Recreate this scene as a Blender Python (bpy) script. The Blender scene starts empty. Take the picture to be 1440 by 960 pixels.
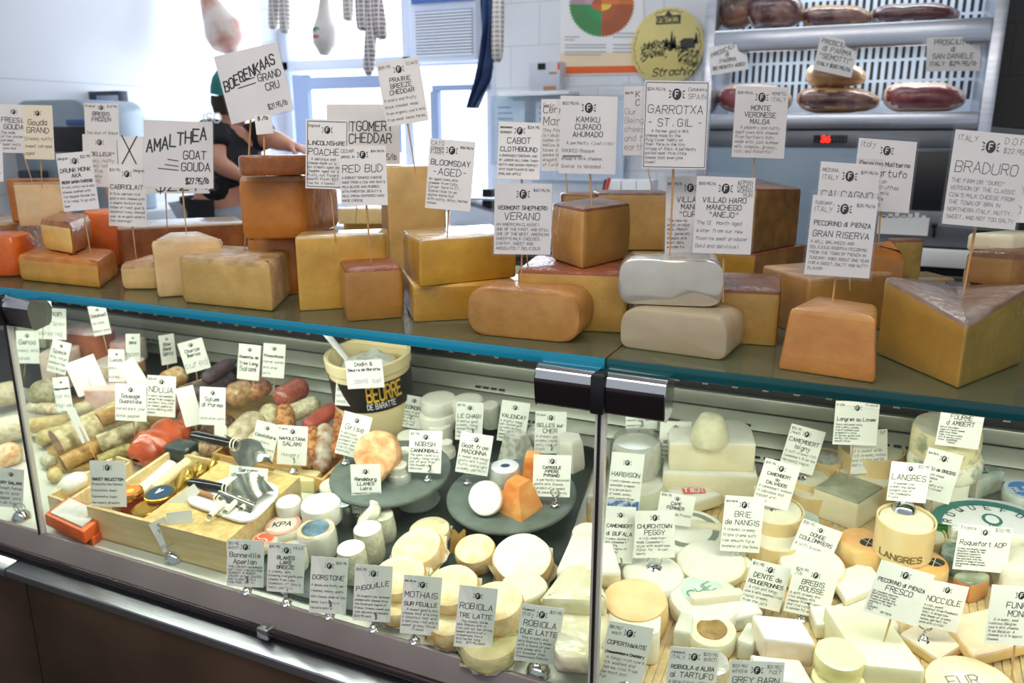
import bpy, math, random
from mathutils import Vector, Matrix, noise
random.seed(7)
SC = bpy.context.scene
COL = SC.collection
V3 = Vector
def rad(d): return d * math.pi / 180
# ------------------------------------------------------------------ camera, light, exposure
AZ, PI_ = rad(24.4), rad(14.7)
FPX, ZC = 1120.0, 1.52
CAM = V3((0, 0, ZC))
FW = V3((-math.sin(AZ) * math.cos(PI_), math.cos(AZ) * math.cos(PI_), -math.sin(PI_)))
RT = V3((math.cos(AZ), math.sin(AZ), 0))
UP = RT.cross(FW)
cd = bpy.data.cameras.new('camera'); cam = bpy.data.objects.new('camera', cd); COL.objects.link(cam)
cam.location = CAM; cam.rotation_euler = (math.pi / 2 - PI_, 0, AZ)
cd.sensor_width = 36; cd.lens = FPX / 1440 * 36; cd.clip_start = .02
cd.dof.use_dof = True; cd.dof.focus_distance = 1.32; cd.dof.aperture_fstop = 5.0
SC.camera = cam
SC.view_settings.view_transform = 'Standard'; SC.view_settings.look = 'None'
SC.view_settings.gamma = 1; SC.view_settings.use_curve_mapping = False
SC.view_settings.exposure = 0.12
w = bpy.data.worlds.new('world'); SC.world = w; w.use_nodes = True
bg = w.node_tree.nodes['Background']; bg.inputs[0].default_value = (.86, .92, 1, 1); bg.inputs[1].default_value = .5
def area(name, loc, rot, sx, sy, watts, color):
    l = bpy.data.lights.new(name, 'AREA'); l.shape = 'RECTANGLE'; l.size = sx; l.size_y = sy; l.energy = watts; l.color = color
    o = bpy.data.objects.new(name, l); COL.objects.link(o); o.location = loc; o.rotation_euler = rot
    return o
area('ceiling_lamp_customer_side', (-.3, .1, 2.85), (rad(12), 0, 0), 3.2, .5, 31, (1, .94, .84))
area('staff_side_fill_light', (-.9, 2.8, 2.85), (0, 0, 0), 2.6, .5, 15, (.90, .96, 1))  # added unseen lamp overhead, set to brighten the steel cabinet's cards
area('window_daylight', (-2.6, 4.1, 1.95), (rad(-90), 0, 0), 1.9, 1.3, 26, (.82, .9, 1))
area('case_light', (-1.45, 1.24, 1.17), (rad(16), 0, 0), 1.95, .05, 9.8, (.96, 1, .87))
area('case_light', (.42, 1.24, 1.17), (rad(16), 0, 0), 1.35, .05, 6.5, (.98, 1, .88))
# ------------------------------------------------------------------ pixel (1440x960) -> point in the room
SH, Y0, DF, DS = 1.20, 1.08, .62, .155          # shelf height, front plane, deck height at the front, deck slope
def ray(x, y): return FW + RT * ((x - 720) / FPX) - UP * ((y - 480) / FPX)
def atZ(x, y, z):
    d = ray(x, y); return CAM + d * ((z - ZC) / d.z)
def atY(x, y, Y):
    d = ray(x, y); return CAM + d * (Y / d.y)
def onP(x, y, z0, s):                            # plane z = z0 + s (Y - Y0)
    d = ray(x, y); t = (z0 - s * Y0 - ZC) / (d.z - s * d.y); return CAM + d * t
def deck(x, y, h=0): return onP(x, y, DF + h, DS)
def dep(p): return (p - CAM).dot(FW)
def pxl(p):
    q = p - CAM; k = q.dot(FW); return (720 + FPX * q.dot(RT) / k, 480 - FPX * q.dot(UP) / k)
def zfor(p, y):                                  # height z above p's foot that shows at pixel row y
    lo, hi = p.z - .3, p.z + 1.5
    for _ in range(40):
        m = (lo + hi) / 2
        if pxl(V3((p.x, p.y, m)))[1] > y: lo = m
        else: hi = m
    return lo
DN = V3((0, -DS, 1)).normalized()
def frame(P, yaw=0, nrm=None, tilt=None):        # matrix at P, z along nrm, turned by yaw
    n = nrm or V3((0, 0, 1))
    q = V3((0, 0, 1)).rotation_difference(n).to_matrix().to_4x4()
    m = Matrix.Translation(P) @ q @ Matrix.Rotation(rad(yaw), 4, 'Z')
    if tilt: m = m @ Matrix.Rotation(rad(tilt[0]), 4, 'X') @ Matrix.Rotation(rad(tilt[1]), 4, 'Y')
    return m
# ------------------------------------------------------------------ materials
def lin(h, k=1.0):
    h = h.lstrip('#'); o = []
    for i in (0, 2, 4):
        c = int(h[i:i + 2], 16) / 255; c = c / 12.92 if c <= .04045 else ((c + .055) / 1.055) ** 2.4
        o.append(min(c * k, .93))
    return (*o, 1)
MC = {}
def mat(c1, c2=None, sc=30, rough=.5, bump=0, bsc=None, metal=0, film=0, sss=0, detail=4, k=1.0, lo=.35, hi=.65, emit=0, tr=0, stretch=None, pits=0, mott=0, bd=.004):
    key = (c1, c2, sc, rough, bump, bsc, metal, film, sss, detail, k, lo, hi, emit, tr, stretch, pits, mott, bd)
    if key in MC: return MC[key]
    m = bpy.data.materials.new('surface_%03d' % len(MC)); m.use_nodes = True; MC[key] = m
    nt = m.node_tree; b = nt.nodes['Principled BSDF']; N = nt.nodes.new; L = nt.links.new
    b.inputs['Base Color'].default_value = lin(c1, k); b.inputs['Roughness'].default_value = rough; b.inputs['Metallic'].default_value = metal
    tc = N('ShaderNodeTexCoord'); src = tc.outputs['Object']
    if stretch:
        mp = N('ShaderNodeMapping'); mp.inputs['Scale'].default_value = stretch; L(src, mp.inputs['Vector']); src = mp.outputs['Vector']
    if c2:
        t = N('ShaderNodeTexNoise'); t.inputs['Scale'].default_value = sc; t.inputs['Detail'].default_value = detail; L(src, t.inputs['Vector'])
        r = N('ShaderNodeValToRGB'); r.color_ramp.elements[0].position = lo; r.color_ramp.elements[1].position = hi
        r.color_ramp.elements[0].color = lin(c1, k); r.color_ramp.elements[1].color = lin(c2, k)
        L(t.outputs['Fac'], r.inputs['Fac']); out = r.outputs['Color']
        def mul(fac, a, z, lo_, hi_):
            nonlocal out
            q = N('ShaderNodeMapRange'); q.inputs['From Min'].default_value = a; q.inputs['From Max'].default_value = z; q.inputs['To Min'].default_value = lo_; q.inputs['To Max'].default_value = hi_; L(fac, q.inputs['Value'])
            x = N('ShaderNodeMix'); x.data_type = 'RGBA'; x.blend_type = 'MULTIPLY'; x.inputs[0].default_value = 1; L(out, x.inputs[6]); L(q.outputs['Result'], x.inputs[7]); out = x.outputs[2]
        if mott:
            n2 = N('ShaderNodeTexNoise'); n2.inputs['Scale'].default_value = 13; n2.inputs['Detail'].default_value = 3; L(src, n2.inputs['Vector']); mul(n2.outputs['Fac'], .35, .65, 1 - mott, 1 + mott * .35)
        if pits:
            vo = N('ShaderNodeTexVoronoi'); vo.inputs['Scale'].default_value = pits; L(src, vo.inputs['Vector']); mul(vo.outputs['Distance'], .05, .14, .82, 1)
        L(out, b.inputs['Base Color'])
    if bump or film:
        t2 = N('ShaderNodeTexNoise'); t2.inputs['Scale'].default_value = bsc or sc * 2; t2.inputs['Detail'].default_value = 5 if bd == .004 else 1; L(src, t2.inputs['Vector'])
        bp = N('ShaderNodeBump'); bp.inputs['Strength'].default_value = bump or .05; bp.inputs['Distance'].default_value = bd
        L(t2.outputs['Fac'], bp.inputs['Height']); L(bp.outputs['Normal'], b.inputs['Normal'])
    if film:                                       # cling film: a wrinkled clear coat
        b.inputs['Coat Weight'].default_value = film; b.inputs['Coat Roughness'].default_value = .09
        t3 = N('ShaderNodeTexNoise'); t3.inputs['Scale'].default_value = 26; t3.inputs['Detail'].default_value = 3; t3.inputs['Distortion'].default_value = 1.6
        L(tc.outputs['Object'], t3.inputs['Vector'])
        bp3 = N('ShaderNodeBump'); bp3.inputs['Strength'].default_value = .34; bp3.inputs['Distance'].default_value = .01
        L(t3.outputs['Fac'], bp3.inputs['Height']); L(bp3.outputs['Normal'], b.inputs['Coat Normal'])
    if sss:
        b.inputs['Subsurface Weight'].default_value = sss; b.inputs['Subsurface Radius'].default_value = (.012, .008, .004); b.inputs['Subsurface Scale'].default_value = .5
    if emit:
        b.inputs['Emission Color'].default_value = lin(c1); b.inputs['Emission Strength'].default_value = emit
    if tr: b.inputs['Transmission Weight'].default_value = tr
    return m
def clear(name, tint=(1, 1, 1), fac=.08, rough=.02, bump=0):      # thin clear sheet: see-through plus a sheen
    if name in MC: return MC[name]
    m = bpy.data.materials.new(name); m.use_nodes = True; MC[name] = m
    nt = m.node_tree; nt.nodes.clear(); N = nt.nodes.new; L = nt.links.new
    o = N('ShaderNodeOutputMaterial'); mx = N('ShaderNodeMixShader'); t = N('ShaderNodeBsdfTransparent'); g = N('ShaderNodeBsdfGlossy')
    t.inputs[0].default_value = (*tint, 1); g.inputs['Roughness'].default_value = rough
    fr = N('ShaderNodeLayerWeight'); fr.inputs['Blend'].default_value = .25
    mr = N('ShaderNodeMapRange'); mr.inputs['To Min'].default_value = fac * .5; mr.inputs['To Max'].default_value = min(1, fac * 3.5)
    L(fr.outputs['Facing'], mr.inputs['Value']); L(mr.outputs['Result'], mx.inputs[0]); L(t.outputs[0], mx.inputs[1]); L(g.outputs[0], mx.inputs[2]); L(mx.outputs[0], o.inputs[0])
    if bump:
        tx = N('ShaderNodeTexNoise'); tx.inputs['Scale'].default_value = 40; bp = N('ShaderNodeBump'); bp.inputs['Strength'].default_value = bump
        L(tx.outputs['Fac'], bp.inputs['Height']); L(bp.outputs['Normal'], g.inputs['Normal'])
    return m
CARD = mat('#f3efef', '#ece8e8', 14, .55); CARDG = mat('#f6f7ee', '#eff0e6', 14, .55); CREAM = mat('#f3e6cf', rough=.6)
INK = mat('#16141a', rough=.6); SLEEVE = clear('clear_plastic_sleeve', (.97, .97, .98), .10, .12, .15); FILM = clear('clear_film', (.98, .98, .97), .10, .1, .4)
PICK = mat('#d8ab78', '#c0905c', 60, .6, stretch=(1, 1, .1)); CHROME = mat('#d9dadd', rough=.12, metal=1); STEEL = mat('#b9bac0', '#a9aab2', 8, .28, metal=1, stretch=(1, 30, 30))
GREYSTEEL = mat('#8f8f94', '#84848a', 6, .35, metal=.9); BLACK = mat('#141416', rough=.35); WHITE = mat('#f2f2f2', rough=.5)
WOOD = mat('#d8b06c', '#c4964f', 9, .55, bump=.1, bsc=40, stretch=(1, 8, 8)); PALEWOOD = mat('#e6d2a0', '#d8bd84', 9, .6, bump=.1, bsc=40, stretch=(1, 9, 9))
# ------------------------------------------------------------------ geometry
class G:
    def __init__(s): s.v = []; s.f = []; s.m = []
    def add(s, V, F, mi=0, M=None):
        o = len(s.v); s.v += [(M @ V3(p)) if M else V3(p) for p in V]
        for i, f in enumerate(F):
            s.f.append([a + o for a in f]); s.m.append(mi[i] if isinstance(mi, (list, tuple)) else mi)
        return s
    def box(s, sx, sy, sz, M=None, mi=0, b=0):       # centred in x,y, from z=0 to sz
        if b:
            return s.prism([(-sx / 2, -sy / 2), (sx / 2, -sy / 2), (sx / 2, sy / 2), (-sx / 2, sy / 2)], 0, sz, b, b, [mi] * 4, mi, M, 2)
        x, y = sx / 2, sy / 2
        V = [(-x, -y, 0), (x, -y, 0), (x, y, 0), (-x, y, 0), (-x, -y, sz), (x, -y, sz), (x, y, sz), (-x, y, sz)]
        return s.add(V, [(3, 2, 1, 0), (4, 5, 6, 7), (0, 1, 5, 4), (1, 2, 6, 5), (2, 3, 7, 6), (3, 0, 4, 7)], mi, M)
    def prism(s, poly, z0, z1, bev=.004, fil=.004, em=None, tm=0, M=None, k=3, bulge=0, base=None, topf=None, lev=1, rough=0, bm=None, ts=1):
        n = len(poly); P = [V3((p[0], p[1])) for p in poly]; em = em or [0] * n
        pts = []; pm = []
        for i in range(n):
            a, b, c = P[i - 1], P[i], P[(i + 1) % n]
            d1 = (a - b); d2 = (c - b); l1, l2 = d1.length, d2.length
            if l1 < 1e-6 or l2 < 1e-6: continue
            d1 /= l1; d2 /= l2
            r = min(fil if not isinstance(fil, (list, tuple)) else fil[i], l1 * .48, l2 * .48)
            if r <= 1e-5: pts.append(b); pm.append(em[i]); continue
            for j in range(k + 1):
                t = j / k; q = (b + d1 * r) * (1 - t) ** 2 + b * 2 * t * (1 - t) + (b + d2 * r) * t ** 2
                pts.append(q); pm.append(em[i] if j >= k / 2 else em[i - 1])
        N = len(pts); nr = []
        for i in range(N):
            a, c = pts[i - 1], pts[(i + 1) % N]; t = (c - a)
            if t.length < 1e-9: t = V3((1, 0))
            t = t.normalized(); nr.append(V3((-t.y, t.x)))
        h = z1 - z0; bev = min(bev, h * .45)
        L = [(0, bev), (bev * .3, bev * .3), (bev, 0)] + [(bev + (h - 2 * bev) * q / lev, 0) for q in range(1, lev)] + [(h - bev, 0), (h - bev * .3, bev * .3), (h, bev)]
        if not bev: L = [(0, 0)] + [(h * q / lev, 0) for q in range(1, lev + 1)]
        V = []; F = []; mi = []; cen = sum(P, V3((0, 0))) / n
        for z, ins in L:
            t = z / h; bo = bulge * 4 * t * (1 - t)
            for i in range(N):
                p = pts[i] + nr[i] * (ins - bo)
                if ts != 1: p = cen + (p - cen) * (1 - (1 - ts) * t)
                zb = base(p.x, p.y) if base else 0; zt = topf(p.x, p.y) * t if topf else 0
                q = V3((p.x, p.y, z0 + z + zb + zt))
                if rough:
                    q += noise.noise_vector(q * 45) * rough
                V.append(q)
        for r_ in range(len(L) - 1):
            for i in range(N):
                j = (i + 1) % N; F.append((r_ * N + i, r_ * N + j, (r_ + 1) * N + j, (r_ + 1) * N + i)); mi.append(tm if (r_ >= len(L) - 3 and bev) else pm[i])
        o = (len(L) - 1) * N; c0 = sum(V[:N], V3((0, 0, 0))) / N; c1 = sum(V[o:o + N], V3((0, 0, 0))) / N; V += [c0, c1]; e = len(V)
        for i in range(N): F.append((e - 2, (i + 1) % N, i)); mi.append(bm if bm is not None else pm[0]); F.append((e - 1, o + i, o + (i + 1) % N)); mi.append(tm)
        return s.add(V, F, mi, M)
    def lathe(s, prof, seg=28, M=None, mi=0, a0=0, a1=360, close=True, rough=0, ribs=0):   # prof: (r, z[, mat])
        full = abs(a1 - a0) >= 359.9; V = []; F = []; ms = []; n = len(prof); S = seg if full else seg + 1
        for i in range(S):
            a = rad(a0 + (a1 - a0) * i / seg)
            for p in prof:
                r_ = p[0] * (1 + (ribs if i % 2 else 0) * (1 if p[0] > 1e-4 else 0))
                q = V3((r_ * math.cos(a), r_ * math.sin(a), p[1]))
                if rough and p[0] > 1e-5: q += noise.noise_vector((q + V3((n, S, 3.1))) * 40) * rough
                V.append(q)
        for i in range(seg):
            j = (i + 1) % S
            for t in range(n - 1):
                F.append((i * n + t, j * n + t, j * n + t + 1, i * n + t + 1)); ms.append(prof[t + 1][2] if len(prof[t + 1]) > 2 else mi)
        if not full and close:
            F.append(tuple(range(n))); ms.append(1); F.append(tuple(seg * n + t for t in range(n - 1, -1, -1))); ms.append(1)
        return s.add(V, F, ms, M)
    def tube(s, path, r, seg=10, mi=0, caps=True, M=None, capm=None, squash=1):
        P = [V3(p) for p in path]; n = len(P); R = r if isinstance(r, (list, tuple)) else [r] * n; V = []; F = []; ms = []
        t0 = (P[1] - P[0]).normalized(); up = V3((0, 0, 1)) if abs(t0.z) < .9 else V3((1, 0, 0)); x = t0.cross(up).normalized()
        for i in range(n):
            t = (P[min(i + 1, n - 1)] - P[max(i - 1, 0)]).normalized(); x = (x - t * x.dot(t)).normalized(); y = t.cross(x)
            for k in range(seg):
                a = 2 * math.pi * k / seg; V.append(P[i] + (x * math.cos(a) + y * math.sin(a) * squash) * R[i])
        for i in range(n - 1):
            for k in range(seg):
                j = (k + 1) % seg; F.append((i * seg + k, i * seg + j, (i + 1) * seg + j, (i + 1) * seg + k)); ms.append(mi)
        if caps:
            F.append(tuple(range(seg - 1, -1, -1))); ms.append(capm if capm is not None else mi); F.append(tuple((n - 1) * seg + k for k in range(seg))); ms.append(mi)
        return s.add(V, F, ms, M)
    def quad(s, a, b, c, d, mi=0, M=None): return s.add([a, b, c, d], [(0, 1, 2, 3)], mi, M)
    def sheet(s, fn, nu, nv, mi=0, M=None):
        V = [fn(i / nu, j / nv) for j in range(nv + 1) for i in range(nu + 1)]; w_ = nu + 1
        return s.add(V, [(j * w_ + i, j * w_ + i + 1, (j + 1) * w_ + i + 1, (j + 1) * w_ + i) for j in range(nv) for i in range(nu)], mi, M)
def tag(o, label, cat, group=None):
    o['label'] = label; o['category'] = cat
    if group: o['group'] = group
    return o
def thing(name, label, cat, loc, group=None):
    o = bpy.data.objects.new(name, None); COL.objects.link(o); o.location = loc; o.empty_display_size = .03
    return tag(o, label, cat, group)
def obj(name, g, mats, parent=None, loc=None, sharp=.65, label=None):
    if not isinstance(mats, (list, tuple)): mats = [mats]
    base = V3((0, 0, 0)); p = parent
    while p: base = base + p.location; p = p.parent
    if loc is None:
        if parent is None:
            n = len(g.v); loc = V3((sum(v.x for v in g.v) / n, sum(v.y for v in g.v) / n, min(v.z for v in g.v)))
        else: loc = base
    loc = V3(loc)
    me = bpy.data.meshes.new(name); me.from_pydata([v - loc for v in g.v], [], g.f)
    for m in mats: me.materials.append(m)
    me.polygons.foreach_set('material_index', [min(i, len(mats) - 1) for i in g.m])
    me.polygons.foreach_set('use_smooth', [True] * len(g.f)); me.update()
    me.set_sharp_from_angle(angle=sharp)
    o = bpy.data.objects.new(name, me); COL.objects.link(o); o.parent = parent; o.location = loc - base
    if label: o['label'] = label
    return o
def solo(name, label, cat, g, mats, group=None, **k): return tag(obj(name, g, mats, **k), label, cat, group)
def struct(name, g, mats, parent=None, **k):
    o = obj(name, g, mats, parent, **k)
    if parent is None: o['kind'] = 'structure'
    return o
# ------------------------------------------------------------------ handwriting: a single-stroke alphabet
GL = {}
for ln in """A 00 26 40;12 32|B 00 06 36 45 44 33 03;33 42 41 30 00|C 45 36 16 05 01 10 30 41|D 00 06 26 44 42 20 00|E 46 06 00 40;03 33|F 46 06 00;03 33|G 45 36 16 05 01 10 30 41 43 23
H 00 06;40 46;03 43|I 20 26|J 46 41 30 10 01|K 00 06;46 02;13 40|L 06 00 40|M 00 06 22 46 40|N 00 06 40 46|O 16 05 01 10 30 41 45 36 16|P 00 06 36 45 44 33 03|Q 16 05 01 10 30 41 45 36 16;22 40
R 00 06 36 45 44 33 03;23 40|S 45 36 16 05 04 13 33 42 41 30 10 01|T 06 46;26 20|U 06 01 10 30 41 46|V 06 20 46|W 06 10 23 30 46|X 00 46;06 40|Y 06 23 46;23 20|Z 06 46 00 40
0 16 05 01 10 30 41 45 36 16|1 15 26 20|2 05 16 36 45 44 00 40|3 05 16 36 45 44 33 42 41 30 10 01;33 13|4 30 36 02 42|5 46 06 03 33 42 41 30 00|6 36 14 02 01 10 30 41 42 33 03|7 06 46 10|8 13 04 05 16 36 45 44 33 13 02 01 10 30 41 42 33|9 41 44 45 36 16 05 04 13 43
$ 45 36 16 05 04 13 33 42 41 30 10 01;27 2z|/ 0z 47|. 20 21|, 21 1z|' 26 24|" 16 14;36 34|! 26 22;20 21|- 13 33|& 40 04 05 16 26 35 01 10 20 42|( 36 14 12 30|) 16 34 32 10|: 21 22;24 25
a 34 30;33 24 14 03 01 10 20 31|b 06 00;03 14 24 33 31 20 10 01|c 33 24 14 03 01 10 20 31|d 36 30;33 24 14 03 01 10 20 31|e 02 32 33 24 14 03 01 10 20 31|f 35 26 15 10;04 34|g 34 3z 2y 1y 0z;33 24 14 03 01 10 20 31
h 06 00;03 14 24 33 30|i 14 10;15 16|j 24 2z 1y 0z;25 26|k 06 00;34 01;12 30|l 16 10|m 04 00;03 14 22 20;22 34 44 40|n 04 00;03 14 24 33 30|o 14 03 01 10 20 31 33 24 14|p 04 0y;03 14 24 33 31 20 10 01|q 34 3y;33 24 14 03 01 10 20 31
r 04 00;02 14 24|s 33 24 14 03 12 22 31 20 10 01|t 16 11 20 30;04 34|u 04 01 10 20 31;34 30|v 04 20 34|w 04 10 23 30 44|x 00 34;04 30|y 04 12;34 1y 0y|z 04 34 00 30""".split('\n'):
    for e in ln.split('|'):
        c = e[0]; GL[c] = [[(int(p[0]), {'z': -1, 'y': -2}.get(p[1]) if p[1] in 'zy' else int(p[1])) for p in st.split()] for st in e[2:].split(';')]
def adv(c): return 3 if c == ' ' else (5.4 if c in 'mwMW' else 2.6 if c in "il.,'!I:1" else 4.4 if c.islower() else 5.3)
def twidth(t): return sum(adv(c) for c in t) / 6.0
def write(g, t, x, y, size, th, place, mi=1, slant=.06, arc=0, jit=.35, xs=1):
    """strokes of t with its baseline start at (x, y); size = capital height; place maps (x, y, lift) to a point"""
    u = size / 6.0; cx = x; x00 = x
    for c in t:
        jy = random.uniform(-jit, jit) * u + arc * (cx - x00)
        for st in GL.get(c, []):
            off = -1 if c in 'iIl1' else 0
            pts = [(cx + (a + off + b * slant + random.uniform(-.12, .12)) * u * xs, y + jy + (b + random.uniform(-.12, .12)) * u) for a, b in st]
            for (ax, ay), (bx, by) in zip(pts, pts[1:]):
                dx, dy = bx - ax, by - ay; l = math.hypot(dx, dy) or 1e-6; ex, ey = dx / l * th * .4, dy / l * th * .4; nx, ny = -dy / l * th / 2, dx / l * th / 2
                g.add([place(ax - ex - nx, ay - ey - ny, 1), place(bx + ex - nx, by + ey - ny, 1), place(bx + ex + nx, by + ey + ny, 1), place(ax - ex + nx, ay - ey + ny, 1)], [(0, 1, 2, 3)], mi)
        cx += adv(c) * u * xs
    return cx
def emblem(g, x, y, s, place):
    n = 14; g.add([place(x + .30 * s * math.cos(6.283 * i / n), y + .37 * s * math.sin(6.283 * i / n), 1) for i in range(n)], [tuple(range(n))], 1)
    for a, b in (((-.1, -.2), (-.1, .2)), ((-.1, .2), (.13, .2)), ((-.1, .02), (.09, .02))):
        dx, dy = b[0] - a[0], b[1] - a[1]; l = math.hypot(dx, dy); nx, ny = -dy / l * .035, dx / l * .035
        g.add([place(x + (px_) * s, y + py_ * s, 2) for px_, py_ in ((a[0] - nx, a[1] - ny), (b[0] - nx, b[1] - ny), (b[0] + nx, b[1] + ny), (a[0] + nx, a[1] + ny))], [(0, 1, 2, 3)], 0)
    for sx in (-1, 1):
        for q, (yy, dd) in enumerate(((.15, .09), (-.15, -.09), (.0, .0))):
            a = (sx * (.36 if q < 2 else .39), yy); b = (sx * (.52 if q < 2 else .47), yy + dd); w_ = .04
            g.add([place(x + a[0] * s, y + (a[1] - w_) * s, 1), place(x + b[0] * s, y + (b[1] - w_) * s, 1), place(x + b[0] * s, y + (b[1] + w_) * s, 1), place(x + a[0] * s, y + (a[1] + w_) * s, 1)], [(0, 1, 2, 3)] if sx > 0 else [(3, 2, 1, 0)], 1)
def stand(kind, P, root, top, dpt):
    k = dpt / 1.3
    if kind == 'pick':
        g = G(); d = (top - P).normalized(); g.tube([P - d * .012, P + (top - P) * .5, top], [.0009, .0019, .0018], 6); obj('wooden_pick', g, PICK, root)
    elif kind == 'pin':
        g = G(); g.tube([P, top], .0009, 5); obj('metal_pin', g, CHROME, root)
    elif kind == 'clip':
        g = G(); M = frame(P + V3((0, 0, .0015)), 0)
        g.lathe([(0, 0), (.0105, 0), (.011, .002), (.008, .004), (.007, .006), (.0075, .008), (.004, .011), (.003, .017), (.004, .019), (.003, .021), (0, .021)], 16, M)
        obj('weighted_base', g, CHROME, root)
        h = max((top - P).length * .3, .03); j = G()
        for sx in (-1, 1):
            j.tube([P + V3((0, 0, .019)), P + V3((sx * .004, -.003, .026)), P + V3((sx * .009, -.004, .03)), P + V3((sx * .009, -.004, .038)), P + V3((sx * .005, -.004, .041))], [.002, .0022, .0022, .002, .0016], 6)
        j.tube([P + V3((0, .001, .019)), P + (top - P) * .5], .0016, 6); obj('jaw_clip', j, CHROME, root)
    elif kind == 'dome':
        g = G(); M = frame(P, 0); R = .021
        g.lathe([(0, 0), (R, 0), (R * 1.05, .002)] + [(R * math.cos(rad(a)), .003 + R * .85 * math.sin(rad(a))) for a in range(5, 91, 17)], 20, M); obj('dome_base', g, CHROME, root)
        j = G(); c = P + V3((0, -.002, R * .9 + .009)); rr = .014
        j.tube([c + RT * rr * math.cos(rad(a)) + V3((0, 0, rr * .8 * math.sin(rad(a)))) for a in range(-90, 271, 20)], .0011, 5); j.tube([c - V3((0, 0, .01)), top], .0012, 5); obj('wire_ring', j, CHROME, root)
def sign(label, cx, cy, w_, h_, roll, foot, tl='', tr='', t=(), b=(), kind='pick', yaw=0, sleeve=0, card=None, Y=None, em=True, name='price_sign', group='price signs on the top shelf', bend=.0, big=0, back=False, under=(), footless=False, tilt=.45, topn=.15, free=(), pic=None):
    """foot: world point where it stands; the card hangs at that distance with its centre at pixel (cx, cy)"""
    c = atY(cx, cy, Y if Y else foot.y); d = dep(c); X0 = (Matrix.Rotation(rad(yaw), 3, 'Z') @ RT).normalized(); U0 = (UP * (1 - tilt) + V3((0, 0, 1)) * tilt).normalized()
    a = rad(roll); X = X0 * math.cos(a) + U0 * math.sin(a); U = -X0 * math.sin(a) + U0 * math.cos(a); Nn = X.cross(U).normalized(); U = Nn.cross(X)
    W = w_ * d / FPX / max(.25, abs(X0.dot(RT))); H = h_ * d / FPX / U0.dot(UP)
    root = thing(name, label, 'sign', foot, group)
    wr = random.uniform(-1, 1) * .02
    def place(x, y, lift=0): return c + X * x + U * y + Nn * (bend * W * ((2 * x / W) ** 2 - .4) + wr * y * (x / W) + lift * .00035)
    g = G(); nx, ny = 6, 4
    for side, lf, m0 in ((1, 0, 0), (-1, -2, 0)):
        Vv = [place(W * (i / nx - .5), H * (j / ny - .5), lf) for j in range(ny + 1) for i in range(nx + 1)]
        Ff = [(j * (nx + 1) + i, j * (nx + 1) + i + 1, (j + 1) * (nx + 1) + i + 1, (j + 1) * (nx + 1) + i) for j in range(ny) for i in range(nx)]
        g.add(Vv, Ff if side > 0 else [f[::-1] for f in Ff], 0)
    pr = [(-.5, -.5), (.5, -.5), (.5, .5), (-.5, .5)]
    for q in range(4):
        (ax, ay), (bx, by) = pr[q], pr[(q + 1) % 4]
        g.quad(place(ax * W, ay * H, -2), place(bx * W, by * H, -2), place(bx * W, by * H, 0), place(ax * W, ay * H, 0), 0)
    if not back:
        th = .00085 * (d / 1.3) * .9
        y = H * .5 - H * .035; hh = H * .075 if not big else H * .07
        def fit(s_, mx, sz): return min(sz, mx / max(twidth(s_), .1))
        if tl:
            h3 = hh * (.72 if tl.count('\n') > 1 else 1)
            for q, s_ in enumerate(tl.split('\n')): sz = fit(s_, W * .29, h3); write(g, s_, -W * .46, y - h3 * (1 + 1.2 * q), sz, th * .7, place)
        if tr:
            h3 = hh * (.62 if tr.count('\n') > 1 else 1)
            for q, s_ in enumerate(tr.split('\n')): sz = fit(s_, W * .29, h3); write(g, s_, W * .47 - twidth(s_) * sz, y - h3 * (1 + 1.2 * q), sz, th * .7, place)
        if em: emblem(g, 0, H * .5 - H * topn, min(W * .24, H * .18), place); y = H * (.5 - topn - .11)
        else: y = H * .44
        nb = len(b); nt = len(t); avail = y + H * .47
        ts = 0
        if nt:
            ts = min(avail * (.95 if not nb else .42) / nt * .66, W * .2, H * .17)
            for s_ in t:
                s2 = s_[1:] if s_[:1] in '<>^' else s_; sz = fit(s2, W * .88, ts)
                if s_[:1] == '>': xx = W * .46 - twidth(s2) * sz
                elif s_[:1] == '<': xx = -W * .45
                else: xx = -twidth(s2) * sz / 2
                y -= ts * 1.1; arc_ = (.26 if s_[:1] == '^' else 0); write(g, s2, xx, y - arc_ * twidth(s2) * sz * .5, sz, th * (1.3 if not big else 2.3), place, arc=arc_); y -= ts * .35
        if nb:
            bs = (y + H * .45) / nb; szb = min([bs * .64] + [W * .93 / max(1, twidth(q_)) * 1.06 for q_ in b])
            for s_ in b:
                sz = fit(s_, W * .93, szb); y -= bs; write(g, s_, -W * .46, y + bs * .25, sz, th * .62, place)
        for s_, fx, fy, fs, ft_, fa, fxs in free: write(g, s_, fx * W, fy * H, fs * W, th * ft_, place, arc=fa, xs=fxs)
        for (x0, y0, x1, y1) in under:
            write_line(g, x0 * W, y0 * H, x1 * W, y1 * H, th * (1.3 if not big else 2.0), place)
    if pic: (x0, y0, x1, y1) = pic[1]; g.quad(place(x0 * W, y0 * H, 1), place(x1 * W, y0 * H, 1), place(x1 * W, y1 * H, 1), place(x0 * W, y1 * H, 1), 2)
    cm = card or CARD
    obj('card', g, [cm, INK] + ([pic[0]] if pic else []), root, sharp=3)
    if sleeve:
        e = sleeve * d / FPX; s = G(); A = W / 2 + e; B = H / 2 + e
        s.quad(place(-A, -B, 4), place(A, -B, 4), place(A, B + e, 4), place(-A, B + e, 4)); s.quad(place(-A, -B, -5), place(-A, B + e, -5), place(A, B + e, -5), place(A, -B, -5))
        s.quad(place(-A, -B, -5), place(A, -B, -5), place(A, -B, 4), place(-A, -B, 4)); obj('plastic_sleeve', s, SLEEVE, root)
    if not footless: stand(kind, foot, root, c - U * H * .30 - Nn * .003 if kind != 'pick' else c + U * H * .1 - Nn * .003, d)
    return root
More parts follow.
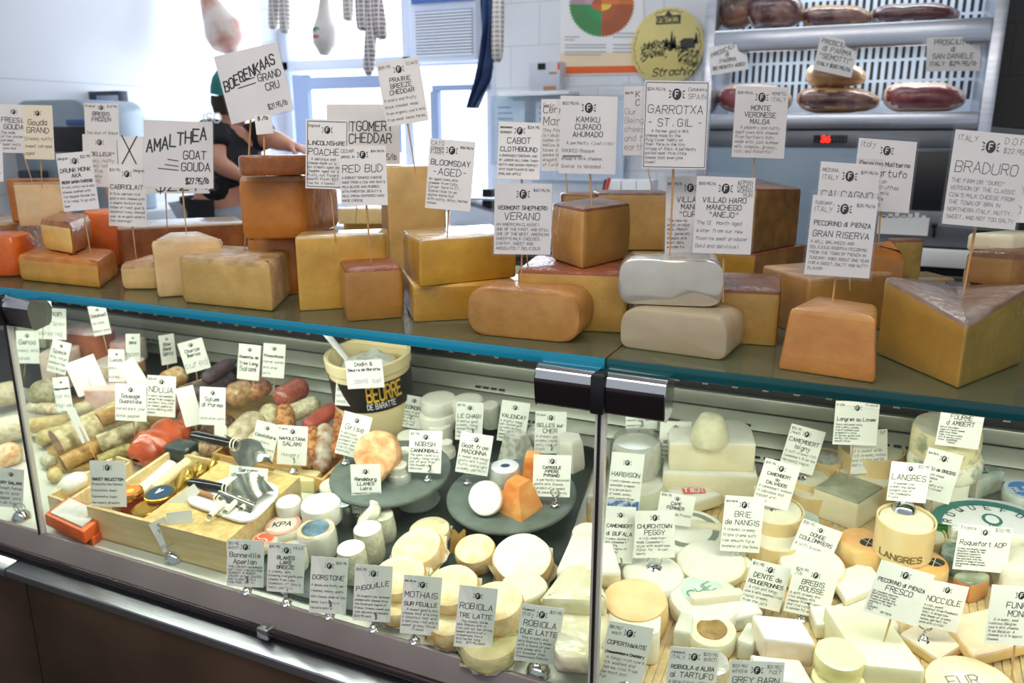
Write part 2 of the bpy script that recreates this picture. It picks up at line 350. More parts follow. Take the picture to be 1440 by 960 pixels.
def write_line(g, x0, y0, x1, y1, th, place):
    dx, dy = x1 - x0, y1 - y0; l = math.hypot(dx, dy); nx, ny = -dy / l * th / 2, dx / l * th / 2
    g.add([place(x0 - nx, y0 - ny, 1), place(x1 - nx, y1 - ny, 1), place(x1 + nx, y1 + ny, 1), place(x0 + nx, y0 + ny, 1)], [(0, 1, 2, 3)], 1)
KZ = {}
def blk(key, label, pts, top, mats, depth=.1, z0=SH, s=0, taper=1.0, fil=.008, bev=.005, bulge=0, topf=None, rough=.0006, name='cheese_block', group='cheeses on the glass shelf', skew=0, edge=None, cat='cheese', lev=4, backz=None, ref=None, ts=1):
    if isinstance(z0, str): z0 = KZ[z0]
    P = [onP(x, y, z0, s) for x, y in pts]; ri = ref if ref is not None else (1 if len(P) == 3 else 0)
    zt = zfor(P[ri], top); h = zt - P[ri].z
    if len(P) == 2:
        A, B = P; t = (B - A); t.z = 0; n = V3((-t.y, t.x, 0)).normalized(); n = (n + t.normalized() * skew).normalized(); m = (A + B) / 2 + n * depth
        poly = [A, B, m + t / 2 * taper, m - t / 2 * taper]
        if taper < .05: poly = [A, B, m]
        em = edge or [0, 1, 1, 1]
    elif len(P) == 3:
        L, M_, R_ = P; q = L + R_ - M_; poly = [L, M_, R_, M_ + (q - M_) * taper]; em = edge or [0, 1, 1, 1]
    else: poly = P; em = edge or [0] * len(P)
    cx = sum(p.x for p in poly) / len(poly); cy = sum(p.y for p in poly) / len(poly)
    base = (lambda x, y: s * (y - Y0)) if s else None
    tf = (lambda x, y: topf(x - P[ri].x, y - P[ri].y)) if topf else None
    g = G().prism([(p.x, p.y) for p in poly], z0 if s else P[0].z, (z0 if s else P[0].z) + h, bev, fil, em, 2, None, 4, bulge, base, tf, lev, rough, ts=ts)
    KZ[key] = (z0 if s else P[0].z) + h
    return solo(name, label, cat, g, mats, group)
# ================================================================== THE ROOM
TILE = None
def tilemat(name, c1, mortar, w_, h_, rough=.25, rot=None):
    m = bpy.data.materials.new(name); m.use_nodes = True; nt = m.node_tree; b = nt.nodes['Principled BSDF']; N = nt.nodes.new; L = nt.links.new
    tc = N('ShaderNodeTexCoord'); mp = N('ShaderNodeMapping'); br = N('ShaderNodeTexBrick')
    if rot: mp.inputs['Rotation'].default_value = rot
    L(tc.outputs['Object'], mp.inputs['Vector']); L(mp.outputs['Vector'], br.inputs['Vector'])
    br.inputs['Color1'].default_value = lin(c1); br.inputs['Color2'].default_value = lin(c1, .96); br.inputs['Mortar'].default_value = lin(mortar)
    br.inputs['Scale'].default_value = 1; br.inputs['Brick Width'].default_value = w_; br.inputs['Row Height'].default_value = h_; br.inputs['Mortar Size'].default_value = .0035; br.inputs['Mortar Smooth'].default_value = .3
    L(br.outputs['Color'], b.inputs['Base Color']); b.inputs['Roughness'].default_value = rough; return m
TW = tilemat('white_wall_tile_left', '#e9ecf3', '#cdd2dc', .5, .22, rot=(rad(90), 0, rad(90)))
TB = tilemat('white_wall_tile_back', '#edeef0', '#d2d5da', .34, .22, rot=(rad(90), 0, 0))
TD = tilemat('grey_wall_tile', '#4a4a4c', '#37373a', .3, .22, .5, rot=(rad(90), 0, 0))
YB = 4.25; XL = -3.55; XR = 1.6
g = G().box(XR - XL + 8, 8.6, .1, Matrix.Translation((0, 1.0, -.1))); struct('floor', g, mat('#5b5450', '#4d4743', 6, .5))
g = G().box(XR - XL + 8, 5.2, .1, Matrix.Translation((0, 2.2, 3.0))); struct('ceiling', g, mat('#efefef', rough=.8))
g = G().box(.12, 5.2, 3.0, Matrix.Translation((XL - .06, 1.75, 0))); struct('wall_left', g, TW)
g = G().box(.12, 3.0, 3.0, Matrix.Translation((XR + .9, 2.9, 0))); struct('wall_right', g, TD)
# back wall with a window opening
wx0, wx1, wz0, wz1 = atY(395, 100, YB).x, atY(697, 100, YB).x, 1.02, 2.75
g = G()
g.box(wx0 - XL + .1, .15, 3.0, Matrix.Translation(((wx0 + XL) / 2 - .05, YB + .075, 0)))
xs = atY(1010, 100, YB).x
g.box(xs - wx1, .15, 3.0, Matrix.Translation(((wx1 + xs) / 2, YB + .075, 0)))
g.box(wx1 - wx0, .15, wz0, Matrix.Translation(((wx1 + wx0) / 2, YB + .075, 0))); g.box(wx1 - wx0, .15, 3.0 - wz1, Matrix.Translation(((wx1 + wx0) / 2, YB + .075, wz1)))
g.box(XR + 1 - xs, .15, 3.0, Matrix.Translation(((XR + 1 + xs) / 2, YB + .075, 0)), 1)
struct('wall_back', g, [TB, TD])
FRM = mat('#dfe5f2', rough=.5); FRB = mat('#9fb0d2', rough=.5)
g = G(); wm = atY(572, 100, YB).x; zm = atY(480, 97, YB).z
for x in (wx0 + .03, wm, wx1 - .03): g.box(.06, .1, wz1 - wz0, Matrix.Translation((x, YB + .05, wz0)), b=.006)
for z in (wz0, zm, wz1 - .06): g.box(wx1 - wx0, .1, .06, Matrix.Translation(((wx0 + wx1) / 2, YB + .05, z)), b=.006)
wf = struct('window_1', g, FRM)
def cy_(x0, y0, x1, y1, Y):                       # a box given by its picture rectangle at depth Y
    a = atY(x0, y1, Y); b = atY(x1, y0, Y); return a, b
g = G()
for (x0, y0, x1, y1) in ((421, 105, 434, 215), (434, 105, 560, 126), (548, 120, 560, 215), (610, 118, 690, 128), (610, 128, 618, 240)):
    a, b = cy_(x0, y0, x1, y1, YB); g.box(b.x - a.x, .05, b.z - a.z, Matrix.Translation(((a.x + b.x) / 2, YB + .0, a.z)), b=.004)
struct('window_sash', g, FRB, wf)
LIT = mat('#e6eeff', rough=1, emit=1.9)
g = G().box(wx1 - wx0, .01, wz1 - wz0, Matrix.Translation(((wx0 + wx1) / 2, YB + .13, wz0))); struct('daylit_pane', g, LIT, wf)
# air conditioner in the upper right of the window
a, b = cy_(578, -60, 668, 88, YB - .12)
ac = thing('air_conditioner', 'white louvred air conditioner set in the bright back window', 'air conditioner', V3(((a.x + b.x) / 2, YB - .05, a.z)))
g = G().box(b.x - a.x, .24, b.z - a.z, Matrix.Translation(((a.x + b.x) / 2, YB - .0, a.z)), b=.012); obj('housing', g, mat('#dfe6f6', rough=.5), ac)
a2, b2 = cy_(585, 11, 664, 80, YB - .125); g = G(); n = 15
for i in range(n):
    z = a2.z + (b2.z - a2.z) * i / n; g.box(b2.x - a2.x, .012, (b2.z - a2.z) / n * .55, Matrix.Translation(((a2.x + b2.x) / 2, YB - .128, z)))
obj('louvre_grille', g, mat('#f4f6fb', rough=.5), ac)
g = G().box(b2.x - a2.x, .008, b2.z - a2.z, Matrix.Translation(((a2.x + b2.x) / 2, YB - .119, a2.z))); obj('grille_backing', g, mat('#6f86ba', rough=.6), ac)
a3, b3 = cy_(580, -12, 667, 6, YB - .125); g = G().box(b3.x - a3.x, .02, b3.z - a3.z, Matrix.Translation(((a3.x + b3.x) / 2, YB - .13, a3.z))); obj('control_panel', g, mat('#4f74b5', rough=.4), ac, label='blue control panel')
# ================================================================== THE DISPLAY CASE
BX = [(-3.3, -1.672), (-1.660, -.344), (-.332, 1.0)]
case = thing('display_case', 'long refrigerated deli display case with glass front and stainless base', 'display case', V3((-.9, 1.5, 0)))
DECKM = mat('#dfe0d6', '#cfd1c4', 5, .4); LOUV = mat('#a3a699', '#94978a', 4, .35, metal=.45); PNL = mat('#7d6452', '#4e3c30', 2.2, .34, metal=.6, bump=.02, bsc=200)  # PNL: dark floor mirrored in the steel, put into the brown
MAUVE = mat('#857b79', '#7b716f', 5, .38, metal=.25); TUBE = mat('#3b3032', rough=.3, metal=.7)
L0, L1 = -3.3, 1.0; LC = (L0 + L1) / 2; LW = L1 - L0
def sl(y): return DF + DS * (y - Y0)
g = G()
V = [(L0, Y0 - .008, sl(Y0 - .008)), (L1, Y0 - .008, sl(Y0 - .008)), (L1, 1.9, sl(1.9)), (L0, 1.9, sl(1.9))]
g.add(V + [(x, y, z - .03) for x, y, z in V], [(0, 1, 2, 3), (7, 6, 5, 4), (0, 4, 5, 1), (2, 6, 7, 3), (1, 5, 6, 2), (3, 7, 4, 0)]); obj('deck', g, DECKM, case)
g = G()
g.box(LW, .02, .50, Matrix.Translation((LC, 1.93, .72)))
g.box(LW, .012, .215, Matrix.Translation((LC, 1.906, .966)), 1)
g.box(LW, .035, .026, Matrix.Translation((LC, 1.895, .936)), 1)
g.box(LW, .02, .036, Matrix.Translation((LC, 1.902, .868)), 1, .004)
for i in range(4):
    z = .715 + i * .039
    g.prism([(1.865, z), (1.897, z), (1.897, z + .034), (1.888, z + .034)], L0, L1, .001, .001, [1, 1, 1, 1], 1, Matrix(((0, 0, 1, 0), (1, 0, 0, 0), (0, 1, 0, 0), (0, 0, 0, 1))))
for i in range(60):
    x = L0 + LW * i / 60 + .02
    g.box(.014, .006, .004, Matrix.Translation((x, 1.916, .916)), 1)
for x0 in (-2.2, -1.25, -.95, -.6, -.3, .05):
    for q in range(4): g.box(.016, .004, .005, Matrix.Translation((x0 + q * .024, 1.8655 + .0018, .84)), 0); g.box(.016, .004, .005, Matrix.Translation((x0 + .1 + q * .024, 1.8655 + .0018, .762)), 0)
obj('rear_louvre_panel', g, [mat('#2a2a2a', rough=.6), LOUV], case)
GLASS = clear('front_glass', (.96, .985, .975), .06)
for x0, x1 in BX:
    g = G().box(x1 - x0, .006, SH - .018 - .632, Matrix.Translation(((x0 + x1) / 2, 1.068, .628))); obj('front_glass_pane', g, GLASS, case)
# glass top shelf with a polished edge
def glassshelf():
    m = bpy.data.materials.new('green_shelf_glass'); m.use_nodes = True; nt = m.node_tree; nt.nodes.clear(); N = nt.nodes.new; L = nt.links.new
    o = N('ShaderNodeOutputMaterial'); mx = N('ShaderNodeMixShader'); t = N('ShaderNodeBsdfTransparent'); g_ = N('ShaderNodeBsdfGlossy'); mx2 = N('ShaderNodeMixShader'); d = N('ShaderNodeBsdfDiffuse')
    t.inputs[0].default_value = (.80, .90, .84, 1); g_.inputs['Roughness'].default_value = .06; d.inputs[0].default_value = lin('#9aa07e')
    fr = N('ShaderNodeFresnel'); fr.inputs['IOR'].default_value = 1.5; L(fr.outputs[0], mx.inputs[0]); L(t.outputs[0], mx2.inputs[1]); L(d.outputs[0], mx2.inputs[2]); mx2.inputs[0].default_value = .38
    L(mx2.outputs[0], mx.inputs[1]); L(g_.outputs[0], mx.inputs[2]); L(mx.outputs[0], o.inputs[0]); return m
SG = glassshelf(); EDGES_LIT_DIM = [mat('#1b9cc4', '#137f9c', 1.6, .12, detail=1, stretch=(1, .01, .01)), mat('#0f5f66', '#0b474c', 1.6, .12, detail=1, stretch=(1, .01, .01))]  # brighter left edge, darker right: light through the glass put into the colour
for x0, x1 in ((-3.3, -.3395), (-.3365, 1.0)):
    g = G().box(x1 - x0, .60, .018, Matrix.Translation(((x0 + x1) / 2, Y0 + .302, SH - .0181))); obj('shelf_glass', g, SG, case)
    g = G().box(x1 - x0, .005, .0178, Matrix.Translation(((x0 + x1) / 2, Y0 - .0006, SH - .018)), b=.001); obj('polished_edge', g, EDGES_LIT_DIM[x0 > -1], case, label='teal polished glass edge')
g = G()
for x in (-1.666, -.338):
    g.box(.017, .012, SH - .018 - .625, Matrix.Translation((x, 1.064, .622)), b=.003)
    g.box(.0045, .003, SH - .018 - .625, Matrix.Translation((x - .0005, 1.0567, .622)), 1)
    obj('glass_post', g, [mat('#e6e4da', '#d2d0c6', 6, .22, metal=.2), mat('#3a3530', rough=.3, metal=.6)], case); g = G()
for x in (-1.666, -.338):                           # hinge brackets under the shelf edge
    for sx, w_ in ((-1, .096), (1, .094)):
        g = G(); pr = [(0, .012), (.006, .030), (.022, .034), (.04, .03), (.052, .012), (.046, -.022), (.006, -.030)]
        M = Matrix(((0, 0, 1, x + (sx * .004 if sx > 0 else -w_ - .004)), (1, 0, 0, 1.046), (0, 1, 0, 1.152), (0, 0, 0, 1)))
        g.prism(pr, 0, w_, .002, .008, [0, 0, 0, 0, 1, 1, 1], 0, M); obj('hinge_cover', g, [CHROME, mat('#4a4044', rough=.2, metal=.9)], case)
    g = G().box(.022, .03, .06, Matrix.Translation((x, 1.054, 1.125)), b=.004); g.box(.016, .34, .022, Matrix.Translation((x, 1.25, SH - .0405)), b=.003); obj('support_arm', g, BLACK, case)
# rail, tube, ledge, lower panels
g = G().prism([(1.03, .592), (1.062, .578), (1.085, .60), (1.085, .612), (1.066, .634), (1.058, .634)], L0, L1, .001, .002, [0] * 6, 0, Matrix(((0, 0, 1, 0), (1, 0, 0, 0), (0, 1, 0, 0), (0, 0, 0, 1)))); obj('bottom_rail', g, MAUVE, case)
g = G().tube([(L0, 1.030, .590), (L1, 1.030, .590)], .0075, 12); obj('rail_tube', g, TUBE, case)
xj = atZ(40, 783, .575).x
for x0, x1 in ((L0, xj - .006), (xj, L1)):
    g = G(); g.prism([(.985, .552), (1.07, .552), (1.07, .577), (1.03, .5785), (.985, .572)], x0, x1, .001, .003, None, 0, Matrix(((0, 0, 1, 0), (1, 0, 0, 0), (0, 1, 0, 0), (0, 0, 0, 1)))); obj('steel_ledge', g, STEEL, case)
xs_ = atY(45, 880, .99).x
for x0, x1 in ((L0, xs_ - .002), (xs_ + .002, L1)):
    g = G().box(x1 - x0, .02, .50, Matrix.Translation(((x0 + x1) / 2, 1.003, .06))); obj('lower_panel', g, PNL, case)
p = atY(371, 862, 1.022); g = G().box(.026, .02, .022, Matrix.Translation((p.x, 1.022, .583)), b=.002); obj('rail_clip', g, CHROME, case)
g = G().box(LW, .9, .56, Matrix.Translation((LC, 1.48, .03))); obj('cabinet_body', g, mat('#2b2725', rough=.6), case)
g = G().box(LW, .03, .9, Matrix.Translation((LC, 1.955, .05))); obj('rear_wall', g, GREYSTEEL, case)
# dividing glass inside the case on the left
g = G().add([(-1.668, 1.075, .63), (-1.668, 1.075, 1.17), (-1.668, 1.16, 1.17), (-1.668, 1.16, .64)], [(0, 1, 2, 3)]); obj('divider_glass', g, clear('divider_glass', (.93, .97, .95), .10), case)
# staff-side counter behind the case
a = atY(1240, 300, 2.6)
# ================================================================== CHEESES ON THE GLASS SHELF
def pst(c, c2=None, film=.55, k=1.16, sc=22): return mat(c, c2 or c, sc, .45, .16, 130, film=film, k=k, pits=60, mott=.16)
def rnd(c, c2, k=1.1, film=.5, sc=35): return mat(c, c2, sc, .6, .45, 90, film=film, k=k, mott=.25)
ORG = pst('#d9691a', '#c75510'); GOLD = pst('#d09a3c', '#c48a30'); TANR = rnd('#cf8436', '#b96c26'); PALE = pst('#ecca9c', '#e6c08e'); CARM = pst('#b96f20', '#ad6219'); CARR = rnd('#a5602a', '#8f4f22')
PINKR = rnd('#d7ad82', '#bb8f66'); STRAW = pst('#d8b478', '#cfa868'); YEL = pst('#d3a548', '#c8973a'); YEL2 = pst('#c8a258', '#bd954a'); BRN = rnd('#8d5830', '#75452a'); REDR = rnd('#a65a34', '#8a4426'); SMOKE = pst('#b5864a', '#a6773c'); HONEY = pst('#c99a3c', '#ba8a30')
GREYB = mat('#bfae93', '#b3a184', 8, .4, .05, 120, film=.45); MOULD = rnd('#a98f52', '#7f6a3a')
FOIL = mat('#d6d3c9', '#c4bdae', 9, .13, 1.0, 9, metal=.5, film=1.0, bd=.03)
blk('F5', 'rough brown wheel at left, under the pale pink block', [(-60, 368), (20, 368), (84, 352)], 314, (rnd('#c08a5c', '#9d6a40'), rnd('#c08a5c', '#9d6a40'), rnd('#d2b48e', '#c19a70')), fil=.04, name='cheese_round')
blk('F4b', 'orange-edged block standing behind the pale pink block', [(16, 312), (93, 311)], 252, (TANR, TANR, TANR), .05, 'F5')
blk('F4', 'tall pale pink block on the brown wheel at far left', [(27, 319), (98, 317)], 257, (PALE, PALE, PINKR), .02, 'F5')
blk('F1', 'deep orange cheese cut off by the left frame edge', [(-40, 392), (31, 391)], 331, (ORG, ORG, ORG), .1, fil=.03, bev=.02)
blk('F2', 'low amber block with orange rind, a small wedge on top', [(28, 395), (142, 407), (168, 386)], 367, (GOLD, TANR, TANR), fil=.014, bev=.012)
blk('F3', 'small yellow wedge with brown rind on the low amber block', [(60, 352), (104, 360), (134, 345)], 311, (pst('#edc474', '#e6b860'), rnd('#b9773c', '#9c5c2c'), rnd('#b9773c', '#9c5c2c')), z0='F2', fil=.016, bev=.016, name='cheese_wedge')
blk('F6', 'bright orange waxy block behind the small wedge', [(128, 375), (181, 372)], 297, (pst('#e8721e', '#dd6414', .7), pst('#e8721e'), pst('#e8721e')), .07, fil=.01, topf=lambda x, y: -.25 * max(0, x - .02))
blk('F7', 'long brown-rinded wedge with white wrapped top, left of centre', [(173, 385), (352, 372)], 321, (rnd('#b56a36', '#9d5628'), rnd('#b56a36', '#9d5628'), mat('#e0c8a8', '#d2b48e', 12, .35, film=.9)), .17, fil=.02, name='cheese_wedge')
blk('F8', 'small pale wedge with pinkish domed rind beside the tall pale wedge', [(170, 408), (223, 408)], 371, (STRAW, PINKR, PINKR), .09, taper=.3, fil=.012, bev=.012, name='cheese_wedge', topf=lambda x, y: .16 * min(y, .05))
blk('F9', 'tall pale wedge with a sloping top, partly behind the mottled wedge', [(220, 420), (322, 412)], 338, (pst('#e2c08c', '#d9b57c'), PINKR, rnd('#e6cba0', '#d5b487')), .13, taper=.5, fil=.012, bev=.01, name='cheese_wedge', topf=lambda x, y: -.12 * max(0, x - .05))
blk('F10', 'dull gold wedge with mottled tan rind at the shelf edge', [(255, 426), (386, 440), (412, 412)], 369, (pst('#cba760', '#bf994e'), rnd('#d2ad78', '#b08a58'), rnd('#d6b684', '#b48f5e')), fil=.018, bev=.011, name='cheese_wedge', taper=.9)
blk('F11b', 'lower caramel wheel piece of the tall stack on the left', [(347, 415), (430, 415), (482, 392)], 331, (pst('#b8741f', '#a9651a'), CARR, CARR), fil=.03, bev=.01)
blk('F11', 'upper caramel wheel piece of the tall stack on the left', [(342, 338), (430, 336), (480, 318)], 245, (pst('#c0792a', '#b46b1e'), TANR, mat('#d9b48c', '#c08a58', 9, .35, film=.9)), z0='F11b', fil=[.012, .02, .03, .012], bev=.012, lev=5, bulge=.003)
blk('F11c', 'brown-rinded piece behind the upper caramel piece of the left stack', [(343, 248), (455, 245)], 219, (CARR, CARR, CARR), .05, KZ['F11'], fil=.02)
blk('F12', 'square gold block with film on top, behind the small smoked cube', [(421, 438), (547, 430)], 333, (YEL, YEL, mat('#e3c690', '#c9a05a', 9, .3, film=.9)), .085, skew=.2)
blk('F13', 'small smoked cube with red-brown top at the shelf edge', [(481, 432), (489, 453), (567, 447)], 379, (pst('#b27f38', '#a57230'), pst('#b27f38', '#a57230'), REDR), fil=.007, bev=.006, bulge=.003, edge=[0, 1, 2, 0])
blk('F14', 'tall upright pale parmesan-like slab behind the yellow stack', [(549, 398), (630, 392)], 234, (pst('#dfb878', '#d6ad6a'), pst('#c9a060', '#bb9250'), STRAW), .06)
blk('F14c', 'lower pale yellow piece behind the tall slab', [(485, 352), (566, 350)], 313, (YEL2, YEL2, STRAW), .07, SH)
blk('F14b', 'thin pale wedge lying on the piece behind the tall slab', [(474, 315), (556, 315)], 293, (pst('#ead2a0', '#e0c48a'), STRAW, pst('#ead2a0', '#e0c48a')), .1, 'F14c', taper=.2, name='cheese_wedge')
blk('F16', 'lower yellow block of the two-block stack, centre left', [(566, 424), (582, 454), (728, 446)], 402, (pst('#c3963c', '#b08028', sc=9), pst('#c9993a', '#a97a24', sc=7), YEL), fil=.008)
blk('F15', 'upper yellow block of the two-block stack, centre left', [(568, 382), (591, 404), (726, 390)], 338, (pst('#b8862e', '#c6983e'), pst('#cf9e38', '#c4922e'), mat('#dcbc7a', '#c79a48', 9, .3, film=.9)), z0='F16', fil=.006)
g_k = atZ(735, 481, SH)
def halfround(key, label, pts, top, mats, depth, z0=SH, r=.03, rt=None, name='cheese_loaf'):
    if isinstance(z0, str): z0 = KZ[z0]
    A, B = [atZ(x, y, z0) for x, y in pts]; h = zfor(A, top) - z0; t = (B - A); W = t.length; t.normalize(); n = V3((-t.y, t.x, 0))
    M = Matrix(((t.x, 0, n.x, A.x), (t.y, 0, n.y, A.y), (0, 1, 0, z0), (0, 0, 0, 1)))      # local x along, y up, z back
    M2 = M @ Matrix(((1, 0, 0, 0), (0, 1, 0, 0), (0, 0, 1, 0), (0, 0, 0, 1)))
    fl = [r, r, rt or r, rt or r]
    g = G().prism([(0, 0), (W, 0), (W, h), (0, h)], 0, depth, .006, fl, [1] * 4, 1, M2, 6, 0, None, None, 3, .0006, bm=0)
    g.f = [f[::-1] for f in g.f]
    KZ[key] = z0 + h; return solo(name, label, 'cheese', g, mats, 'cheeses on the glass shelf')
blk('F18', 'long tan block with brown rind under the light brown cube', [(727, 462), (882, 470)], 377, (pst('#bd9446', '#b08638'), BRN, REDR), .16, fil=.01, bev=.008)
halfround('F17', 'rounded half-wheel cheese with cut face at the shelf edge, centre', [(656, 470), (815, 485)], 402, (pst('#bd8a48', '#ae7a3a'), rnd('#c48846', '#b07434'), TANR), .085, r=.040, rt=.038, name='half_wheel_cheese')
blk('F20b', 'dark tan piece under the brown-topped block, behind the cube', [(800, 402), (965, 402)], 349, (pst('#a87b3e', '#986b30'), BRN, BRN), .08)
blk('F20', 'wide brown-topped block in the second row behind the cube', [(838, 352), (940, 352)], 271, (pst('#b58d50', '#a87e42'), BRN, rnd('#7a5030', '#65402a')), .09, 'F20b')
blk('F20c', 'small rounded brown piece left of the wide brown-topped block', [(788, 352), (841, 352)], 272, (pst('#ad8040', '#9c7034'), BRN, BRN), .06, 'F20b', fil=.02)
blk('F19', 'light brown cube turned corner-on, on the long tan block', [(775, 364), (819, 379), (884, 363)], 293, (pst('#c79654', '#bb8a48'), pst('#b08240', '#a47638'), BRN), z0='F18', fil=.009, bev=.006, bulge=.003)
blk('F23', 'tan block with brown sloping rind right of the wrapped loaf', [(985, 480), (1092, 488)], 406, (pst('#b08a44', '#a47e3a'), REDR, BRN), .1, fil=.008, topf=lambda x, y: .12 * y)
blk('F24b', 'gold block under the corner-on brown-rinded wedge', [(968, 400), (1058, 414), (1132, 396)], 357, (pst('#b0842e', '#a07526'), rnd('#8a6434', '#7a5428'), BRN), fil=.006, ref=1)
blk('F24', 'corner-on wedge with gold left face and brown rind, right of centre', [(1000, 336), (1056, 357), (1120, 345)], 265, (pst('#b58a2c', '#a87c22'), rnd('#8d6636', '#75522a'), BRN), z0='F24b', fil=.006, topf=lambda x, y: -.12 * max(0, x))
halfround('F22', 'greyish-beige rounded loaf under the shiny wrapped loaf', [(870, 488), (1021, 509)], 431, (GREYB, GREYB, GREYB), .10, r=.018, rt=.034)
halfround('F21', 'shiny plastic-wrapped silvery loaf on the beige loaf', [(868, 428), (1016, 434)], 363, (FOIL, FOIL, FOIL), .09, 'F22', r=.026, name='wrapped_loaf')
blk('F25', 'wide tan wedge behind the orange-tan wedge on the right', [(1066, 448), (1130, 475), (1250, 462)], 392, (pst('#b8894c', '#ac7c3e'), pst('#b8894c', '#ac7c3e'), PINKR), fil=.006, name='cheese_wedge')
blk('F27', 'low olive-tan block behind the right-hand wedges', [(1172, 452), (1338, 446)], 396, (pst('#b0924c', '#a4853e'), BRN, mat('#b99a68', '#a98450', 9, .35, film=.8)), .08)
blk('F28b', 'mouldy grey-veined wedge behind the pinkish half round', [(1252, 397), (1294, 396)], 337, (mat('#a68a48', '#5d5240', 16, .6, .4, 60, lo=.5, hi=.7), MOULD, BRN), .03, 'F27', name='cheese_wedge')
blk('F28', 'pinkish rounded wedge on the low block at right', [(1180, 404), (1270, 402)], 340, (pst('#c08850', '#b47c44'), PINKR, TANR), .04, 'F27', fil=[.005, .005, .005, .005], bev=.012, name='cheese_wedge', topf=lambda x, y: -4.5 * max(0, x - .055) ** 1.6)
blk('F26', 'orange-tan wedge with a curved top at the shelf edge, right', [(1091, 519), (1231, 541)], 436, (pst('#c68846', '#ba7a38'), rnd('#b87a40', '#a86a34'), pst('#cc9654', '#c08642')), .1, ts=.86, taper=.75, fil=.008, bev=.007, name='cheese_wedge', topf=lambda x, y: .9 * max(0, .25 - (x / .13 - .5) ** 2) * .04)
blk('F30b', 'lower cut wheel at the right frame edge, behind the big wedge', [(1338, 452), (1420, 470), (1500, 462)], 385, (pst('#b08548', '#a2783c'), rnd('#a2713c', '#8e5f30'), mat('#b08a5c', '#9c744a', 9, .35, film=.8)), fil=[.02, .02, .005, .005], bev=.01)
blk('F30c', 'pale cream block topping the stack at the right frame edge', [(1356, 352), (1420, 356), (1480, 350)], 331, (pst('#eadfc0', '#e0d2ae', .9), pst('#eadfc0'), pst('#eadfc0')), z0=KZ['F30b'] + .045)
blk('F30', 'upper cut wheel under the pale block at the right frame edge', [(1346, 398), (1420, 406), (1490, 400)], 356, (pst('#a87a40', '#9a6c34'), rnd('#a2713c', '#8e5f30'), rnd('#8a5c34', '#7a4c28')), z0='F30b', fil=[.02, .02, .005, .005], bev=.01)
blk('F29', 'big corner-on wedge with silvery brown rind top, front right', [(1231, 498), (1347, 548), (1437, 512)], 455, (pst('#b98f40', '#ad8236', sc=14), pst('#9d8440', '#8c7434'), mat('#8a6a52', '#a08e86', 18, .35, .5, 60, film=.9)), fil=.006, bev=.006, lev=5, name='cheese_wedge', topf=lambda x, y: .03 * min(1, abs(x + .0) / .09))
# ================================================================== SIGNS ON THE TOP SHELF
def tp(x, y, k): return atZ(x, y, KZ[k] if isinstance(k, str) else k)
sign('large tilted white card lettered BOERENKAAS GRAND CRU', 357, 117, 91, 94, 13, tp(344, 352, 'F10'), free=(('BOERENKAAS', -.46, -.02, .15, 2.9, .30, .66), ('GRAND', .08, .0, .105, 1.8, .04, .82), ('CRU', .16, -.15, .105, 1.8, .04, .82), ('$21.95/lb', .12, -.42, .075, 1.3, .05, .66)), em=False, big=1, sleeve=2, under=((-.2, .06, .03, .08), (-.26, -.02, .03, .0)))
sign('large white card lettered GOAT GOUDA in bold strokes', 251, 217, 97, 91, -2, tp(262, 327, 'F9'), free=(('AMALTHEA', -.46, .02, .17, 3.3, .25, .74), ('GOAT', .07, -.07, .115, 2.0, .04, .85), ('GOUDA', .04, -.25, .115, 2.0, .03, .85), ('$27.95/lb', .10, -.44, .08, 2.0, .04, .62)), em=False, big=1, sleeve=2, under=((-.16, -.08, .0, -.1), (-.2, -.16, .0, -.18), (-.3, -.22, .0, -.24)))
sign('wide white card mostly hidden behind the goat gouda card', 230, 232, 126, 78, 0, tp(235, 318, 'F7'), free=(('X I', -.46, .05, .30, 2.6, 0, .8), ('$22.95', -.1, -.46, .15, 2.4, 0, 1)), em=False, big=1)
sign('small white card held behind the BOERENKAAS card', 371, 175, 24, 26, 5, tp(372, 246, 'F11'), t=('$ /lb',), em=False)
sign('white card from Belgium above the bright orange block', 179, 275, 53, 85, -2, tp(191, 357, 'F8'), '$31.95', 'Belgium', ('CABRIOLAIT',), ('A firm, melted-rind', "goat's milk cheese with", 'a simple texture and', 'notes of roast goat &', 'hazelnut lovely shaved', 'over an arugula salad in', 'thin shavings!'))
sign('white card lettered BEER WASH CHEESE on the amber block', 109, 255, 50, 80, 5, tp(128, 358, 'F2'), 'Belgium', '$21.95', ('DRUNK MONK', 'AKA', 'BEER WASH CHEESE'), ("A rich, nutty cow's milk", 'cheese washed with', 'Two Belgian Blonde Ale.', 'It is ready to go with', 'beer'))
sign('white card behind the BEER WASH CHEESE card, to its right', 141, 226, 48, 72, -1, tp(160, 318, SH + .085), '', '', ('"MOELLEUX"',), ('Grassy, nutty', 'creamy notes', 'in a fine', 'raw milk', '$23.95'))
sign('white card raised highest in the left group, lettered BREBIS', 143, 171, 48, 50, -1, tp(150, 330, SH + .05), 'France', '$ 27.95', ('BREBIS', 'FROZEN'), ('The soul of these',), topn=.12)
sign('white card partly hidden at far left behind the cream card', 20, 181, 40, 66, -2, tp(45, 255, 'F4b'), '', '', ('FREESIA', 'GOUDA'), ('The older', 'of two sisters,', 'caramel,', 'sweet nutty', 'cows milk'))
sign('cream-tinted card in front of the far left white card', 54, 186, 42, 74, -1, tp(59, 258, 'F4'), '', '', ('Gouda', 'GRAND'), ('Creamy nutty', 'sweet caramel', 'aged'), card=CREAM)
sign('narrow bit of a card cut off by the left frame edge', -16, 228, 40, 52, -2, tp(-4, 330, SH + .1), b=('', 'aged', 'nutty'), em=False)
